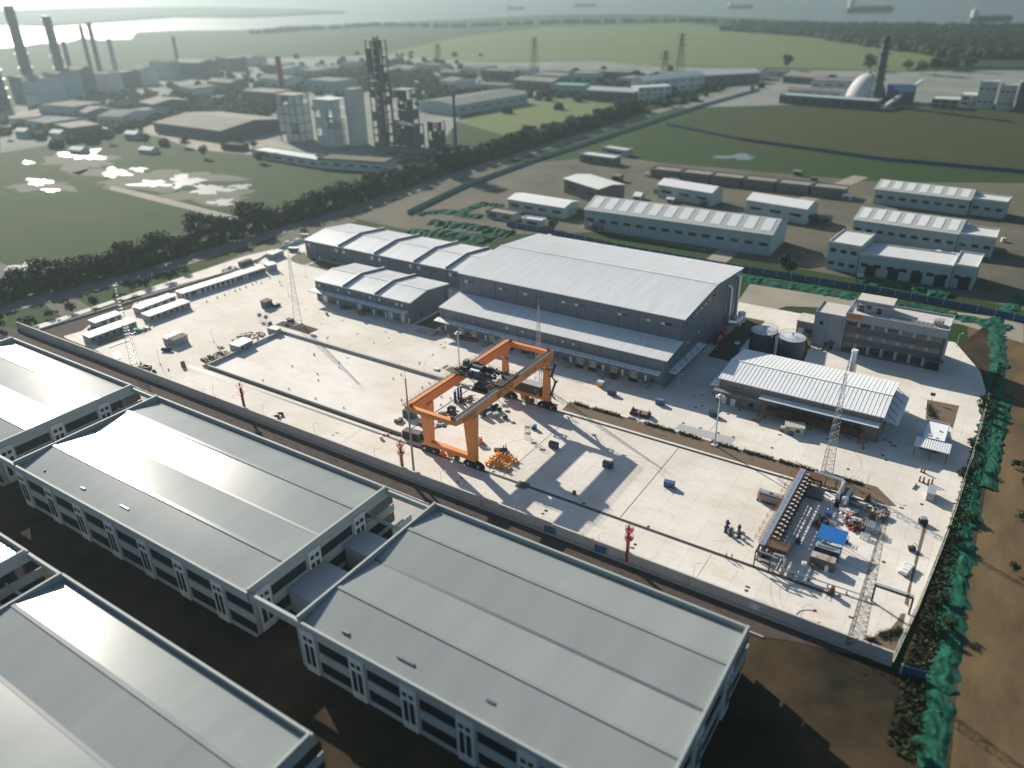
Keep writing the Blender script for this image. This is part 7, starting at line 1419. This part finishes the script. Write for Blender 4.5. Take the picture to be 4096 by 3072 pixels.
# ships on the river
def ship(lab, b, L, hgt):
    p = OV(*b); t = thing('cargo_ship', lab, 'ship', (p.x,p.y,-.3), radians(34)); build('hull', MB().add([(-L/2,-8,hgt*.45),(L*.46,-8,hgt*.45),(L/2,0,hgt*.55),(L*.46,8,hgt*.45),(-L/2,8,hgt*.45),(-L/2,-7,-.5),(L*.42,-7,-.5),(L*.45,0,-.5),(L*.42,7,-.5),(-L/2,7,-.5)], [(0,1,2,3,4),(0,5,6,1),(1,6,7,2),(2,7,8,3),(3,8,9,4),(4,9,5,0)]), M['frame'], t, world=False); build('superstructure', MB().box(-L*.46,-L*.34,-7,7,hgt*.45,hgt*1.2).box(-L*.42,-L*.38,-2,2,hgt*1.2,hgt*1.45), M['bwhite'], t, world=False); build('hatch', MB().box(-L*.3,-L*.06,-6,6,hgt*.45,hgt*.62).box(-L*.03,L*.18,-6,6,hgt*.45,hgt*.62).box(L*.21,L*.4,-6,6,hgt*.45,hgt*.62), M['bricks'], t, world=False)
ship('long dark cargo ship on the river at the right', (1880,26), 175, 34); ship('faint cargo ship near the top right corner', (2140,46), 120, 24); ship('faint small ship on the river right of the middle', (1600,18), 110, 22); ship('faint ship on the river left of the middle', (1265,14), 120, 22); ship('faint ship far left of the middle on the river', (1115,20), 90, 18)
# ------------------------------------------------------------------ trees
def crown_mesh(name, h, r, n, seed, sz):
    rnd = random.Random(seed); cl = [(Vector((rnd.gauss(0,r*.42), rnd.gauss(0,r*.42), h*rnd.uniform(.34,.9))), r*rnd.uniform(.35,.6)) for _ in range(11)]; mb = MB()
    for i in range(n):
        c, cr = cl[i % len(cl)]; d = Vector((rnd.gauss(0,1),rnd.gauss(0,1),rnd.gauss(0,.8))).normalized(); q = c+d*cr*rnd.uniform(.55,1.05); s = sz*rnd.uniform(.6,1.4)
        a = Vector((rnd.gauss(0,1),rnd.gauss(0,1),rnd.gauss(0,.5))).normalized()*s; b = a.cross(d+Vector((.1,.2,.3))).normalized()*s*.8; mb.add([q-a-b*.4,q+b,q+a-b*.3,q-b*.9], [(0,1,2,3)])
    return mb
PROTO = []
def tree_proto(h, r, n, seed, m):
    t = thing('tree', '', 'tree', (0,0,-60), 0); mb = MB().tube((0,0,-.3),(.15,.1,h*.5),.22,7,.12).tube((.15,.1,h*.45),(.9,.5,h*.7),.09,5,.04).tube((.12,.1,h*.42),(-.9,.2,h*.68),.09,5,.04).tube((.1,.1,h*.4),(.1,-.9,h*.66),.09,5,.04)
    build('trunk', mb, M['bark'], t, world=False); build('crown', crown_mesh('crown', h, r, n, seed, .55), m, t, world=False); return t
lf3 = mat('tree_leaves_pale', (.045,.075,.026), .8, c2=(.07,.10,.036), sc=.5, amt=.6, spec=.2)
PROTO = [tree_proto(9.5,4.6,620,1,M['leaf']), tree_proto(8,4.2,560,2,M['leaf']), tree_proto(7,3.8,480,3,lf3), tree_proto(10.5,4.4,640,4,M['leaf'])]
used = [False]*4
def tree(p, lab, group, sc=1.0, k=None):
    k = random.randrange(4) if k is None else k; p = Vector((p.x,p.y,-.35)); rz = random.uniform(0,6.28)
    if not used[k]: o = PROTO[k]; o.location = p; o.rotation_euler = (0,0,rz); o.scale = (sc,sc,sc*random.uniform(.85,1.15)); used[k] = True; o['label'] = lab; o['group'] = group
    else: o = dup(PROTO[k], p, rz, lab, (sc,sc,sc*random.uniform(.85,1.15)), group)
def row(line, off, step, lab, group, sc=1.0, jit=1.2):
    ps = [OV(*q) for q in line]; carry = 0
    for a, b in zip(ps, ps[1:]):
        L = (b-a).length; d = (b-a).normalized(); nn = Vector((-d.y,d.x,0)); s = carry
        while s < L: c = a+d*s+nn*(off+random.gauss(0,jit)); tree(c, lab, group, sc*random.uniform(.8,1.2)); s += step*random.uniform(.85,1.15)
        carry = s-L
row(ROAD[1:-1], 13, 6.2, 'dark green roadside tree in the row on the meadow side of the diagonal road', 'roadside trees', 1.12)
row(ROAD[1:-1], 18.5, 7.2, 'dark green tree in the second row behind the roadside trees', 'roadside trees, second row', 1.15)
row([(0,712),(150,668),(300,625),(420,585)], -2, 9, 'small bushy tree between the road and the brown earth strip', 'verge trees', .55, 2)
row([(1120,300),(1330,250),(1500,210)], 4, 11, 'bushy tree at the lower edge of the small meadow', 'meadow edge trees', .9, 5)
for x, y in ((210,300),(240,310),(520,312),(548,318),(930,356),(960,350),(1010,345),(1255,470),(1740,470),(1760,480),(1330,490),(1190,495),(1690,585),(1705,590)): tree(OV(x,y), 'lone dark tree among the works behind the site', 'works trees', random.uniform(.6,.9))
for i in range(20):
    p = Vector((random.uniform(5.2,8.6)+max(0,(p.y-170))*.012, random.uniform(112,290), 0)); tree(p, 'dark shrubby tree in the belt outside the right hand fence', 'fence belt trees', random.uniform(.2,.36), random.choice((0,1,3)))
for i in range(9): tree(Vector((random.uniform(12,22), random.uniform(150,280), 0)), 'shrub beyond the netted bank at the right edge', 'right edge shrubs', random.uniform(.25,.4))
for q in ((2040,152),(2060,150),(2090,154),(1700,150),(1960,150),(1880,152),(1990,160),(2020,162)): tree(OV(*q), 'big tree at the edge of the pale fields below the dark wood', 'field edge trees', 2.0)
for x, y in ((20,300),(400,318),(440,340),(600,345),(560,350),(690,352),(320,312)): tree(OV(x,y), 'scattered tree on the far side of the green meadow', 'meadow trees', .9)
# the far wood reads as one mass
rnd = random.Random(9); mb = MB(); FW = [OV(*q) for q in ((1560,66),(1700,56),(2260,64),(2260,128),(2060,126),(1900,104),(1740,78))]
def inside(p, poly):
    c = False
    for i in range(len(poly)):
        a, b = poly[i], poly[i-1]
        if (a.y > p.y) != (b.y > p.y) and p.x < (b.x-a.x)*(p.y-a.y)/(b.y-a.y)+a.x: c = not c
    return c
xs = [p.x for p in FW]; ys = [p.y for p in FW]; k = 0
while k < 2600:
    p = Vector((rnd.uniform(min(xs),max(xs)), rnd.uniform(min(ys),max(ys)), 0))
    if inside(p, FW): mb.lump((p.x,p.y,rnd.uniform(2,5)), rnd.uniform(7,13), 6, .8); k += 1
struct('far_wood', mb, M['forest'], 'stuff')
mb = MB(); ln = [OV(*q) for q in ((560,72),(800,56),(1000,58),(1200,50),(1480,46),(1640,52))]
for a, b in zip(ln, ln[1:]):
    n = int((b-a).length/9)
    for i in range(n): c = a.lerp(b, i/n); mb.lump((c.x+rnd.gauss(0,12),c.y+rnd.gauss(0,12),3), rnd.uniform(6,12), 6, .8)
struct('river_bank_wood', mb, M['forest'], 'stuff')
mb = MB(); rnd = random.Random(12)
for i in range(1500):
    x, y = rnd.choice([(250,240),(420,235),(600,180),(720,172),(850,148),(1000,210),(150,275),(1250,190),(1400,188),(330,225),(480,250),(880,175)]); p = OV(x+rnd.gauss(0,75), y+rnd.gauss(0,14)); mb.lump((p.x,p.y,2), rnd.uniform(3,7), 6, .8)
struct('distant_greenery', mb, M['forest'], 'stuff')

mb = leaves(5200, lambda r: (lambda y: (r.uniform(3.0+max(0,y-131)*.03, 7.6+max(0,y-170)*.012)+.6, y, -.25+abs(r.gauss(0,.32))))(r.uniform(110,292)), .34, 401)
struct('undergrowth', mb, M['leaf2'], 'stuff')

mb = MB(); rnd = random.Random(31); ps = [OV(*q) for q in ROAD[1:-1]]
for a, b in zip(ps, ps[1:]):
    n = int((b-a).length/1.5); d = (b-a).normalized(); nn = Vector((-d.y,d.x,0))
    for i in range(n): c = a.lerp(b, i/n)+nn*(16+rnd.gauss(0,3.2)); mb.lump((c.x,c.y,.6), rnd.uniform(1.2,2.6), 7, .9)
struct('roadside_scrub', mb, M['leaf'], 'stuff')
rnd = random.Random(63); KIND = [('stored_crate','timber'),('stored_crate','pale'),('small_store','white roofed'),('small_store','grey')]
for i in range(44):
    q = OV(rnd.uniform(1130,1780), rnd.uniform(372,520)) if i < 26 else OV(rnd.uniform(1720,2180), rnd.uniform(420,640)); k = i % 4; s = rnd.uniform(.7,1.3)
    if k < 2: solo('stored_crate', '%s crate lying among the clutter of the works yard' % KIND[k][1], 'crate', MB().box(-1.6*s,1.6*s,-1.1*s,1.1*s,-.3,1.6*s).box(-1.2*s,.8*s,-.9*s,.9*s,1.6*s,2.1*s), M['wood'] if k == 0 else M['bwhite'], q, rnd.uniform(0,3), 'works clutter '+KIND[k][1])
    else: 
        o = lot('small_store', '%s small store in the clutter of the works yard' % KIND[k][1], q, q+Vector((5*s,rnd.uniform(-1,1),0)), 4*s, 3*s, 'gable', 'bteal' if k == 2 else 'bricks', 'white' if k == 2 else 'roofg', 'store', 1, .7); o['group'] = 'works clutter '+KIND[k][1]
# ------------------------------------------------------------------ air
hz = bpy.data.materials.new('haze'); hz.use_nodes = True; hn = hz.node_tree; hn.nodes.clear()
ho = hn.nodes.new('ShaderNodeOutputMaterial'); hv = hn.nodes.new('ShaderNodeVolumePrincipled')
hv.inputs['Color'].default_value = (.255,.325,.345,1); hv.inputs['Density'].default_value = HAZE; hv.inputs['Anisotropy'].default_value = .55
hn.links.new(hv.outputs[0], ho.inputs['Volume'])
h = struct('haze', MB().box(-7300,7300,-7300,7300,-1.4,121.5), hz, 'stuff')
